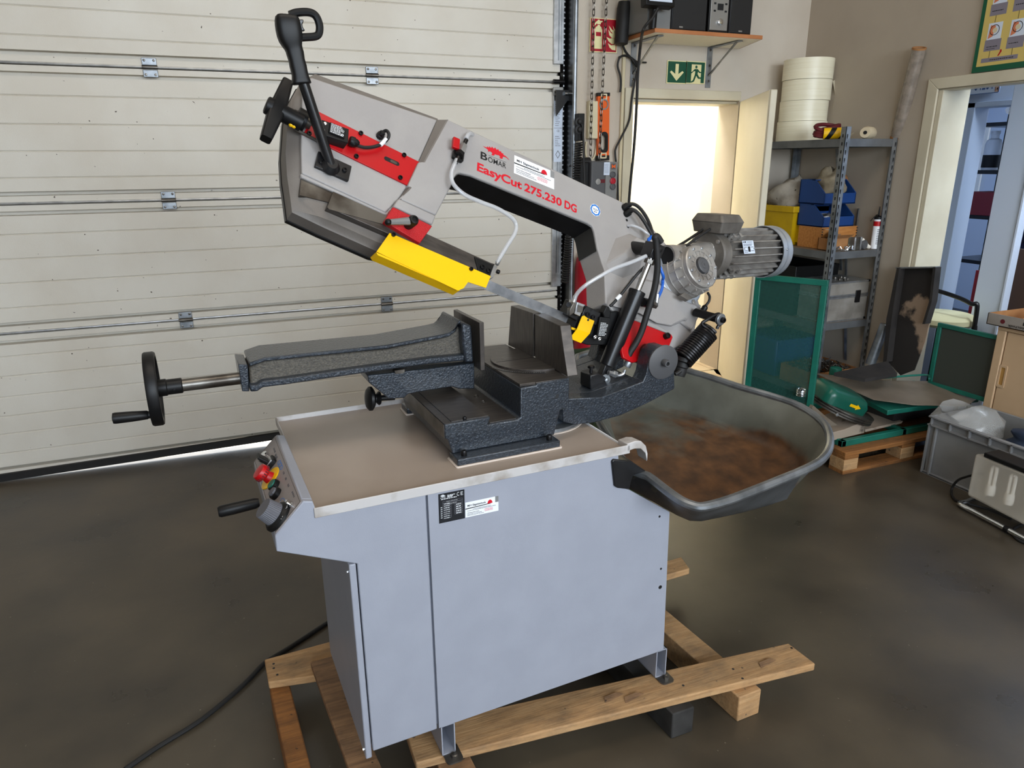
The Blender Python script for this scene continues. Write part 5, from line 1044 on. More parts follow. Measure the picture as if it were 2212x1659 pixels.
# ---- signs, cables and fittings on the front wall
YS = YA - .004
def sign(name, tl, br, mat, label, cat='sign', t=.003, Y=YS):
    (xa, za), (xb, zb) = tl, br
    fm = frame((xa, Y, zb), (1, 0, 0), (0, 0, 1)); w, h = xb - xa, za - zb
    o = MB(fm).prism(rect(0, 0, w, h), 0, t).build(name, M_phos); tag(o, label, cat)
    return o, fm @ Matrix.Translation((0, 0, t)), w, h
o, fm, w, h = sign('fire_sign', (2.2008,2.4507), (2.3924,2.2611), M_signred, 'red fire extinguisher sign with flames on the pillar beside the gate')
flat(fm, rect(w * .03, h * .025, w * .97, h * .975), M_signred, o, 'red_field', .0006)
X = lambda P: [(a * w, b * h) for a, b in P]
for P in ([(.17, .1), (.44, .1), (.44, .66), (.40, .74), (.35, .77), (.35, .80), (.27, .80), (.27, .77), (.21, .74), (.17, .66)], [(.25, .82), (.38, .82), (.38, .86), (.44, .89), (.44, .92), (.34, .92), (.34, .95), (.27, .95), (.27, .92), (.2, .88), (.12, .76), (.14, .74), (.25, .85)],
          [(.95, .60), (.86, .55), (.74, .64), (.67, .80), (.80, .68), (.88, .66)], [(.95, .44), (.82, .42), (.70, .52), (.66, .68), (.76, .58), (.90, .56), (.84, .72), (.82, .80), (.92, .66)], [(.94, .28), (.80, .26), (.68, .34), (.60, .46), (.72, .42), (.84, .44), (.92, .40)], [(.94, .08), (.82, .09), (.72, .16), (.66, .28), (.78, .22), (.94, .26)]): flat(fm, X(P), M_phos, o, 'pictogram', .0012)
flat(fm, X([(.215, .47), (.40, .47), (.40, .59), (.215, .59)]), M_signred, o, 'pictogram_label', .0018)
for (tl, br, nm, lab) in (((2.7649,2.2365), (2.9152,2.0996), 'arrow_sign', 'green square sign with a pale downward arrow above the exit'), ((2.9096,2.2382), (3.0608,2.1025), 'exit_sign', 'green square sign with a running man above the exit')):
    o, fm, w, h = sign(nm, tl, br, None, lab)
    X = lambda P: [(a * w, b * h) for a, b in P]
    flat(fm, rect(w * .04, h * .04, w * .96, h * .96), M_signgreen, o, 'green_field', .0006)
    if nm == 'arrow_sign': flat(fm, X([(.5, .12), (.85, .5), (.78, .56), (.58, .42), (.58, .86), (.42, .86), (.42, .42), (.22, .56), (.15, .5)]), M_phos, o, 'arrow', .0012)
    else:
        flat(fm, X([(.28, .04), (.78, .04), (.78, .86), (.28, .86)]), M_phos, o, 'doorway_shape', .0012)
        flat(fm, circ(.52 * w, .75 * h, .06 * w, 14), M_signgreen, o, 'runner', .0018)
        flat(fm, X([(.44, .66), (.60, .66), (.72, .54), (.84, .54), (.84, .49), (.68, .49), (.62, .55), (.60, .44), (.70, .30), (.92, .30), (.92, .23), (.64, .23), (.54, .36), (.44, .10), (.30, .04), (.27, .09), (.38, .16), (.46, .40), (.48, .56), (.40, .56), (.30, .46), (.20, .48), (.20, .53), (.30, .52)]), M_signgreen, o, 'runner', .0019)
# door chain: every link of the two hanging strands
ch = thing('hoist_chain', 'steel hand chain hanging in two strands before the pillar', 'chain')
lk = MB(); pts = []
Lk, Wk = .040, .016
for i in range(16):
    t = 2 * PI * i / 16; pts.append((Wk / 2 * math.cos(t) * 1.0, 0, (Lk - Wk) / 2 * (1 if math.sin(t) > 0 else -1) * (1 if abs(math.sin(t)) > .01 else 0) + Wk / 2 * math.sin(t)))
lk.tube(pts, .0026, 5, 0, True); link = lk.build('link', M_steel, ch)
first = True
YC = YA - .05
for P0, P1 in (((2.2005,2.5359), (2.203,1.474)), ((2.2851,2.5414), (2.2622,1.4513))):
    n = int((Vector(P1) - Vector(P0)).length / .0335) + 1
    for i in range(n):
        f = i / n; l = link if first else cp_obj(link, ch); first = False
        l.location = (P0[0] + (P1[0] - P0[0]) * f, YC, P0[1] + (P1[1] - P0[1]) * f); l.rotation_euler = (0, math.atan2(P0[0] - P1[0], P0[1] - P1[1]), .35 if i % 2 else .35 + PI / 2)
# spirit level
p0, p1 = (2.2955,2.0286), (2.3058,1.6266)
zt, zb_ = p0[1], p1[1]; xc = (p0[0] + p1[0]) / 2; hw_ = .0415
lvl = thing('spirit_level', 'orange spirit level hanging upright on the pillar behind the chain', 'spirit level', (xc, YA - .03, zb_), .0)
hh = zt - zb_; lvl.rotation_euler = (0, math.atan2(p0[0] - p1[0], hh), 0)
slot_o = rect(-hw_, .0, hw_, hh); 
def lv(name, a, b, mat, y0=-.012, y1=.012): return MB().box((a[0], y0, a[1]), (b[0], y1, b[1])).build(name, mat, lvl, bevel=.002)
z1_, z2_ = hh * .145, hh * .40
lv('level_body', (-hw_, z2_ + .0), (hw_, hh - .02), M_orange); lv('level_body', (-hw_, .03), (hw_, z1_), M_orange)
lv('level_rail', (-hw_, z1_), (-hw_ + .018, z2_), M_orange); lv('level_rail', (hw_ - .014, z1_), (hw_, z2_), M_orange)
lv('end_cap', (-hw_ - .002, 0), (hw_ + .002, .03), M_black, -.014, .014); lv('end_cap', (-hw_ - .002, hh - .02), (hw_ + .002, hh), M_black, -.014, .014)
mb = MB(); mb.holed([(x + .002, z) for x, z in rrect(-.026, z1_ - .012, .03, z2_ + .012, .025)], rrect(-.018, z1_ + .004, .024, z2_ - .004, .02), -.015, .015, 'uz'); mb.build('handle_liner', M_black, lvl)
for zc, r in ((hh * .83, .032),): 
    MB().pipe((0, -.016, zc), (0, .016, zc), r, r * .75).build('vial_frame', M_greyp, lvl); MB().cyl((0, -.006, zc), (0, .006, zc), r * .75).build('vial', M_almond, lvl)
for zc in (hh * .94, hh * .075):
    MB().holed(rrect(-.022, zc - .018, .022, zc + .018, .006), rrect(-.014, zc - .010, .014, zc + .010, .004), -.015, .015, 'uz').build('vial_frame', M_almond, lvl)
# almond cable cover, socket block with coiled lead, gate operator
a, b = (2.1903,1.9802), (2.2711,1.7574)
acb = tag(MB().box((a[0], YA - .04, b[1]), (b[0], YA - .0005, a[1])).build('cable_cover', M_almond, bevel=.006), 'flat almond plastic cover box on the pillar left of the orange level', 'box')
cl_ = [(2.192,4.185,1.7409),(2.1871,4.185,1.7032),(2.1902,4.185,1.6612),(2.2049,4.185,1.6358),(2.235,4.185,1.6339),(2.2543,4.185,1.661),(2.261,4.185,1.7032),(2.2639,4.185,1.7369)]
tag(MB().tube(cl_, .006, 6, 10).build('bell_wire', M_almond), 'thin pale looped wire below the almond cover box', 'wire')
sk = thing('socket_block', 'black switch block with round plugs on the gate rail', 'switch')
a, b = (2.0669,1.8988), (2.1106,1.7424)
MB().box((a[0], 4.06, b[1]), (b[0], 4.16, a[1])).build('block_body', M_black, sk, bevel=.004)
for k in [(2.0684,4.06,1.8506),(2.0695,4.06,1.8053)]: MB().lathe([(.026, 0), (.026, .01), (.016, .012), (.014, .03), (.008, .034)], k, (0, -1, 0), 18).build('round_plug', M_rubber, sk)
MB().tube([(2.0658,4.04,1.8495),(2.0833,4.04,1.8284),(2.0929,4.04,1.7487),(2.0973,4.04,1.6517),(2.1034,4.04,1.5615),(2.1095,4.04,1.4785)], .007, 8).build('plug_lead', M_rubber, sk)
sp_ = Vector((2.0852,4.08,1.732)); se = Vector((2.069,4.08,1.5117)); n_ = 15
pts = [sp_ + (se - sp_) * (i / (n_ * 8)) + Vector((.022 * math.cos(2 * PI * i / 8), .022 * math.sin(2 * PI * i / 8), 0)) for i in range(n_ * 8)]
tag(MB().tube(pts, .0045, 6, 0).build('coiled_lead', M_rubber), 'black coiled lead hanging under the switch block, upper length', 'cable')
sp_ = Vector((2.0262,4.08,1.1731)); se = Vector((2.0027,4.08,0.8762)); n_ = 20
pts = [sp_ + (se - sp_) * (i / (n_ * 8)) + Vector((.022 * math.cos(2 * PI * i / 8), .022 * math.sin(2 * PI * i / 8), 0)) for i in range(n_ * 8)]
tag(MB().tube(pts, .0058, 6, 0).build('coiled_lead', M_rubber), 'black coiled lead by the gate rail seen through the saw arm opening', 'cable')
go = thing('gate_operator', 'dark grey gate control box with buttons on the pillar below the orange level', 'control box')
a, b = (2.1686,1.6228), (2.3519,1.3789)
MB().box((a[0], YA - .13, b[1] - .25), (b[0] - .05, YA - .001, a[1])).build('operator_body', M_ctrl, go, bevel=.008)
MB().box((b[0] - .085, YA - .14, b[1] - .25), (b[0], YA - .001, a[1] - .005)).build('button_panel', M_ctrll, go, bevel=.006)
MB().box((a[0] - .085, YA - .10, b[1] - .1), (a[0], YA - .001, a[1] - .005)).build('operator_flank', M_black, go, bevel=.006)
fm, w, h = qframe((2.249,4.0595,1.6156), (2.2897,4.0595,1.6153), (2.2518,4.0595,1.5387)); l_ = flat(fm @ Matrix.Translation((0, 0, -.008)), rect(0, 0, w, h), M_plate, go, 'operator_label', .009); bars(fm, [(w * .1, h * (.85 - .1 * i), w * .7, h * .03) for i in range(8)], M_greyink, go, thick=.002)
fm, w, h = qframe((2.302,4.0595,1.6077), (2.334,4.0595,1.6074), (2.3033,4.0595,1.5733))
flat(fm, rect(0, 0, w, h), M_ctrl, go, 'emblem_field', .002)
flat(fm @ Matrix.Translation((0, 0, .002)), [(w * .1, h * .9), (w * .45, h * .62), (w * .55, h * .62), (w * .9, h * .9), (w * .9, h * .1), (w * .55, h * .38), (w * .45, h * .38), (w * .1, h * .1)], M_orange, go, 'emblem', .0008)
for p, m_ in zip([(2.3149,4.06,1.5403),(2.3164,4.06,1.5022),(2.3178,4.06,1.4682)], (M_ctrl, M_signred, M_ctrl)): MB().lathe([(.020, 0), (.020, .008), (.015, .010), (.014, .007), (.001, .007)], p, (0, -1, 0), 20).build('push_button', m_, go)
a, b = (2.232,1.5135), (2.2918,1.4914); MB().box((a[0], YA - .134, b[1]), (b[0], YA - .129, a[1])).build('display_strip', M_maroon, go)
p = (2.2172,4.07,1.4994); MB().lathe([(.018, 0), (.018, .004), (.001, .005)], p, (0, -1, 0), 18).build('key_cap', M_silv, go)
ho = [(2.1915,4.14,1.6187),(2.1324,4.14,1.615),(2.0984,4.14,1.6027),(2.0725,4.14,1.5778)]
tag(MB().tube(ho, .028, 12).build('corrugated_hose', M_rubber), 'thick black cable hose from the gate control box to the rail', 'hose')
# looped hose and fire extinguisher under the control box
tag(MB().tube([(2.1346,4.17,1.1368),(2.1056,4.17,1.1252),(2.0841,4.17,1.1026),(2.0777,4.17,1.0553),(2.0796,4.17,1.0074),(2.0991,4.17,0.9624),(2.1297,4.17,0.9164),(2.1507,4.17,0.8661),(2.1567,4.17,0.8254)], .020, 10).build('looped_hose', M_rubber), 'black looped hose beside the red extinguisher, behind the saw arm', 'hose')
fe = thing('fire_extinguisher', 'red fire extinguisher standing by the pillar behind the saw arm', 'fire extinguisher')
t_ = Vector((2.1611,4.06,1.1013)); b_ = Vector((2.1325,4.06,0.7113))
cxe = t_.x + .005; fr = .088
MB().lathe([(.0, 0), (.08, 0), (fr, .01), (fr, t_.z - b_.z + .2), (fr * .9, t_.z - b_.z + .26), (fr * .55, t_.z - b_.z + .305), (.022, t_.z - b_.z + .32), (.022, t_.z - b_.z + .35)], (cxe, YA - .13, b_.z - .34), (0, 0, 1), 32).build('cylinder', M_signred, fe)
fm = frame((cxe - .02, YA - .13 - fr - .0015, t_.z - .35), (1, 0, -.0), (0, 0, 1))
flat(fm, rect(-.012, .172, .05, .20), M_white, fe, 'printed_bar', .001); flat(fm, rect(.032, .2, .05, .22), M_white, fe, 'printed_bar', .001)
text('1', fm, .010, .038, M_white, fe, bold=.02, x=-.002, y=.125, thick=.001); text('2', fm, .018, .034, M_white, fe, bold=.02, x=-.004, y=.085, thick=.001)
MB().box((cxe - .03, YA - .15, t_.z - .01 + .0), (cxe + .04, YA - .11, t_.z + .04)).build('valve_head', M_black, fe, bevel=.004)
# speaker-like tube at the pillar edge, cable bundle
tag(MB().lathe([(.03, 0), (.042, .005), (.045, .2), (.04, .235), (.02, .24)], (2.3884,4.14,2.3018), (.08, 0, 1), 20).build('black_tube', M_rubber), 'black tubular holder fixed at the pillar edge below the shelf end', 'tube')
def cable(pts, r, label): return tag(MB().tube(pts, r, 8).build('hanging_cable', M_rubber), label, 'cable')
cable([(2.4229,3.8,2.4433),(2.3892,3.8,2.3916),(2.3501,3.8,2.3538),(2.3293,3.8,2.3169)]+[(2.4416,4,2.2774),(2.436,4,2.2008),(2.4317,4,2.1),(2.4326,4,1.9901),(2.4311,4,1.8301),(2.4245,4,1.6664),(2.4127,4,1.4993),(2.4062,4,1.363)], .0085, 'long black cable hanging from the shelf lamp past the exit')
cable([(2.5367,4.17,2.1852),(2.5198,4.17,2.1199),(2.5002,4.17,2.005),(2.4863,4.17,1.872),(2.4346,4.17,1.7707),(2.3966,4.17,1.7029),(2.3932,4.17,1.6603),(2.4138,4.17,1.5394),(2.4261,4.17,1.3721)], .0065, 'thin black cable looping down left of the exit frame')
cable([(2.4099,4.17,2.3226),(2.4421,4.17,2.2691),(2.4943,4.17,2.2236),(2.5265,4.17,2.1848),(2.5148,4.17,2.2165),(2.4531,4.17,2.2458),(2.4039,4.17,2.2358),(2.3881,4.17,2.1876),(2.4084,4.17,2.1324),(2.4156,4.17,2.0843),(2.4127,4.17,2.0356)], .0065, 'tangle of thin black cable under the shelf end')
cable([(2.3997,4.18,2.2369),(2.4391,4.18,2.2465),(2.4794,4.18,2.2386),(2.5309,4.18,2.2183),(2.582,4.18,2.2147),(2.6004,4.18,2.2146)], .005, 'thin black wire running along the wall to the shelf bracket')
tag(MB().box((((2.4311,2.0357))[0], YA - .02, .4), (((2.4512,2.0362))[0], YA - .0005, 4.0)).build('cable_duct', M_almond, bevel=.004), 'slim pale cable duct running up the wall right of the pillar', 'duct')
# wall shelf and what stands on it
ws = thing('wall_shelf', 'wooden wall shelf on two steel brackets above the exit', 'shelf')
zs = ((2.4361,2.3504))[1]; 
sl_, sr_ = ((2.4344,2.3467))[0], ((3.2086,2.3496))[0]
fl_ = (2.4361,2.3504); fr_ = (3.2092,2.3536); lb_ = (2.4373,2.369)
zs = fl_[1]
M_shelf = pm('shelf_board', (186, 122, 76), .5, c2=(170, 106, 62), scale=4)
MB().prism([(lb_[0], YA - .001), (fl_[0], YA - .36), (fr_[0], YA - .36), (fr_[0] + .12, YA - .001)], zs - .022, zs).build('shelf_board', M_shelf, ws, bevel=.002)
MB().prism([(lb_[0] + .01, YA - .003), (fl_[0] + .005, YA - .355), (fr_[0] - .005, YA - .355), (fr_[0] + .11, YA - .003)], zs - .0225, zs - .0219).build('shelf_underside', M_creamw, ws)
for xa, zlo in ((((2.516,2.2522))[0], ((2.52,2.0738))[1]), (((3.0906,2.2763))[0], ((3.0952,2.0815))[1])):
    br = MB(); br.box((xa - .02, YA - .006, zlo), (xa + .02, YA - .001, zs - .025)); br.box((xa - .02, YA - .30, zs - .03), (xa + .02, YA - .006, zs - .024)); b_o = br.build('bracket', M_galv, ws, bevel=.001)
    MB().loft([(xa - .008, YA - .006, zlo + .07), (xa + .008, YA - .006, zlo + .07), (xa + .008, YA - .012, zlo + .08), (xa - .008, YA - .012, zlo + .08)], [(xa - .008, YA - .26, zs - .03), (xa + .008, YA - .26, zs - .03), (xa + .008, YA - .27, zs - .03), (xa - .008, YA - .27, zs - .03)]).build('brace', M_galv, b_o)
    for f in (.15, .5, .85): bolt((xa, YA - .006, zlo + (zs - zlo) * f), (0, -1, 0), .008, .004, b_o, M_steel)
def xs(px, Y): return None
fl = thing('flood_lamp', 'grey flood lamp with pale lens at the left end of the shelf', 'lamp')
a, b = (2.335,2.4761), (2.5249,2.4546)
fm = frame((a[0], YA - .42, b[1]), (1, 0, 0), (0, .15, 1))
MB(fm).box((0, -.0, -.06), (b[0] - a[0], .28, -.002)).build('lamp_housing', M_black, fl, bevel=.004); MB(fm).box((.02, .02, -.004), (b[0] - a[0] - .02, .26, .002)).build('lens', M_plate, fl)
MB().cyl((a[0] + .1, YA - .335, zs), (a[0] + .1, YA - .345, b[1] + .02), .02).build('lamp_stand', M_black, fl)
def speaker(name, x0, x1, label, top=.42, mat=M_black, y=YA - .30):
    t = thing(name, label, 'speaker', (x0, y, zs + .001))
    MB().box((0, 0, 0), (x1 - x0, .24, top)).build('cabinet', mat, t, bevel=.006); return t, x1 - x0
sx = lambda p: (p)[0]
t, w_ = speaker('loudspeaker', ((2.4194,2.3588))[0], ((2.5794,2.3675))[0], 'grey loudspeaker with large black cone behind the flood lamp', mat=M_ctrll)
MB().lathe([(w_ * .38, 0), (w_ * .38, .004), (w_ * .30, .004), (w_ * .1, -.02), (.001, -.02)], (w_ * .5, -.001, .20), (0, -1, 0), 32).build('cone', M_rubber, t)
t, w_ = speaker('loudspeaker', ((2.5823,2.3676))[0], ((2.8316,2.3698))[0], 'broad black grille speaker in the middle of the shelf'); MB().box((.006, -.004, .012), (w_ - .006, .002, .41)).build('grille', M_rubber, t, bevel=.003); MB().box((w_ * .22, -.0055, .02), (w_ * .32, -.0035, .028)).build('badge', M_silv, t)
t, w_ = speaker('loudspeaker', ((2.9969,2.367))[0], ((3.1643,2.368))[0], 'black grille speaker at the right end of the shelf'); MB().box((.006, -.004, .012), (w_ - .006, .002, .41)).build('grille', M_rubber, t, bevel=.003); MB().box((w_ * .42, -.0055, .02), (w_ * .58, -.0035, .028)).build('badge', M_silv, t)
x0, x1 = ((2.8447,2.3705))[0], ((2.9936,2.3684))[0]; w_ = x1 - x0
st_ = thing('stereo', 'silver compact stereo with buttons and volume knob between the shelf speakers', 'stereo', (x0, YA - .30, zs + .001))
MB().box((0, 0, 0), (w_, .25, .42)).build('stereo_body', M_black, st_, bevel=.004); MB().box((w_ * .06, -.004, .02), (w_ * .92, .001, .41)).build('stereo_front', M_silv, st_, bevel=.003)
MB().lathe([(.019, 0), (.018, .014), (.014, .016)], (w_ * .52, -.004, .065), (0, -1, 0), 20).build('volume_knob', M_chrome, st_)
MB().box((w_ * .38, -.006, .13), (w_ * .66, -.003, .165)).build('display', M_ink, st_)
for i in range(6): MB().box((w_ * (.18 + .12 * i), -.006, .19), (w_ * (.24 + .12 * i), -.003, .20)).build('button', M_ink, st_)
for x in (.2, .74):
    for z in (.12, .16): MB().box((w_ * x, -.006, z), (w_ * (x + .1), -.003, z + .01)).build('button', M_ink, st_)
# ================================================================ rack and what stands on it
RX0, RX1, RY0, RY1 = 3.462, 3.885, 3.34, 4.17
rk = thing('metal_rack', 'galvanised slotted angle rack with three shelves in the corner', 'rack')
ZS = [1.738, 1.072, .618, .16]
def post(x, y, ztop, sx, sy, parent=rk):
    m = MB(); w = .038; m.box((min(x, x + sx * w), min(y, y + sy * .003), 0), (max(x, x + sx * w), max(y, y + sy * .003), ztop)); m.box((min(x, x + sx * .003), min(y, y + sy * w), 0), (max(x, x + sx * .003), max(y, y + sy * w), ztop))
    p = m.build('post', M_galv, parent); s = MB()
    k = .08
    while k < ztop - .03:
        yy = y - .0006 if sy > 0 else y + .0006
        s.box((x + sx * .014 - .004, yy - .0006, k), (x + sx * .014 + .004, yy + .0006, k + .018)); s.box((x + sx * .014 - .002, yy - .0006, k - .008), (x + sx * .014 + .002, yy + .0006, k))
        xx = x - .0006 if sx > 0 else x + .0006
        s.box((xx - .0006, y + sy * .02 - .004, k), (xx + .0006, y + sy * .02 + .004, k + .018)); k += .045
    o = s.build('post_slots', M_ink, p); o['kind'] = 'stuff'
    return p
pfl = post(RX0, RY0, 1.805, 1, 1)
post(RX1, RY0, 1.745, -1, 1); post(RX1, RY1, 1.745, -1, -1); post(RX0, RY1, 1.745, 1, -1)
for z in ZS:
    m = MB(); m.box((RX0 + .003, RY0 + .003, z - .045), (RX1 - .003, RY0 + .006, z)); m.box((RX0 + .003, RY0 + .003, z - .045), (RX0 + .006, RY1 - .003, z)); m.box((RX1 - .006, RY0 + .003, z - .045), (RX1 - .003, RY1, z)); m.box((RX0 + .003, RY1 - .006, z - .045), (RX1, RY1 - .003, z))
    s_ = m.build('shelf_beam', M_zinc, rk); MB().box((RX0 + .005, RY0 + .005, z - .006), (RX1 - .005, RY1 - .005, z)).build('shelf_board', M_sheet if z < 1.7 else M_zinc, s_)
MB().loft([(RX1 - .012, RY0 + .45, 1.69), (RX1 - .008, RY0 + .45, 1.69), (RX1 - .008, RY0 + .47, 1.69), (RX1 - .012, RY0 + .47, 1.69)], [(RX1 - .012, RY0 + .28, .9), (RX1 - .008, RY0 + .28, .9), (RX1 - .008, RY0 + .30, .9), (RX1 - .012, RY0 + .30, .9)]).build('cross_brace', M_galv, rk)
MB().loft([(RX1 - .012, RY0 + .26, 1.03), (RX1 - .008, RY0 + .26, 1.03), (RX1 - .008, RY0 + .28, 1.03), (RX1 - .012, RY0 + .28, 1.03)], [(RX1 - .012, RY0 + .14, .3), (RX1 - .008, RY0 + .14, .3), (RX1 - .008, RY0 + .16, .3), (RX1 - .012, RY0 + .16, .3)]).build('cross_brace', M_galv, rk)
# strapping rolls
yr = 3.985
zc = [1.739]
px_ = [((305, 600), (608, 755)), ((316, 615), (613, 455)), ((340, 448), (640, 300)), ((362, 298), (670, 130))]
labs = ['cream strapping roll at the bottom of the stack on the rack', 'cream strapping roll second from the bottom of the stack', 'cream strapping roll third from the bottom with a loose tail', 'cream strapping roll at the very top of the stack']
for i, (xa, xb) in enumerate(((300, 604), (320, 616), (340, 642), (360, 670))):
    pa = (3.5498,1.8247) ; 
    z0 = 1.739 + i * .1285
    cxs = [[(3.5498,1.8247),(3.9035,1.8278)], [(3.5553,1.9507),(3.8969,1.957)], [(3.5601,2.0789),(3.9061,2.0885)], [(3.5637,2.2131),(3.9162,2.2265)]][i]
    xc = (cxs[0][0] + cxs[1][0]) / 2 + .0; r = (cxs[1][0] - cxs[0][0]) / 2 * .90
    xc = min(xc, XB - r - .005); tilt = (0, 0, 0)
    m = MB(); m.pipe((0, 0, 0), (0, 0, .1265), r, .05, 40)
    o = m.build('strapping_roll', M_strap, ang=50); o.location = (xc, yr, z0); tag(o, labs[i], 'strapping roll', 'strapping rolls stacked on the rack')
    MB().pipe((0, 0, .001), (0, 0, .126), .05, .044, 24).build('core', M_card, o)
    if i == 2: MB().add([(r * .8, -r * .62, .12), (r * 1.02, -r * .5, .13), (r * 1.12, -r * .55, .03), (r * 1.0, -r * .6, -.06), (r * .98, -r * .62, -.06), (r * 1.04, -r * .62, .03)], [(0, 1, 2, 5), (5, 2, 3, 4)]).build('loose_tail', M_strap, o)
mb = MB()
for i in range(5): mb.tube([(3.60, 3.80, 1.742), (3.66 + .01 * i, 3.74 - .03 * i, 1.744), (3.70 + .02 * i, 3.66 - .02 * i, 1.75 + .008 * i), (3.72 + .02 * i, 3.62 + .01 * i, 1.743)], .0012, 4, 6)
tag(mb.build('string_tangle', M_strap), 'loose pale strings lying on the rack before the strapping rolls', 'string', kind='stuff')
def onshelf(px, y, z): return px
p = (3.5238,3.5,1.7764)
mb = MB(); random.seed(3)
for i in range(6):
    c = Vector((p[0], 3.55, 1.795)); a = random.uniform(0, 3); pts = [c + Vector((.085 * math.cos(t) * math.cos(a * .2), .05 * math.sin(t) , .022 * math.sin(t * 1.0 + a) + .006 * (i - 3))) for t in [2 * PI * k / 10 for k in range(10)]]
    mb.tube(pts, .0115, 6, 4, True)
tag(mb.build('cord_bundle', M_maroon), 'maroon cord bundle on the rack behind the front post', 'cord')
p = (3.5333,3.42,1.7697)
ht = thing('hazard_tape_roll', 'yellow and black hazard tape roll on top of the rack', 'tape roll', (p[0] - .01, 3.45, 1.772), -.75)
R_ = .033; L_ = .135
MB().cyl((-L_ / 2 - .02, 0, 0), (L_ / 2 - .02, 0, 0), R_, n=28).build('tape_body', M_yel, ht)
def band(x, w, sh):
    R = []
    for k in range(28):
        t = 2 * PI * k / 28; o_ = sh * math.sin(t - .3); R.append(((x + o_ - .02), R_ * 1.012 * math.cos(t), R_ * 1.012 * math.sin(t), x + w + o_ - .02))
    MB().rings([[(a, b, c) for a, b, c, d in R], [(d, b, c) for a, b, c, d in R]], False, False).build('black_stripe', M_black, ht)
band(-.045, .03, .02); band(.03, .03, .02)
p = (3.7481,3.42,1.7749)
tw = MB().lathe([(.012, -.07), (.030, -.07), (.036, -.05), (.036, .04), (.030, .065), (.012, .065)], (p[0] + .0, 3.44, 1.7755), (1, .5, 0), 26).build('twine_spool', M_twine); tag(tw, 'spool of natural twine lying on top of the rack', 'twine')
MB().cyl((p[0] - .062, 3.408, 1.7755), (p[0] - .064, 3.407, 1.7755), .011, n=14).build('spool_hole', M_ink, tw)
# stretch film roll leaning on the wall
a = Vector((3.8053,3.28,1.7511)); b = Vector((3.83,3.2395,2.2327)); a = Vector((3.80, 3.36, 1.7395)); a = Vector((3.9152,3.375,1.7565)); a.z = 1.745
b = Vector((3.834,3.2425,2.2312))
fr_o = thing('stretch_film_roll', 'clear stretch film roll leaning upright against the wall on the rack', 'film roll')
dx = (b - a)
MB().lathe([(.033, 0), (.037, .02), (.039, dx.length * .3), (.036, dx.length * .7), (.036, dx.length * .985)], a, dx, 24).build('film', pm('film_roll', (146, 134, 122), .16, c2=(126, 115, 104), scale=30, bump=.9, bscale=60, spec=.8), fr_o)
MB().pipe(a + dx * .98, a + dx, .038, .033).build('core_end', M_card, fr_o); MB().pipe(a - dx.normalized() * .004, a + dx.normalized() * .008, .038, .033).build('core_end', M_card, fr_o)
# ---- middle shelf
zm = 1.073
yb_ = thing('storage_bin', 'yellow plastic storage bin on the middle rack shelf holding a cloth bag', 'bin')
x0 = 3.49; x1 = 3.80; y0, y1 = 3.72, 4.12
mb = MB(); h_ = .255
mb.rings([[(x0 + .03, y0 + .03, zm), (x1 - .03, y0 + .03, zm), (x1 - .03, y1 - .03, zm), (x0 + .03, y1 - .03, zm)], [(x0 + .008, y0 + .008, zm + h_ - .04), (x1 - .008, y0 + .008, zm + h_ - .04), (x1 - .008, y1 - .008, zm + h_ - .04), (x0 + .008, y1 - .008, zm + h_ - .04)],
          [(x0 - .006, y0 - .006, zm + h_ - .04), (x1 + .006, y0 - .006, zm + h_ - .04), (x1 + .006, y1, zm + h_ - .04), (x0 - .006, y1, zm + h_ - .04)], [(x0 - .006, y0 - .006, zm + h_), (x1 + .006, y0 - .006, zm + h_), (x1 + .006, y1, zm + h_), (x0 - .006, y1, zm + h_)],
          [(x0 + .01, y0 + .01, zm + h_), (x1 - .01, y0 + .01, zm + h_), (x1 - .01, y1 - .01, zm + h_), (x0 + .01, y1 - .01, zm + h_)], [(x0 + .03, y0 + .03, zm + .01), (x1 - .03, y0 + .03, zm + .01), (x1 - .03, y1 - .03, zm + .01), (x0 + .03, y1 - .03, zm + .01)]])
mb.build('bin_body', M_yelp, yb_, bevel=.004)
for x in (x0 + .07, x0 + .2): MB().box((x - .006, y0 - .006, zm + .02), (x + .006, y0 + .03, zm + h_ - .04)).build('rib', M_yelp, yb_)
MB().box((x0 + .13, y0 - .008, zm + h_ - .10), (x0 + .28, y0 - .001, zm + h_ - .05)).build('label_holder', M_greyp, yb_)
def blob(name, c, sc, mat, n=24, m=14, amp=.12, seed=1, parent=None, flatb=None):
    random.seed(seed); ph = [(random.uniform(1, 4), random.uniform(1, 4), random.uniform(0, 6)) for _ in range(5)]
    R = []
    for j in range(1, m):
        r = []
        for i in range(n):
            a, b = PI * j / m, 2 * PI * i / n; k = 1 + amp * sum(math.sin(p * a * 2 + q * 0 + round(q) * b + s_) for p, q, s_ in ph) / 2.2
            z = math.cos(a) * sc[2] * k
            if flatb is not None: z = max(z, flatb)
            r.append((c[0] + math.sin(a) * math.cos(b) * sc[0] * k, c[1] + math.sin(a) * math.sin(b) * sc[1] * k, c[2] + z))
        R.append(r)
    mb = MB(); mb.rings(R); return mb.build(name, mat, parent, ang=80)
o = blob('cloth_bag', ((x0 + x1) / 2 + .01, (y0 + y1) / 2, zm + .30), (.135, .17, .125), M_bag, seed=5, amp=.16); tag(o, 'crumpled pale cloth bag with dark print filling the yellow bin', 'bag')
fm = frame((x0 + .05, y0 + .035, zm + .30), (1, 0, .2), (0, .5, 1)); 
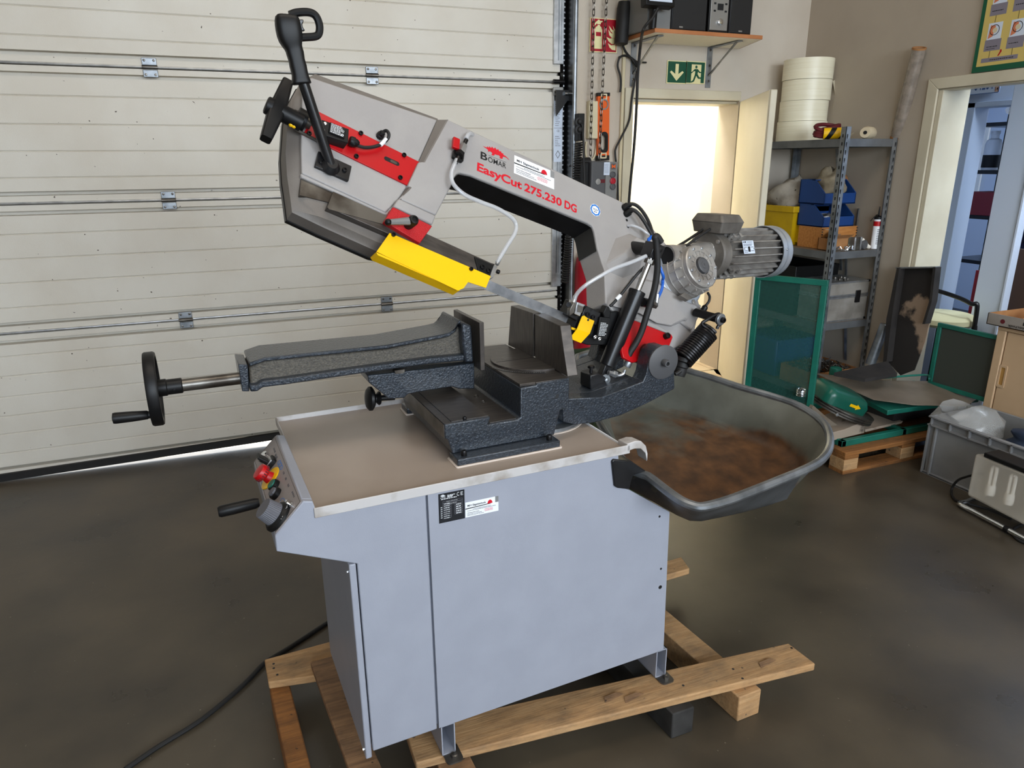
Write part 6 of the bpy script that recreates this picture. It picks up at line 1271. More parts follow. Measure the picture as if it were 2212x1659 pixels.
# blue open-front bins stacked, wooden box below
def open_bin(name, loc, w, d, h, label):
    t = thing(name, label, 'bin', loc); prof = [(0, 0), (d, 0), (d, h), (d * .42, h), (0, h * .45)]; th_ = .006
    for x in (0, w - th_): MB().prism(prof, x, x + th_, 'vz').build('side_wall', M_blueb, t, bevel=.001)
    MB().box((0, 0, 0), (w, d, th_)).build('bin_floor', M_blueb, t); MB().box((0, d - th_, 0), (w, d, h)).build('back_wall', M_blueb, t); MB().box((0, 0, 0), (w, th_, h * .45)).build('front_lip', M_blueb, t, bevel=.002); MB().box((0, d * .42, h - th_), (w, d * .55, h)).build('top_rail', M_blueb, t)
    return t
bw = thing('wooden_box', 'small dovetailed wooden box with printed front under the blue bins', 'box', (3.53, 3.50, zm))
MB().box((0, 0, 0), (.30, .2, .135)).build('box_body', M_bwood, bw, bevel=.002)
mb = MB()
for i in range(8): mb.box((.0, -.0012, .004 + .0165 * i), (.010, .0005, .012 + .0165 * i)); mb.box((.290, -.0012, .004 + .0165 * i), (.3005, .0005, .012 + .0165 * i))
mb.build('finger_joints', M_dark, bw)['kind'] = 'stuff'
fm = frame((.12, -.0006, .07), (1, 0, 0), (0, 0, 1)); bars(fm, [(0, .012, .04, .006), (.005, .004, .03, .005), (0, -.006, .04, .005)], M_greyink, bw)
open_bin('stacking_bin', (3.53, 3.50, zm + .136), .26, .22, .14, 'dark blue open-front bin standing directly on the wooden box')
open_bin('stacking_bin', (3.525, 3.505, zm + .277), .26, .22, .15, 'dark blue open-front bin on top, full of brown paper')
o = blob('parts_bag', (3.62, 3.56, zm + .185), (.05, .04, .03), M_alu, seed=8, amp=.2); tag(o, 'small silvery bag of parts inside the lower blue bin', 'bag')
o = blob('paper_wad', (3.66, 3.60, zm + .40), (.095, .085, .09), pm('kraft_paper', (150, 138, 116), .8, c2=(120, 108, 88), scale=20), seed=11, amp=.2); tag(o, 'crumpled brown paper bag sticking out of the upper blue bin', 'bag')
o = blob('tray_bag', (3.81, 3.68, zm + .40), (.05, .06, .07), M_card, seed=14, amp=.18); tag(o, 'brown paper packet wedged behind the upper blue bin', 'packet')
# cardboard box with green tubes, plastic
cbx_ = thing('cardboard_box', 'small open cardboard box at the front left of the middle shelf', 'box', (3.503, 3.384, zm))
for a, b in (((0, 0, 0), (.14, .004, .075)), ((0, .106, 0), (.14, .11, .075)), ((0, 0, 0), (.004, .11, .075)), ((.136, 0, 0), (.14, .11, .075)), ((0, 0, 0), (.14, .11, .004))): MB().box(a, b).build('box_panel', M_card, cbx_)
MB().add([(0, 0, .075), (.14, 0, .075), (.15, -.03, .10), (-.01, -.03, .10)], [(0, 1, 2, 3)]).build('box_flap', M_card, cbx_)
M_ltg = pm('pale_green', (98, 122, 92), .55)
tag(MB().pipe((3.53, 3.40, zm + .085), (3.60, 3.47, zm + .095), .026, .020, 20).build('green_tube', M_ltg), 'pale green plastic tube lying in the cardboard box', 'tube')
o = blob('plastic_packet', (3.68, 3.45, zm + .04), (.06, .05, .034), pm('grey_green_bag', (112, 112, 92), .35), seed=4, amp=.2); tag(o, 'greyish plastic packet on the shelf beside the cardboard box', 'packet')
tag(MB().prism([(0, 0), (.03, .006), (.034, .028), (.012, .036)], 0, .002).build('paper_scrap', M_strap), 'small cream paper scrap on the tubes', 'paper').location = (3.52, 3.44, zm + .125)
def alloy(loc, s, label, rz=0):
    t = thing('metal_bracket', label, 'part', loc, rz)
    MB().box((0, 0, 0), (.034 * s, .05 * s, .075 * s)).build('block', M_steel, t, bevel=.002); MB().box((-.014 * s, -.004, 0), (-.002, .05 * s, .08 * s)).build('plate', M_alu, t, bevel=.001); MB().box((.036 * s, -.004, 0), (.048 * s, .05 * s, .08 * s)).build('plate', M_alu, t, bevel=.001)
alloy((3.535, 3.385, zm), 1.0, 'pair of pale metal plates on the shelf left of the front post', .1)
alloy((3.685, 3.365, zm), 1.0, 'upright pair of bright metal plates right of the front post', 0)
mb = MB(); random.seed(21)
for i in range(9):
    x, y = random.uniform(3.55, 3.68), random.uniform(3.352, 3.40); mb.M = frame((x, y, zm + .008), (math.cos(i), math.sin(i), .1), (-math.sin(i), math.cos(i), .2)); mb.box((-.02, -.005, -.004), (.02, .005, .004)); mb.cyl((-.02, 0, 0), (.0, 0, .02), .005, n=8)
mb.M = Matrix.Identity(4); tag(mb.build('small_fittings', M_chrome), 'heap of small shiny fittings at the front of the middle shelf', 'fittings', kind='stuff')
tag(MB().cyl((3.60, 3.43, zm + .03), (3.70, 3.46, zm + .03), .022).build('pipe_piece', M_steel), 'short dark steel pipe piece lying on the middle shelf', 'pipe')
tag(MB().lathe([(.030, 0), (.030, .11), (.027, .115)], (3.735, 3.47, zm + .03), (.25, -1, 0), 22).build('round_can', M_ctrl), 'dark grey round can lying behind the silicone cartridge', 'can')
vt = thing('white_tap', 'white plastic tap fitting lying before the dark can', 'tap', (3.755, 3.385, zm))
MB().tube([(0, 0, .05), (.02, -.005, .04), (.045, -.008, .018), (.06, -.01, .012)], .013, 10, 4).build('tap_body', M_bulb, vt); MB().ball((0, 0, .052), .02).build('tap_head', M_bulb, vt)
p = (3.8522,3.365,1.0712)
ck_ = thing('sealant_cartridge', 'white sealant cartridge with red band and bent nozzle on the middle shelf', 'cartridge', (p[0], 3.37, zm + .001))
MB().lathe([(.0, 0), (.024, 0), (.0245, .012), (.0235, .014), (.0235, .185)], (0, 0, 0), (0, 0, 1), 26).build('tube_body', M_white, ck_)
MB().lathe([(.0237, .142), (.0237, .172)], (0, 0, 0), (0, 0, 1), 26, False).build('red_band', M_red, ck_); MB().lathe([(.0245, .184), (.0245, .198), (.012, .205), (.006, .206), (.004, .24), (.0025, .262)], (0, 0, 0), (0, 0, 1), 20).build('cap_and_nozzle', M_black, ck_)
MB().tube([(-.005, -.01, .205), (-.03, -.012, .212), (-.06, -.012, .19), (-.075, -.012, .176)], .003, 6).build('bent_nozzle', M_black, ck_)
mb = MB()
for i in range(9):
    for k in range(3): 
        t = -PI / 2 - .5 + .33 * k; mb.M = frame((.0238 * math.cos(t), .0238 * math.sin(t), .03 + .011 * i), (-math.sin(t), math.cos(t), 0), (0, 0, 1)); mb.box((-.004, 0, -.0002), (.002, .005, .0003))
mb.M = Matrix.Identity(4); mb.build('small_print', M_greyink, ck_)
tag(MB().box((3.872, 3.55, zm), (3.884, 3.56, zm + .24)).build('thin_rod', M_alu), 'thin pale strip leaning upright at the back of the middle shelf', 'strip')
# ---- lower shelves
zl = .619
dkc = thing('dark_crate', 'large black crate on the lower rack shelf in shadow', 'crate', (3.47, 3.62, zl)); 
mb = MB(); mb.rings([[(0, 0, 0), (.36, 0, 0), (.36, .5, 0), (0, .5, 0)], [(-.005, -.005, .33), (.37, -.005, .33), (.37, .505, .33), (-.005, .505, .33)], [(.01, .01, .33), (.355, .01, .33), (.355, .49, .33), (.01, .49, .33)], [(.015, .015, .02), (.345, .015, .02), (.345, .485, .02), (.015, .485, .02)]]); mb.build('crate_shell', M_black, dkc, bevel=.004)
ac = thing('aluminium_case', 'scuffed aluminium case with latch on the lower rack shelf', 'case', (3.50, 3.36, zl + .001))
M_case = pm('case_skin', (150, 144, 136), .5, .25, c2=(120, 114, 106), scale=8)
MB().box((0, 0, 0), (.345, .24, .16)).build('case_base', M_case, ac, bevel=.004); MB().box((0, 0, .163), (.345, .24, .255)).build('case_lid', M_case, ac, bevel=.004)
for z0, z1 in ((.15, .161), (.163, .174), (.247, .257), (-.001, .009)): MB().box((-.002, -.003, z0), (.347, .243, z1)).build('edge_trim', M_alu, ac)
for x in (0, .345): 
    for z in (0, .245): MB().box((x - .012 if x else -.003, -.004, z), (x + .003 if x else .012, .012, z + .014)).build('corner_guard', M_bolt, ac)
MB().box((.235, -.008, .115), (.275, -.001, .195)).build('latch', M_bolt, ac, bevel=.002)
mb = MB(); random.seed(5)
for i in range(14): mb.ball((random.uniform(3.56, 3.72), random.uniform(3.38, 3.50), zl + .264), random.uniform(.006, .011), 8, 5)
tag(mb.build('loose_nuts', M_steel), 'handful of loose metal bits on top of the aluminium case', 'parts', kind='stuff')
zb2 = .161
bxs = thing('screw_box', 'flat cardboard box heaped with screws at the foot of the rack', 'box', (3.47, 3.36, zb2 + .001))
for a, b in (((0, 0, 0), (.38, .004, .12)), ((0, .3, 0), (.38, .304, .12)), ((0, 0, 0), (.004, .304, .12)), ((.376, 0, 0), (.38, .304, .12)), ((0, 0, 0), (.38, .304, .004))): MB().box(a, b).build('box_panel', M_card, bxs)
mb = MB(); random.seed(9)
for i in range(420):
    x, y = random.uniform(.02, .36), random.uniform(.02, .28); d_ = Vector((random.uniform(-1, 1), random.uniform(-1, 1), random.uniform(-.5, .6))).normalized(); c = Vector((3.47 + x, 3.36 + y, zb2 + .10 + .035 * (1 - abs(x - .19) / .19) + random.uniform(-.01, .015))); mb.cyl(c, c + d_ * .03, .003, n=5)
tag(mb.build('screw_heap', M_steel), 'heap of grey screws filling the cardboard box at the rack foot', 'screws', kind='stuff')
tag(MB().tube([(3.62, 3.34, zb2 + .17), (3.66, 3.32, zb2 + .12), (3.74, 3.30, zb2 + .06)], .004, 6).build('bent_wire', M_bolt), 'bent dark wire sticking out of the screw box', 'wire')
p = (3.4828,3.2,0.3512); 
tag(MB().lathe([(.0, 0), (.036, 0), (.037, .006), (.037, .12), (.033, .135), (.02, .14)], (p[0], 3.2, p[2] - .12), (0, 0, 1), 24).build('green_canister', M_green), 'teal green cylinder canister standing before the screw box', 'canister')
tag(MB().box((3.47, 3.72, .162), (3.86, 4.1, .42)).build('blue_tub', M_blueb, bevel=.01), 'dark blue closed tub at the back of the bottom rack shelf', 'tub')

# ================================================================ lower right: parts of a green machine on a pallet
ep = thing('wooden_pallet', 'orange wooden pallet under the green machine parts by the rack', 'pallet')
pc = Vector((2.9318,2.5551,0)); E0, E1 = pc.x, 3.87; F0 = pc.y; F1 = 3.26
for i in range(5):
    y = F0 + i * (F1 - F0 - .1) / 4; MB().box((E0, y, .104), (E1, y + .11, .128)).build('plank', M_woodo, ep, bevel=.003)
for x in (E0, (E0 + E1) / 2 - .05, E1 - .1):
    MB().box((x, F0, .085), (x + .1, F1, .104)).build('plank', M_woodo, ep, bevel=.002)
    for y in (F0, (F0 + F1) / 2 - .05, F1 - .1): MB().box((x, y, .02), (x + .1, y + .1, .085)).build('block', M_wood, ep, bevel=.003)
for y in (F0, F1 - .1): MB().box((E0, y, 0), (E1, y + .1, .02)).build('plank', M_woodo, ep, bevel=.002)
zp = .129
gb2 = thing('machine_base', 'green steel base frame with grey metal block on the orange pallet', 'machine part')
MB().box((2.97, 2.62, zp), (3.85, 2.65, zp + .035)).build('frame_rail', M_green, gb2, bevel=.003); MB().box((2.97, 3.15, zp), (3.85, 3.18, zp + .035)).build('frame_rail', M_green, gb2, bevel=.003)
for x in (2.97, 3.42, 3.82): MB().box((x, 2.62, zp), (x + .03, 3.18, zp + .035)).build('frame_rail', M_green, gb2, bevel=.003)
M_pale = pm('grimy_pale_metal', (158, 142, 126), .6, c2=(70, 60, 52), scale=9, lo=.58, hi=.66)
MB().prism([(2.871,0.2431),(2.944,0.2069),(3.0175,0.2108),(3.1568,0.2408),(3.1709,0.1669),(2.9279,0.1568),(2.8899,0.1649)], 2.66, 2.86, 'uz').build('machine_block', M_pale, gb2, bevel=.003)
MB().prism([(3.2242,0.1494),(3.5023,0.1603),(3.5129,0.1748),(3.2211,0.1656)], 2.70, 2.9, 'uz').build('machine_ledge', M_pale, gb2, bevel=.002)
MB().box((3.46, 2.72, zp + .036), (3.85, 3.10, .268)).build('machine_core', M_soot, gb2, bevel=.006)
mb = MB(); mb.prism([(2.7392,0.3139),(2.8601,0.2617),(2.9399,0.2547),(2.8579,0.3112),(2.7501,0.3943),(2.7405,0.3812),(2.8237,0.3015)], 2.64, 2.66, 'uz'); mb.build('guard_plate', M_sheet, gb2)
# green wheel cover with stacked belt rims
a = Vector((2.9079,2.8,0.3768)); b = Vector((3.2804,2.74,0.2214)); ax = Vector((b - a).normalized()); c0 = (a + b) / 2
nrm = ax.cross(Vector((0, 1, .25))).normalized(); nrm = nrm if nrm.z > 0 else -nrm; side = nrm.cross(ax); hl = (b - a).length / 2
wc = thing('belt_wheel_cover', 'dark green motor cover with yellow arrow above a ridged metal pulley', 'machine part')
FM = Matrix(((ax.x, side.x, nrm.x, c0.x), (ax.y, side.y, nrm.y, c0.y), (ax.z, side.z, nrm.z, c0.z), (0, 0, 0, 1)))
mb = MB(FM)
for i, (r, h) in enumerate(((1, -.03), (1, -.022), (.96, -.018), (1, -.014), (1, -.006), (.96, -.002), (1, .002), (1, .010), (.9, .012))): pass
R = [[(hl * r * math.cos(2 * PI * k / 40), hl * .72 * r * math.sin(2 * PI * k / 40), h) for k in range(40)] for r, h in ((.9, -.026), (1, -.024), (1, -.016), (.965, -.013), (1, -.010), (1, -.002), (.965, .001), (1, .004), (1, .012), (.9, .014))]
mb.rings(R); mb.build('pulley', M_steel, wc)
M_gcov = pm('cover_green', (20, 88, 72), .3, c2=(16, 78, 64), scale=7)
mb = MB(FM); prof = rrect(-hl * .98, -hl * .5, hl * .48, hl * .5, .05)
mb.rings([[(x, y, .012) for x, y in prof], [(x, y, .055) for x, y in prof], [(x * .93 - .01, y * .9, .085) for x, y in prof], [(x * .8 - .02, y * .7, .098) for x, y in prof]]); mb.build('motor_cover', M_gcov, wc, ang=60)
fm = FM @ frame((-hl * .25, -hl * .5, .034), (1, 0, 0), (0, 0, 1)); flat(fm, [(0, .008), (.045, .008), (.045, 0), (.075, .016), (.045, .032), (.045, .024), (0, .024)], M_yel, wc, 'yellow_arrow', .001)
bolt(FM @ Vector((-hl * .55, -hl * .6, -.02)), -side, .009, .01, wc, M_alu)
# chrome spring bit seen through the mesh
tag(MB().tube([Vector((2.7372,2.72,0.4433)) + Vector((.022 * math.cos(.6 * i), .022 * math.sin(.6 * i), .004 * (i / 10.5) * 2.2 - .02)) for i in range(50)], .004, 6, 0).build('steel_spring', M_chrome), 'small shiny coil spring seen through the green mesh frame', 'spring')
# grey sheet lying on the parts
mb = MB(); edge = [Vector(p) for p in ((3.189,3.0662,0.4), (3.5232,2.8749,0.37), (3.8768,2.8086,0.34), (3.9408,2.5587,0.32), (3.7022,2.4854,0.31), (3.4082,2.5742,0.33), (3.2565,2.7039,0.34), (3.2167,2.8784,0.37))]
mb.loft(edge, [p - Vector((0, 0, .004)) for p in edge]); tag(mb.build('bent_sheet', M_sheet, ang=60), 'bent grey sheet metal panel lying across the green machine parts', 'panel')
gbx = thing('green_tray', 'green painted steel tray under the grey sheet on the pallet', 'machine part')
mb = MB(); ed = [Vector(p) for p in ((3.3416,2.9346,0.3), (3.887,2.9641,0.3), (3.9382,2.5735,0.3), (3.2699,2.6169,0.3))]; mb.loft(ed, [p - Vector((0, 0, .028)) for p in ed]); mb.build('tray_panel', M_green, gbx, bevel=.003)
MB().tube([(3.4493,2.874,0.39),(3.7749,2.8177,0.39),(3.7344,2.7508,0.39)], .006, 6, 3).build('tray_rim', M_green, gbx)
# tall mesh frame in front
def mesh_panel(name, tl, tr, zb0, label, fw=.022, fd=.02, solid=None):
    tl, tr = Vector(tl), Vector(tr); x = Vector((tr.x - tl.x, tr.y - tl.y, 0)); up = Vector((0, 0, 1))
    fm = frame((tl.x, tl.y, zb0), x, up); w = x.length; h0 = tl.z - zb0; 
    t = thing(name, label, 'frame')
    for n_, a, b in (('frame_bar', (0, h0 - fw, -fd), (w, h0, 0)), ('frame_bar', (0, 0, -fd), (w, fw, 0)), ('frame_bar', (0, fw, -fd), (fw, h0 - fw, 0)), ('frame_bar', (w - fw, fw, -fd), (w, h0 - fw, 0))): MB(fm).box(a, b).build(n_, M_green, t, bevel=.002)
    if solid: MB(fm).box((fw, fw, -.012), (w - fw, h0 - fw, -.010)).build('infill_sheet', solid, t); return t
    me = bpy.data.meshes.new('mesh_infill'); P = [fm @ Vector(q) for q in ((fw, fw, -.01), (w - fw, fw, -.01), (w - fw, h0 - fw, -.01), (fw, h0 - fw, -.01))]
    me.from_pydata([tuple(p) for p in P], [], [(0, 1, 2, 3)]); uv = me.uv_layers.new()
    for i, q in enumerate(((0, 0), (w - 2 * fw, 0), (w - 2 * fw, h0 - 2 * fw), (0, h0 - 2 * fw))): uv.data[i].uv = q
    me.materials.append(M_mesh); o = bpy.data.objects.new('mesh_infill', me); COL.objects.link(o); o.parent = t
    return t
ml = (2.6007,3,1.0412); mr = (2.7838,2.68,1.006)
mesh_panel('mesh_frame', ml, mr, .0, 'tall green steel frame with fine mesh standing behind the wheelbarrow tub', .03, .024)
m2 = mesh_panel('green_screen', (3.8,2.8074,0.7077), (3.8,2.422,0.677), .33, 'low dark green frame with sheet infill standing in the doorway behind the grey sheet', .024, .02, pm('dark_infill', (58, 62, 56), .6))
# sooty channel leaning by the doorway
bc = thing('sooty_channel', 'blackened steel channel leaning upright at the left doorway jamb', 'channel')
cq = [(3.1045,0.9878),(2.8466,1.0262),(2.8314,0.8328),(2.8678,0.6394),(2.8943,0.4075),(2.9742,0.3471),(3.0977,0.3989),(3.0965,0.5344),(3.0964,0.776)]
MB().prism([(3.1048,0.9899),(2.8468,1.0272),(2.8376,0.9227),(2.8618,0.5773),(2.898,0.3956),(2.9851,0.3385),(3.0915,0.4005)], 3.79, 3.796, 'vz').build('channel_web', M_sootw, bc)
MB().prism([(3.0885,0.9932),(3.0708,0.9955),(3.0689,0.6853),(3.0569,0.4116),(3.0814,0.4053),(3.1053,0.6782)], 3.74, 3.796, 'vz').build('channel_flange', M_soot, bc)
MB().prism([(2.8596,1.0255),(2.8436,1.0276),(2.8314,0.8328),(2.8499,0.6955),(2.8663,0.6922),(2.8475,0.83)], 3.75, 3.796, 'vz').build('channel_flange', M_soot, bc)
MB().prism([(3.1056,0.994),(2.8454,1.0313),(2.8441,1.0245),(3.1041,0.9858)], 3.75, 3.796, 'vz').build('channel_flange', M_galv, bc)
MB().prism([(3.1437,0.9069),(3.1255,0.9095),(3.1258,0.6706),(3.148,0.6663)], 3.80, 3.83, 'vz').build('side_strip', M_soot, bc)
mb = MB(); q = [Vector(p) for p in ((3.1618,2.9147,0.45), (3.6163,2.9483,0.46), (3.4762,2.7598,0.45), (3.256,2.78,0.44))]; mb.loft(q, [p - Vector((0, 0, .02)) for p in q]); mb.build('channel_foot', M_soot, bc)
a = Vector((3.76,3.1844,0.381)); b = Vector((3.8,3.1577,0.6238))
tag(MB().lathe([(.030, -.02), (.030, 0), (.030, (b - a).length), (.026, (b - a).length + .004), (.02, (b - a).length + .004)], a, b - a, 22).build('steel_tube', M_galv), 'grey steel tube leaning between the rack post and the sooty channel', 'tube')
# ---- grey crate with bag and cloth
cc_ = Vector((3.3554,2.428,0)); CX0, CY0 = cc_.x, cc_.y; CL, CWd, CHt = 1.0, .40, .325
ec = thing('grey_crate', 'large grey plastic crate at the right edge holding a clear bag', 'crate', (CX0, CY0, 0))
CL = .80
mb = MB(); o_ = .012
mb.rings([[(o_, -o_, 0), (CWd - o_, -o_, 0), (CWd - o_, -CL + o_, 0), (o_, -CL + o_, 0)], [(0.004, 0, CHt), (CWd, 0, CHt), (CWd, -CL, CHt), (0.004, -CL, CHt)], [(.014, -.012, CHt), (CWd - .012, -.012, CHt), (CWd - .012, -CL + .012, CHt), (.014, -CL + .012, CHt)], [(.02, -.02, .012), (CWd - .02, -.02, .012), (CWd - .02, -CL + .02, .012), (.02, -CL + .02, .012)]])
mb.build('crate_shell', M_greyp, ec, bevel=.003)
for z in (CHt - .008, CHt - .052): MB().box((-.012, -CL, z), (.006, .0, z + .007)).build('rim_rib', M_greyp, ec)
for i in range(8): MB().box((-.012, -.02 - .105 * i, CHt - .05), (.005, -.014 - .105 * i, CHt - .002)).build('rim_rib', M_greyp, ec)
for y in (-.004, -.045): MB().box((-.008, y - .008, .005), (.006, y, CHt - .05)).build('corner_rib', M_greyp, ec)
for z in (.0, .004): MB().box((-.004, -CL, z), (.012, 0, z + .008)).build('foot_rib', M_greyp, ec)
random.seed(2)
bg = [(3.5154,2.5153,0.2887),(3.5154,2.4694,0.3776),(3.5154,2.4308,0.3597),(3.5154,2.371,0.362),(3.5154,2.2953,0.399),(3.5154,2.229,0.3877),(3.5154,2.1726,0.3213),(3.5154,2.1638,0.2589),(3.5154,2.3222,0.2428),(3.5154,2.4818,0.256)]
mb = MB(); cen = sum((Vector(p) for p in bg), Vector()) / len(bg)
R = []
for k, (f_, dx_) in enumerate(((.35, .13), (.75, .10), (1.0, .03), (.97, -.03), (.72, -.10), (.3, -.13))):
    R.append([cen + (Vector(p) - cen) * (f_ * random.uniform(.95, 1.05)) + Vector((dx_ + random.uniform(-.02, .02), 0, 0)) for p in bg])
mb.rings(R); tag(mb.build('clear_bag', M_film, ang=30), 'crumpled clear plastic bag bulging out of the grey crate', 'bag')
o = blob('blue_cloth', (CX0 + .20, CY0 - .47, CHt - .035), (.14, .17, .065), M_denim, seed=6, amp=.2); tag(o, 'dark blue crumpled cloth lying in the grey crate', 'cloth')
# ---- beige cabinet with cardboard tray
BX = 3.78
bcab = thing('beige_cabinet', 'beige metal cabinet with sliding door and recessed pull at the right edge', 'cabinet')
yb0, yb1 = ((2.4456,0.7624))[0], ((2.4456,0.7624))[0] - .9; zb_t = ((2.4464,0.7664))[1]
MB().box((BX + .02, yb1, .0), (BX + .36, yb0, zb_t - .012)).build('carcass', M_beige, bcab, bevel=.002)
MB().box((BX, yb0 - .045, 0), (BX + .025, yb0, zb_t)).build('stile', M_beige, bcab, bevel=.004); MB().box((BX - .003, yb1, zb_t - .022), (BX + .36, yb0, zb_t)).build('cabinet_top', M_beige, bcab, bevel=.004)
dr = MB().box((BX + .008, yb1, .02), (BX + .02, yb0 - .050, zb_t - .024)).build('sliding_door', M_beige, bcab, bevel=.002)
h0, h1 = (2.3927,0.5626), (2.3555,0.4401)
M_pull = pm('pull_yellow', (176, 134, 72), .45)
MB().holed(rrect(h0[0] - .035, h1[1], h0[0] + .006, h0[1], .006), rrect(h0[0] - .026, h1[1] + .014, h0[0] - .003, h0[1] - .012, .004), BX + .003, BX + .009, 'vz').build('pull_rim', M_beige, dr)
MB().box((BX + .0075, h0[0] - .027, h1[1] + .013), (BX + .009, h0[0] - .002, h0[1] - .011)).build('pull_recess', M_pull, dr)
tbx = thing('cardboard_tray', 'shallow printed cardboard tray with papers on the beige cabinet', 'tray')
TX, TY0, TZ = BX - .02, yb0 + .055, zb_t + .0015
M_cardp = pm('printed_card', (150, 142, 134), .8, c2=(132, 124, 116), scale=8)
for nm, a, b, m_ in (('tray_panel', (TX, TY0 - .55, TZ), (TX + .004, TY0, TZ + .062), M_cardp), ('tray_panel', (TX + .32, TY0 - .55, TZ), (TX + .324, TY0, TZ + .062), M_card), ('tray_panel', (TX, TY0 - .004, TZ), (TX + .324, TY0, TZ + .062), M_card), ('tray_panel', (TX, TY0 - .55, TZ), (TX + .324, TY0, TZ + .004), M_card)): MB().box(a, b).build(nm, m_, tbx)
fm = frame((TX - .0008, TY0 - .245, TZ + .047), (0, 1, 0), (0, 0, -1)); text('MH', fm, .055, .018, M_ink, tbx, x=.0, y=.002, bold=.02); text('Sägetechnik', fm, .13, .02, M_ink, tbx, x=.0, y=.022, bold=.01); flat(fm, circ(.16, .018, .012, 16), M_maroon, tbx, 'printed_disc', .0008)
mb = MB(); 
for i in range(3): mb.M = Matrix.Translation((TX + .10 + .02 * i, TY0 - .32 + .03 * i, TZ + .055 + .006 * i)) @ Matrix.Rotation(.2 * i - .3, 4, 'Z') @ Matrix.Rotation(-.12, 4, 'Y'); mb.box((-.08, -.1, 0), (.12, .1, .001))
mb.M = Matrix.Identity(4); tag(mb.build('paper_sheets', M_white), 'loose white paper sheets lying in the cardboard tray', 'paper', kind='stuff')
# ---- work lamp on tube stand
wl = thing('work_lamp', 'frosted work lamp with three bulbs on a chrome tube stand', 'lamp')
q = [Vector(p) for p in ((3.17,2.0403,0.2889), (3.17,1.8197,0.2827), (3.13,1.7658,0.0703), (3.13,2.0137,0.09))]
ext = (q[1] - q[0]).normalized(); q[1] = q[0] + ext * .34; q[2] = q[3] + (q[2] - q[3]).normalized() * .34
bk = [p + Vector((.075, 0, -.01)) for p in q]
mb = MB(); mb.loft(q, bk, True, True); mb.build('diffuser', M_frost, wl, bevel=.012, seg=3)
fb = [p + Vector((.078, 0, -.01)) for p in q]; mb = MB(); mb.loft(fb, [p + Vector((.03, 0, 0)) for p in fb]); mb.build('lamp_back', M_black, wl, bevel=.006)
tp = [q[0] + (q[1] - q[0]) * .12, q[1], q[1] + Vector((.10, 0, .0)), q[0] + (q[1] - q[0]) * .12 + Vector((.10, 0, 0))]; mb = MB(); mb.loft([p + Vector((0, 0, .0)) for p in tp], [p + Vector((.0, 0, .022)) for p in tp]); mb.build('lamp_top', M_black, wl, bevel=.004)
for i, f_ in enumerate((.24, .50, .78)):
    c_t = q[0] + (q[1] - q[0]) * f_; c_b = q[3] + (q[2] - q[3]) * f_; a = c_b + (c_t - c_b) * .16 + Vector((.035, 0, 0)); b = c_b + (c_t - c_b) * .40 + Vector((.035, 0, 0)); e = c_b + (c_t - c_b) * .80 + Vector((.035, 0, 0))
    bl_ = MB().lathe([(.018, 0), (.022, .01), (.021, (b - a).length)], a, b - a, 18).build('bulb', M_bulb, wl)
    for s_ in (-.010, .010): MB().tube([b + Vector((0, s_, 0)), b + (e - b) * .9 + Vector((0, s_, 0)), e + Vector((0, s_ * .2, 0)), ], .008, 8, 4).build('bulb_tube', M_bulb, bl_)
st0 = Vector((3.1556,2.0498,0.02)); st1 = Vector((3.1222,1.8008,0.02))
dv = (st1 - st0); st2 = st1 + dv * .9
MB().tube([st0 + Vector((.15, .02, 0)), st0 + Vector((.05, .006, 0)), st0, st0 + dv * .5, st1, st2], .0125, 12, 5).build('stand_tube', M_chrome, wl)
MB().tube([st0 + Vector((.14, .0, .0)), q[3] + Vector((.10, -.05, .0)), q[3] + Vector((.10, -.05, .12))], .0115, 10, 5).build('stand_tube', M_black, wl)
MB().tube([st2 + Vector((.14, .05, .0)), q[2] + Vector((.10, .03, .0)), q[2] + Vector((.10, .03, .12))], .0115, 10, 5).build('stand_tube', M_black, wl)
MB().cyl(st1 - dv.normalized() * .01, st1 + dv.normalized() * .012, .0145, n=14).build('tube_clip', M_black, wl)
MB().tube([q[3] + Vector((.08, .0, .10))] + [(3.28,2.123,0.114),(3.28,2.1703,0.0688)]+[(3.2673,2.1808,0.012),(3.1943,2.1026,0.012),(3.217,2.0409,0.012),(3.2507,1.9592,0.012),(3.2477,1.8635,0.012)], .006, 8).build('lamp_cord', M_rubber, wl)
tag(MB().tube([(3.2664,1.8169,0.008),(3.1839,1.8059,0.008),(3.1265,1.7707,0.008),(3.0988,1.7321,0.008),(3.0997,1.6968,0.008)], .0065, 8).build('floor_cord', M_rubber), 'short black cord on the floor right of the lamp stand', 'cord')
# ---- poster above the doorway
YP = XB - .006
ps_tl = (2.932,2.4214); ps_bl = (2.9287,2.063)
pw = 1.0; yl = ps_bl[0]; zb_ = ps_bl[1]; ph = .60
po = thing('first_aid_poster', 'yellow first aid poster with green border above the office doorway', 'poster')
fm = frame((XB - .012, yl, zb_), (0, -1, 0), (0, 0, 1))
MB(fm).prism(rect(0, 0, pw, ph), 0, .004).build('poster_border', pm('poster_green', (6, 84, 56), .4), po); MB(fm).prism(rect(.022, .028, pw - .022, ph - .02), .004, .0046).build('poster_sheet', M_poster, po)
fm2 = fm @ Matrix.Translation((0, 0, .0047)); mb = MB(fm2); mk = MB(fm2); gk = MB(fm2); rk_ = MB(fm2); bk_ = MB(fm2)
def wp(px, py):
    return None
M_cap, M_skin = pm('caption_grey', (128, 122, 134), .6), pm('skin_print', (206, 120, 84), .6)
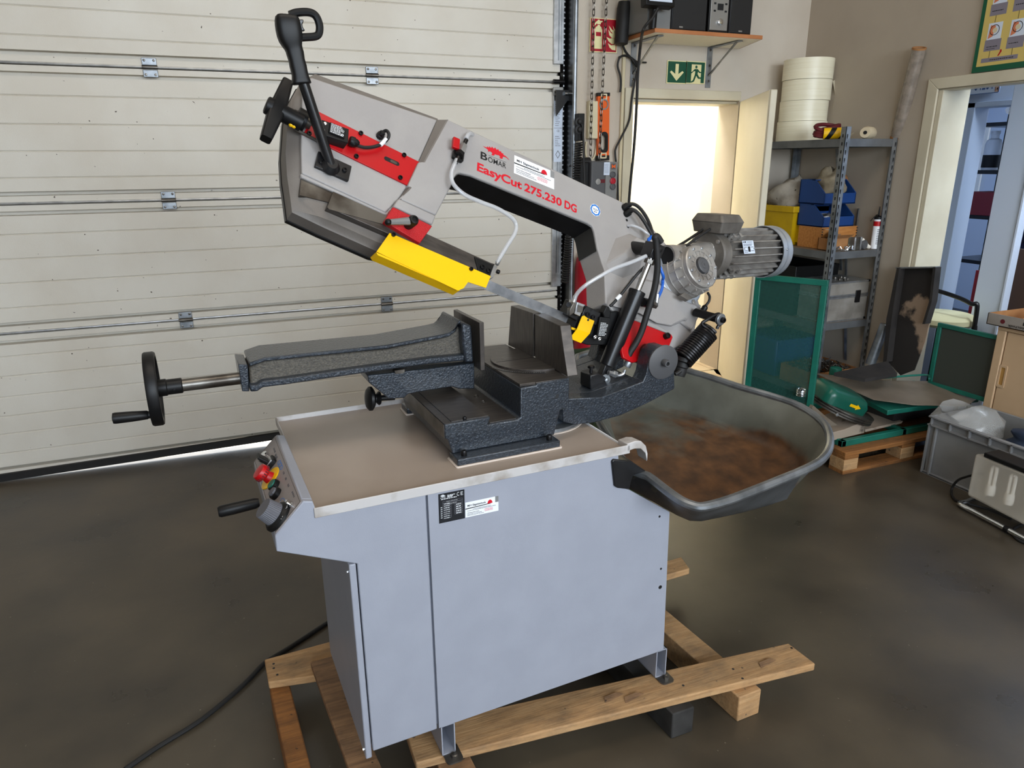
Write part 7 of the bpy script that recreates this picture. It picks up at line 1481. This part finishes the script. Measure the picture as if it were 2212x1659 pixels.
for (x, z) in ((.055, .10), (.175, .098), (.055, .27), (.175, .272), (.30, .27)):
    flat(fm2, rect(x, z + .055, x + .075, z + .135), M_plate, po, 'picture_field', .0004); flat(fm2, rect(x - .006, z, x + .082, z + .055), M_cap, po, 'caption_box', .0005)
    flat(fm2, [(x + .005, z + .06), (x + .03, z + .07), (x + .04, z + .12), (x + .012, z + .125)], M_skin, po, 'picture_shape', .0007); MB(fm2).holed(circ(x + .036, z + .10, .026, 20), circ(x + .036, z + .10, .023, 20), .0004, .0010).build('picture_ring', M_ink, po)
    flat(fm2, circ(x + .038, z + .098, .013, 16), M_almond, po, 'picture_disc', .0009)
flat(fm2, rect(.045, .045, .24, .066), M_cap, po, 'caption_box', .0005)
ar = MB(fm2); ar.prism([(.14, .355), (.165, .355), (.165, .348), (.178, .362), (.165, .376), (.165, .369), (.14, .369)], 0, .0005); ar.prism([(.262, .36), (.32, .36), (.32, .352), (.335, .367), (.32, .382), (.32, .374), (.262, .374)], 0, .0005); ar.prism([(.13, .07), (.137, .07), (.15, .09), (.148, .10), (.14, .10), (.14, .09)], 0, .0005); ar.prism([(.283, .30), (.29, .30), (.303, .32), (.301, .33), (.293, .33), (.293, .32)], 0, .0005); ar.build('red_arrow', M_red, po)
br_ = MB(fm2)
for x, z0, z1 in ((.085, .066, .10), (.205, .066, .098), (.085, .235, .27), (.205, .235, .272)): br_.box((x - .001, z0, 0), (x + .001, z1, .0005))
for x0_, z0, x1_, z1 in ((.275, .068, .42, .26), (.09, .44, .28, .52), (.44, .07, .9, .5)):
    for a in ((x0_, z0, x1_, z0 + .0015), (x0_, z1 - .0015, x1_, z1), (x0_, z0, x0_ + .0015, z1), (x1_ - .0015, z0, x1_, z1)): br_.box((a[0], a[1], 0), (a[2], a[3], .0005))
br_.build('printed_line', M_ink, po)
bars(fm2, [(.285, .085 + .0155 * i, .12, .003) for i in range(11)] + [(.10, .45 + .014 * i, .16, .004) for i in range(4)] + [(.06, .118 + .0, .06, .004), (.06, .108, .05, .003), (.18, .12, .05, .004), (.06, .29, .06, .004), (.18, .30, .055, .004), (.09, .053, .13, .004), (.46, .09, .4, .004), (.46, .12, .4, .004)], M_ink, po, thick=.0008)
# ================================================================ office beyond the doorway
PX = 4.738
fr = MB(); fr.box((4.72, 3.495, 0), (4.86, 3.56, 1.975)); fr.box((4.72, 2.95, 1.94), (4.86, 3.56, 1.975)); struct(fr.build('trim_3', M_bluewall, bevel=.004))
p0 = (4.738,3.6283,2.0945); p1 = (4.738,3.3585,2.0694); p2 = (4.738,3.6187,2.0243)
npz = thing('number_plate', 'old number plate hung above the office inner doorway', 'number plate')
yl_, yr_ = p0[1], p1[1]; zb2_ = p2[2]; hh_ = .12
fm = frame((4.735, yl_, zb2_), (0, -1, 0), (0, 0, 1)); w = yl_ - yr_
MB(fm).prism(rrect(0, 0, w, hh_, .008), 0, .004).build('plate_body', M_plate, npz); MB(fm).holed(rrect(0, 0, w, hh_, .008), rrect(.004, .004, w - .004, hh_ - .004, .006), .004, .006).build('plate_rim', M_dkblue, npz)
fm3 = fm @ Matrix.Translation((0, 0, .0045)); text('AL', fm3, w * .2, hh_ * .62, M_dkblue, npz, 'plate_letters', .012, x=w * .03, y=hh_ * .2); text('04204', fm3, w * .48, hh_ * .62, M_dkblue, npz, 'plate_letters', .012, x=w * .36, y=hh_ * .2); flat(fm3, circ(w * .285, hh_ * .42, w * .035, 18), pm('seal_blue', (120, 164, 216), .5), npz, 'plate_seal')
flat(fm3, rect(w * .89, .006, w * .985, hh_ - .006), pm('plate_orange', (224, 180, 150), .5), npz, 'date_strip')
for i, s_ in enumerate(('14', '07', '28')): text(s_, fm3, w * .07, hh_ * .2, M_ink, npz, 'date_digits', .01, x=w * .9, y=hh_ * (.1 + .29 * i), thick=.0012)
oc = [(3.6642,2.0354),(3.6502,2.0342)]
tag(MB().box((4.73, oc[1][0], oc[0][1]), (4.745, oc[0][0], oc[0][1] + .13)).build('orange_card', M_orange), 'narrow orange card at the top left inside the office doorway', 'card')
cd = [(4.738,3.6449,2.0723),(4.738,3.6481,1.8704),(4.738,3.6425,1.4443)]
tag(MB().tube(cd, .009, 8, 0).build('conduit', M_silv), 'thin vertical conduit above the office light switches', 'conduit')
lsx = thing('light_switches', 'grey light switch plates one above the other inside the office doorway', 'switch', (PX, 0, 0))
q4 = [(3.6841,1.4133),(3.5947,1.416),(3.6693,1.2882)]
for i in range(2):
    ht_ = (q4[0][1] - q4[2][1]) / 2; z_ = q4[2][1] + ht_ * i
    MB().box((-.01, q4[1][0], z_), (.012, q4[0][0], z_ + ht_ * .95)).build('switch_plate', M_silv, lsx, bevel=.003); MB().box((-.015, q4[1][0] + .006, z_ + ht_ * .1), (-.008, q4[1][0] + .042, z_ + ht_ * .85)).build('rocker', M_ctrl, lsx)
# black shelf rack with wrapped goods
ork = thing('black_shelf_rack', 'black steel shelf rack standing in the office', 'rack')
KX = 5.9
ya = ((4.3547,1.8282))[0]; yb2 = ya - .95
for y in (ya, yb2):
    for x in (KX, KX + .4): MB().box((x, y - .035, 0), (x + .035, y, 2.05)).build('post', M_blackp, ork)
zz_ = [((4.2654,1.8982))[1], ((4.1907,1.526))[1], ((4.2461,1.1628))[1], ((4.1993,0.7925))[1], .12]
for z in zz_: MB().box((KX, yb2 - .03, z - .03), (KX + .43, ya, z)).build('shelf_board', M_blackp, ork)
o = blob('wrapped_bundle', (KX + .22, ya - .40, zz_[0] + .13), (.16, .26, .12), M_film, seed=31, amp=.15, flatb=-.128); tag(o, 'bundle wrapped in clear film on the top office shelf', 'bundle')
for i, (dy, dz, lab) in enumerate(((-.33, .20, 'upper dark roll wrapped in film on the office shelf'), (-.36, -.0, 'lower dark roll wrapped in film on the office shelf'))):
    z = zz_[3] + .087 + (.171 if i == 0 else 0); tag(MB().lathe([(.03, -.2), (.075, -.19), (.085, -.17), (.085, .17), (.075, .19), (.03, .2)], (KX + .2, ya - .36, z), (.25, 1, 0), 26).build('wrapped_roll', M_purple), lab, 'roll')
tag(MB().box((KX - .01, ya - .36, zz_[2] + .002), (KX + .25, ya - .06, zz_[2] + .19)).build('red_box', pm('dull_red', (140, 44, 50), .6), bevel=.004), 'dull red box on the third office shelf', 'box')
bt_ = thing('white_canister', 'white canister with dark label on the second office shelf', 'canister', (KX + .12, ya - .12, zz_[1] + .001)); MB().lathe([(.0, 0), (.06, 0), (.062, .2), (.05, .24), (.03, .25), (.03, .28), (.034, .285), (.034, .31)], (0, 0, 0), (0, 0, 1), 24).build('canister_body', M_white, bt_); MB().lathe([(.0632, .02), (.0632, .12)], (0, 0, 0), (0, 0, 1), 24, False).build('canister_label', M_ink, bt_)
# office window panes seen through the rack, white door, board, chair
wq = [(5.5605,1.9375),(5.4074,1.9308),(5.4512,1.2645)]
wn = struct(MB().box((7.57, wq[1][0], wq[2][1]), (7.595, wq[0][0], wq[0][1])).build('window_3', pm('bright_pane', (240, 242, 240), .3)))
wd_o = thing('white_door_leaf', 'white door leaf standing open at an angle in the office', 'door')
dq = [(3.1399,0.5789),(2.9538,0.5921)]
MB().box((4.55, dq[1][0], 0), (4.59, dq[0][0], 2.25)).build('leaf', M_plate, wd_o, bevel=.003)
MB().box((4.54, dq[1][0] - .012, 0), (4.60, dq[1][0] + .004, 2.25)).build('leaf_edge', M_plate, wd_o, bevel=.003)
bq = [(3.0436,1.0664),(3.0195,0.6711)]
brd = MB().box((4.70, bq[0][0] - .5, .35), (4.72, bq[0][0], bq[0][1])).build('brown_board', M_brown); tag(brd, 'dark brown board leaning behind the beige cabinet in the office', 'board')
chc = Vector((5.0826,3.7059,0.46)); ocr = thing('office_chair', 'cream cushioned stool chair with black tube frame in the office', 'chair', (4.36, ((3.1927,0.6223))[0], 0))
zc_ = ((3.1927,0.6223))[1]
MB().lathe([(.001, -.05), (.17, -.05), (.195, -.03), (.195, .0), (.17, .018), (.001, .025)], (0, 0, zc_), (0, 0, 1), 32).build('seat_cushion', M_cushion, ocr)
MB().tube([(-.02, .20, zc_ + .17), (-.03, .0, zc_ + .16), (-.02, -.18, zc_ + .12), (0, -.22, zc_ + .05), (.0, -.21, 0)], .014, 10).build('arm_tube', M_blackp, ocr)
for x, y in ((-.15, .13), (.15, .13), (.15, -.15), (-.15, -.12)): MB().cyl((x * .9, y * .9, zc_ - .05), (x * 1.15, y * 1.15, 0), .013, n=10).build('leg', M_blackp, ocr)
tag(MB().box((5.0, ((3.4737,0.6593))[0] - .03, 0), (5.02, ((3.4737,0.6593))[0], .85)).build('red_strip', pm('red_cloth', (150, 30, 36), .6)), 'red strip hanging beside the white door leaf in the office', 'strip')
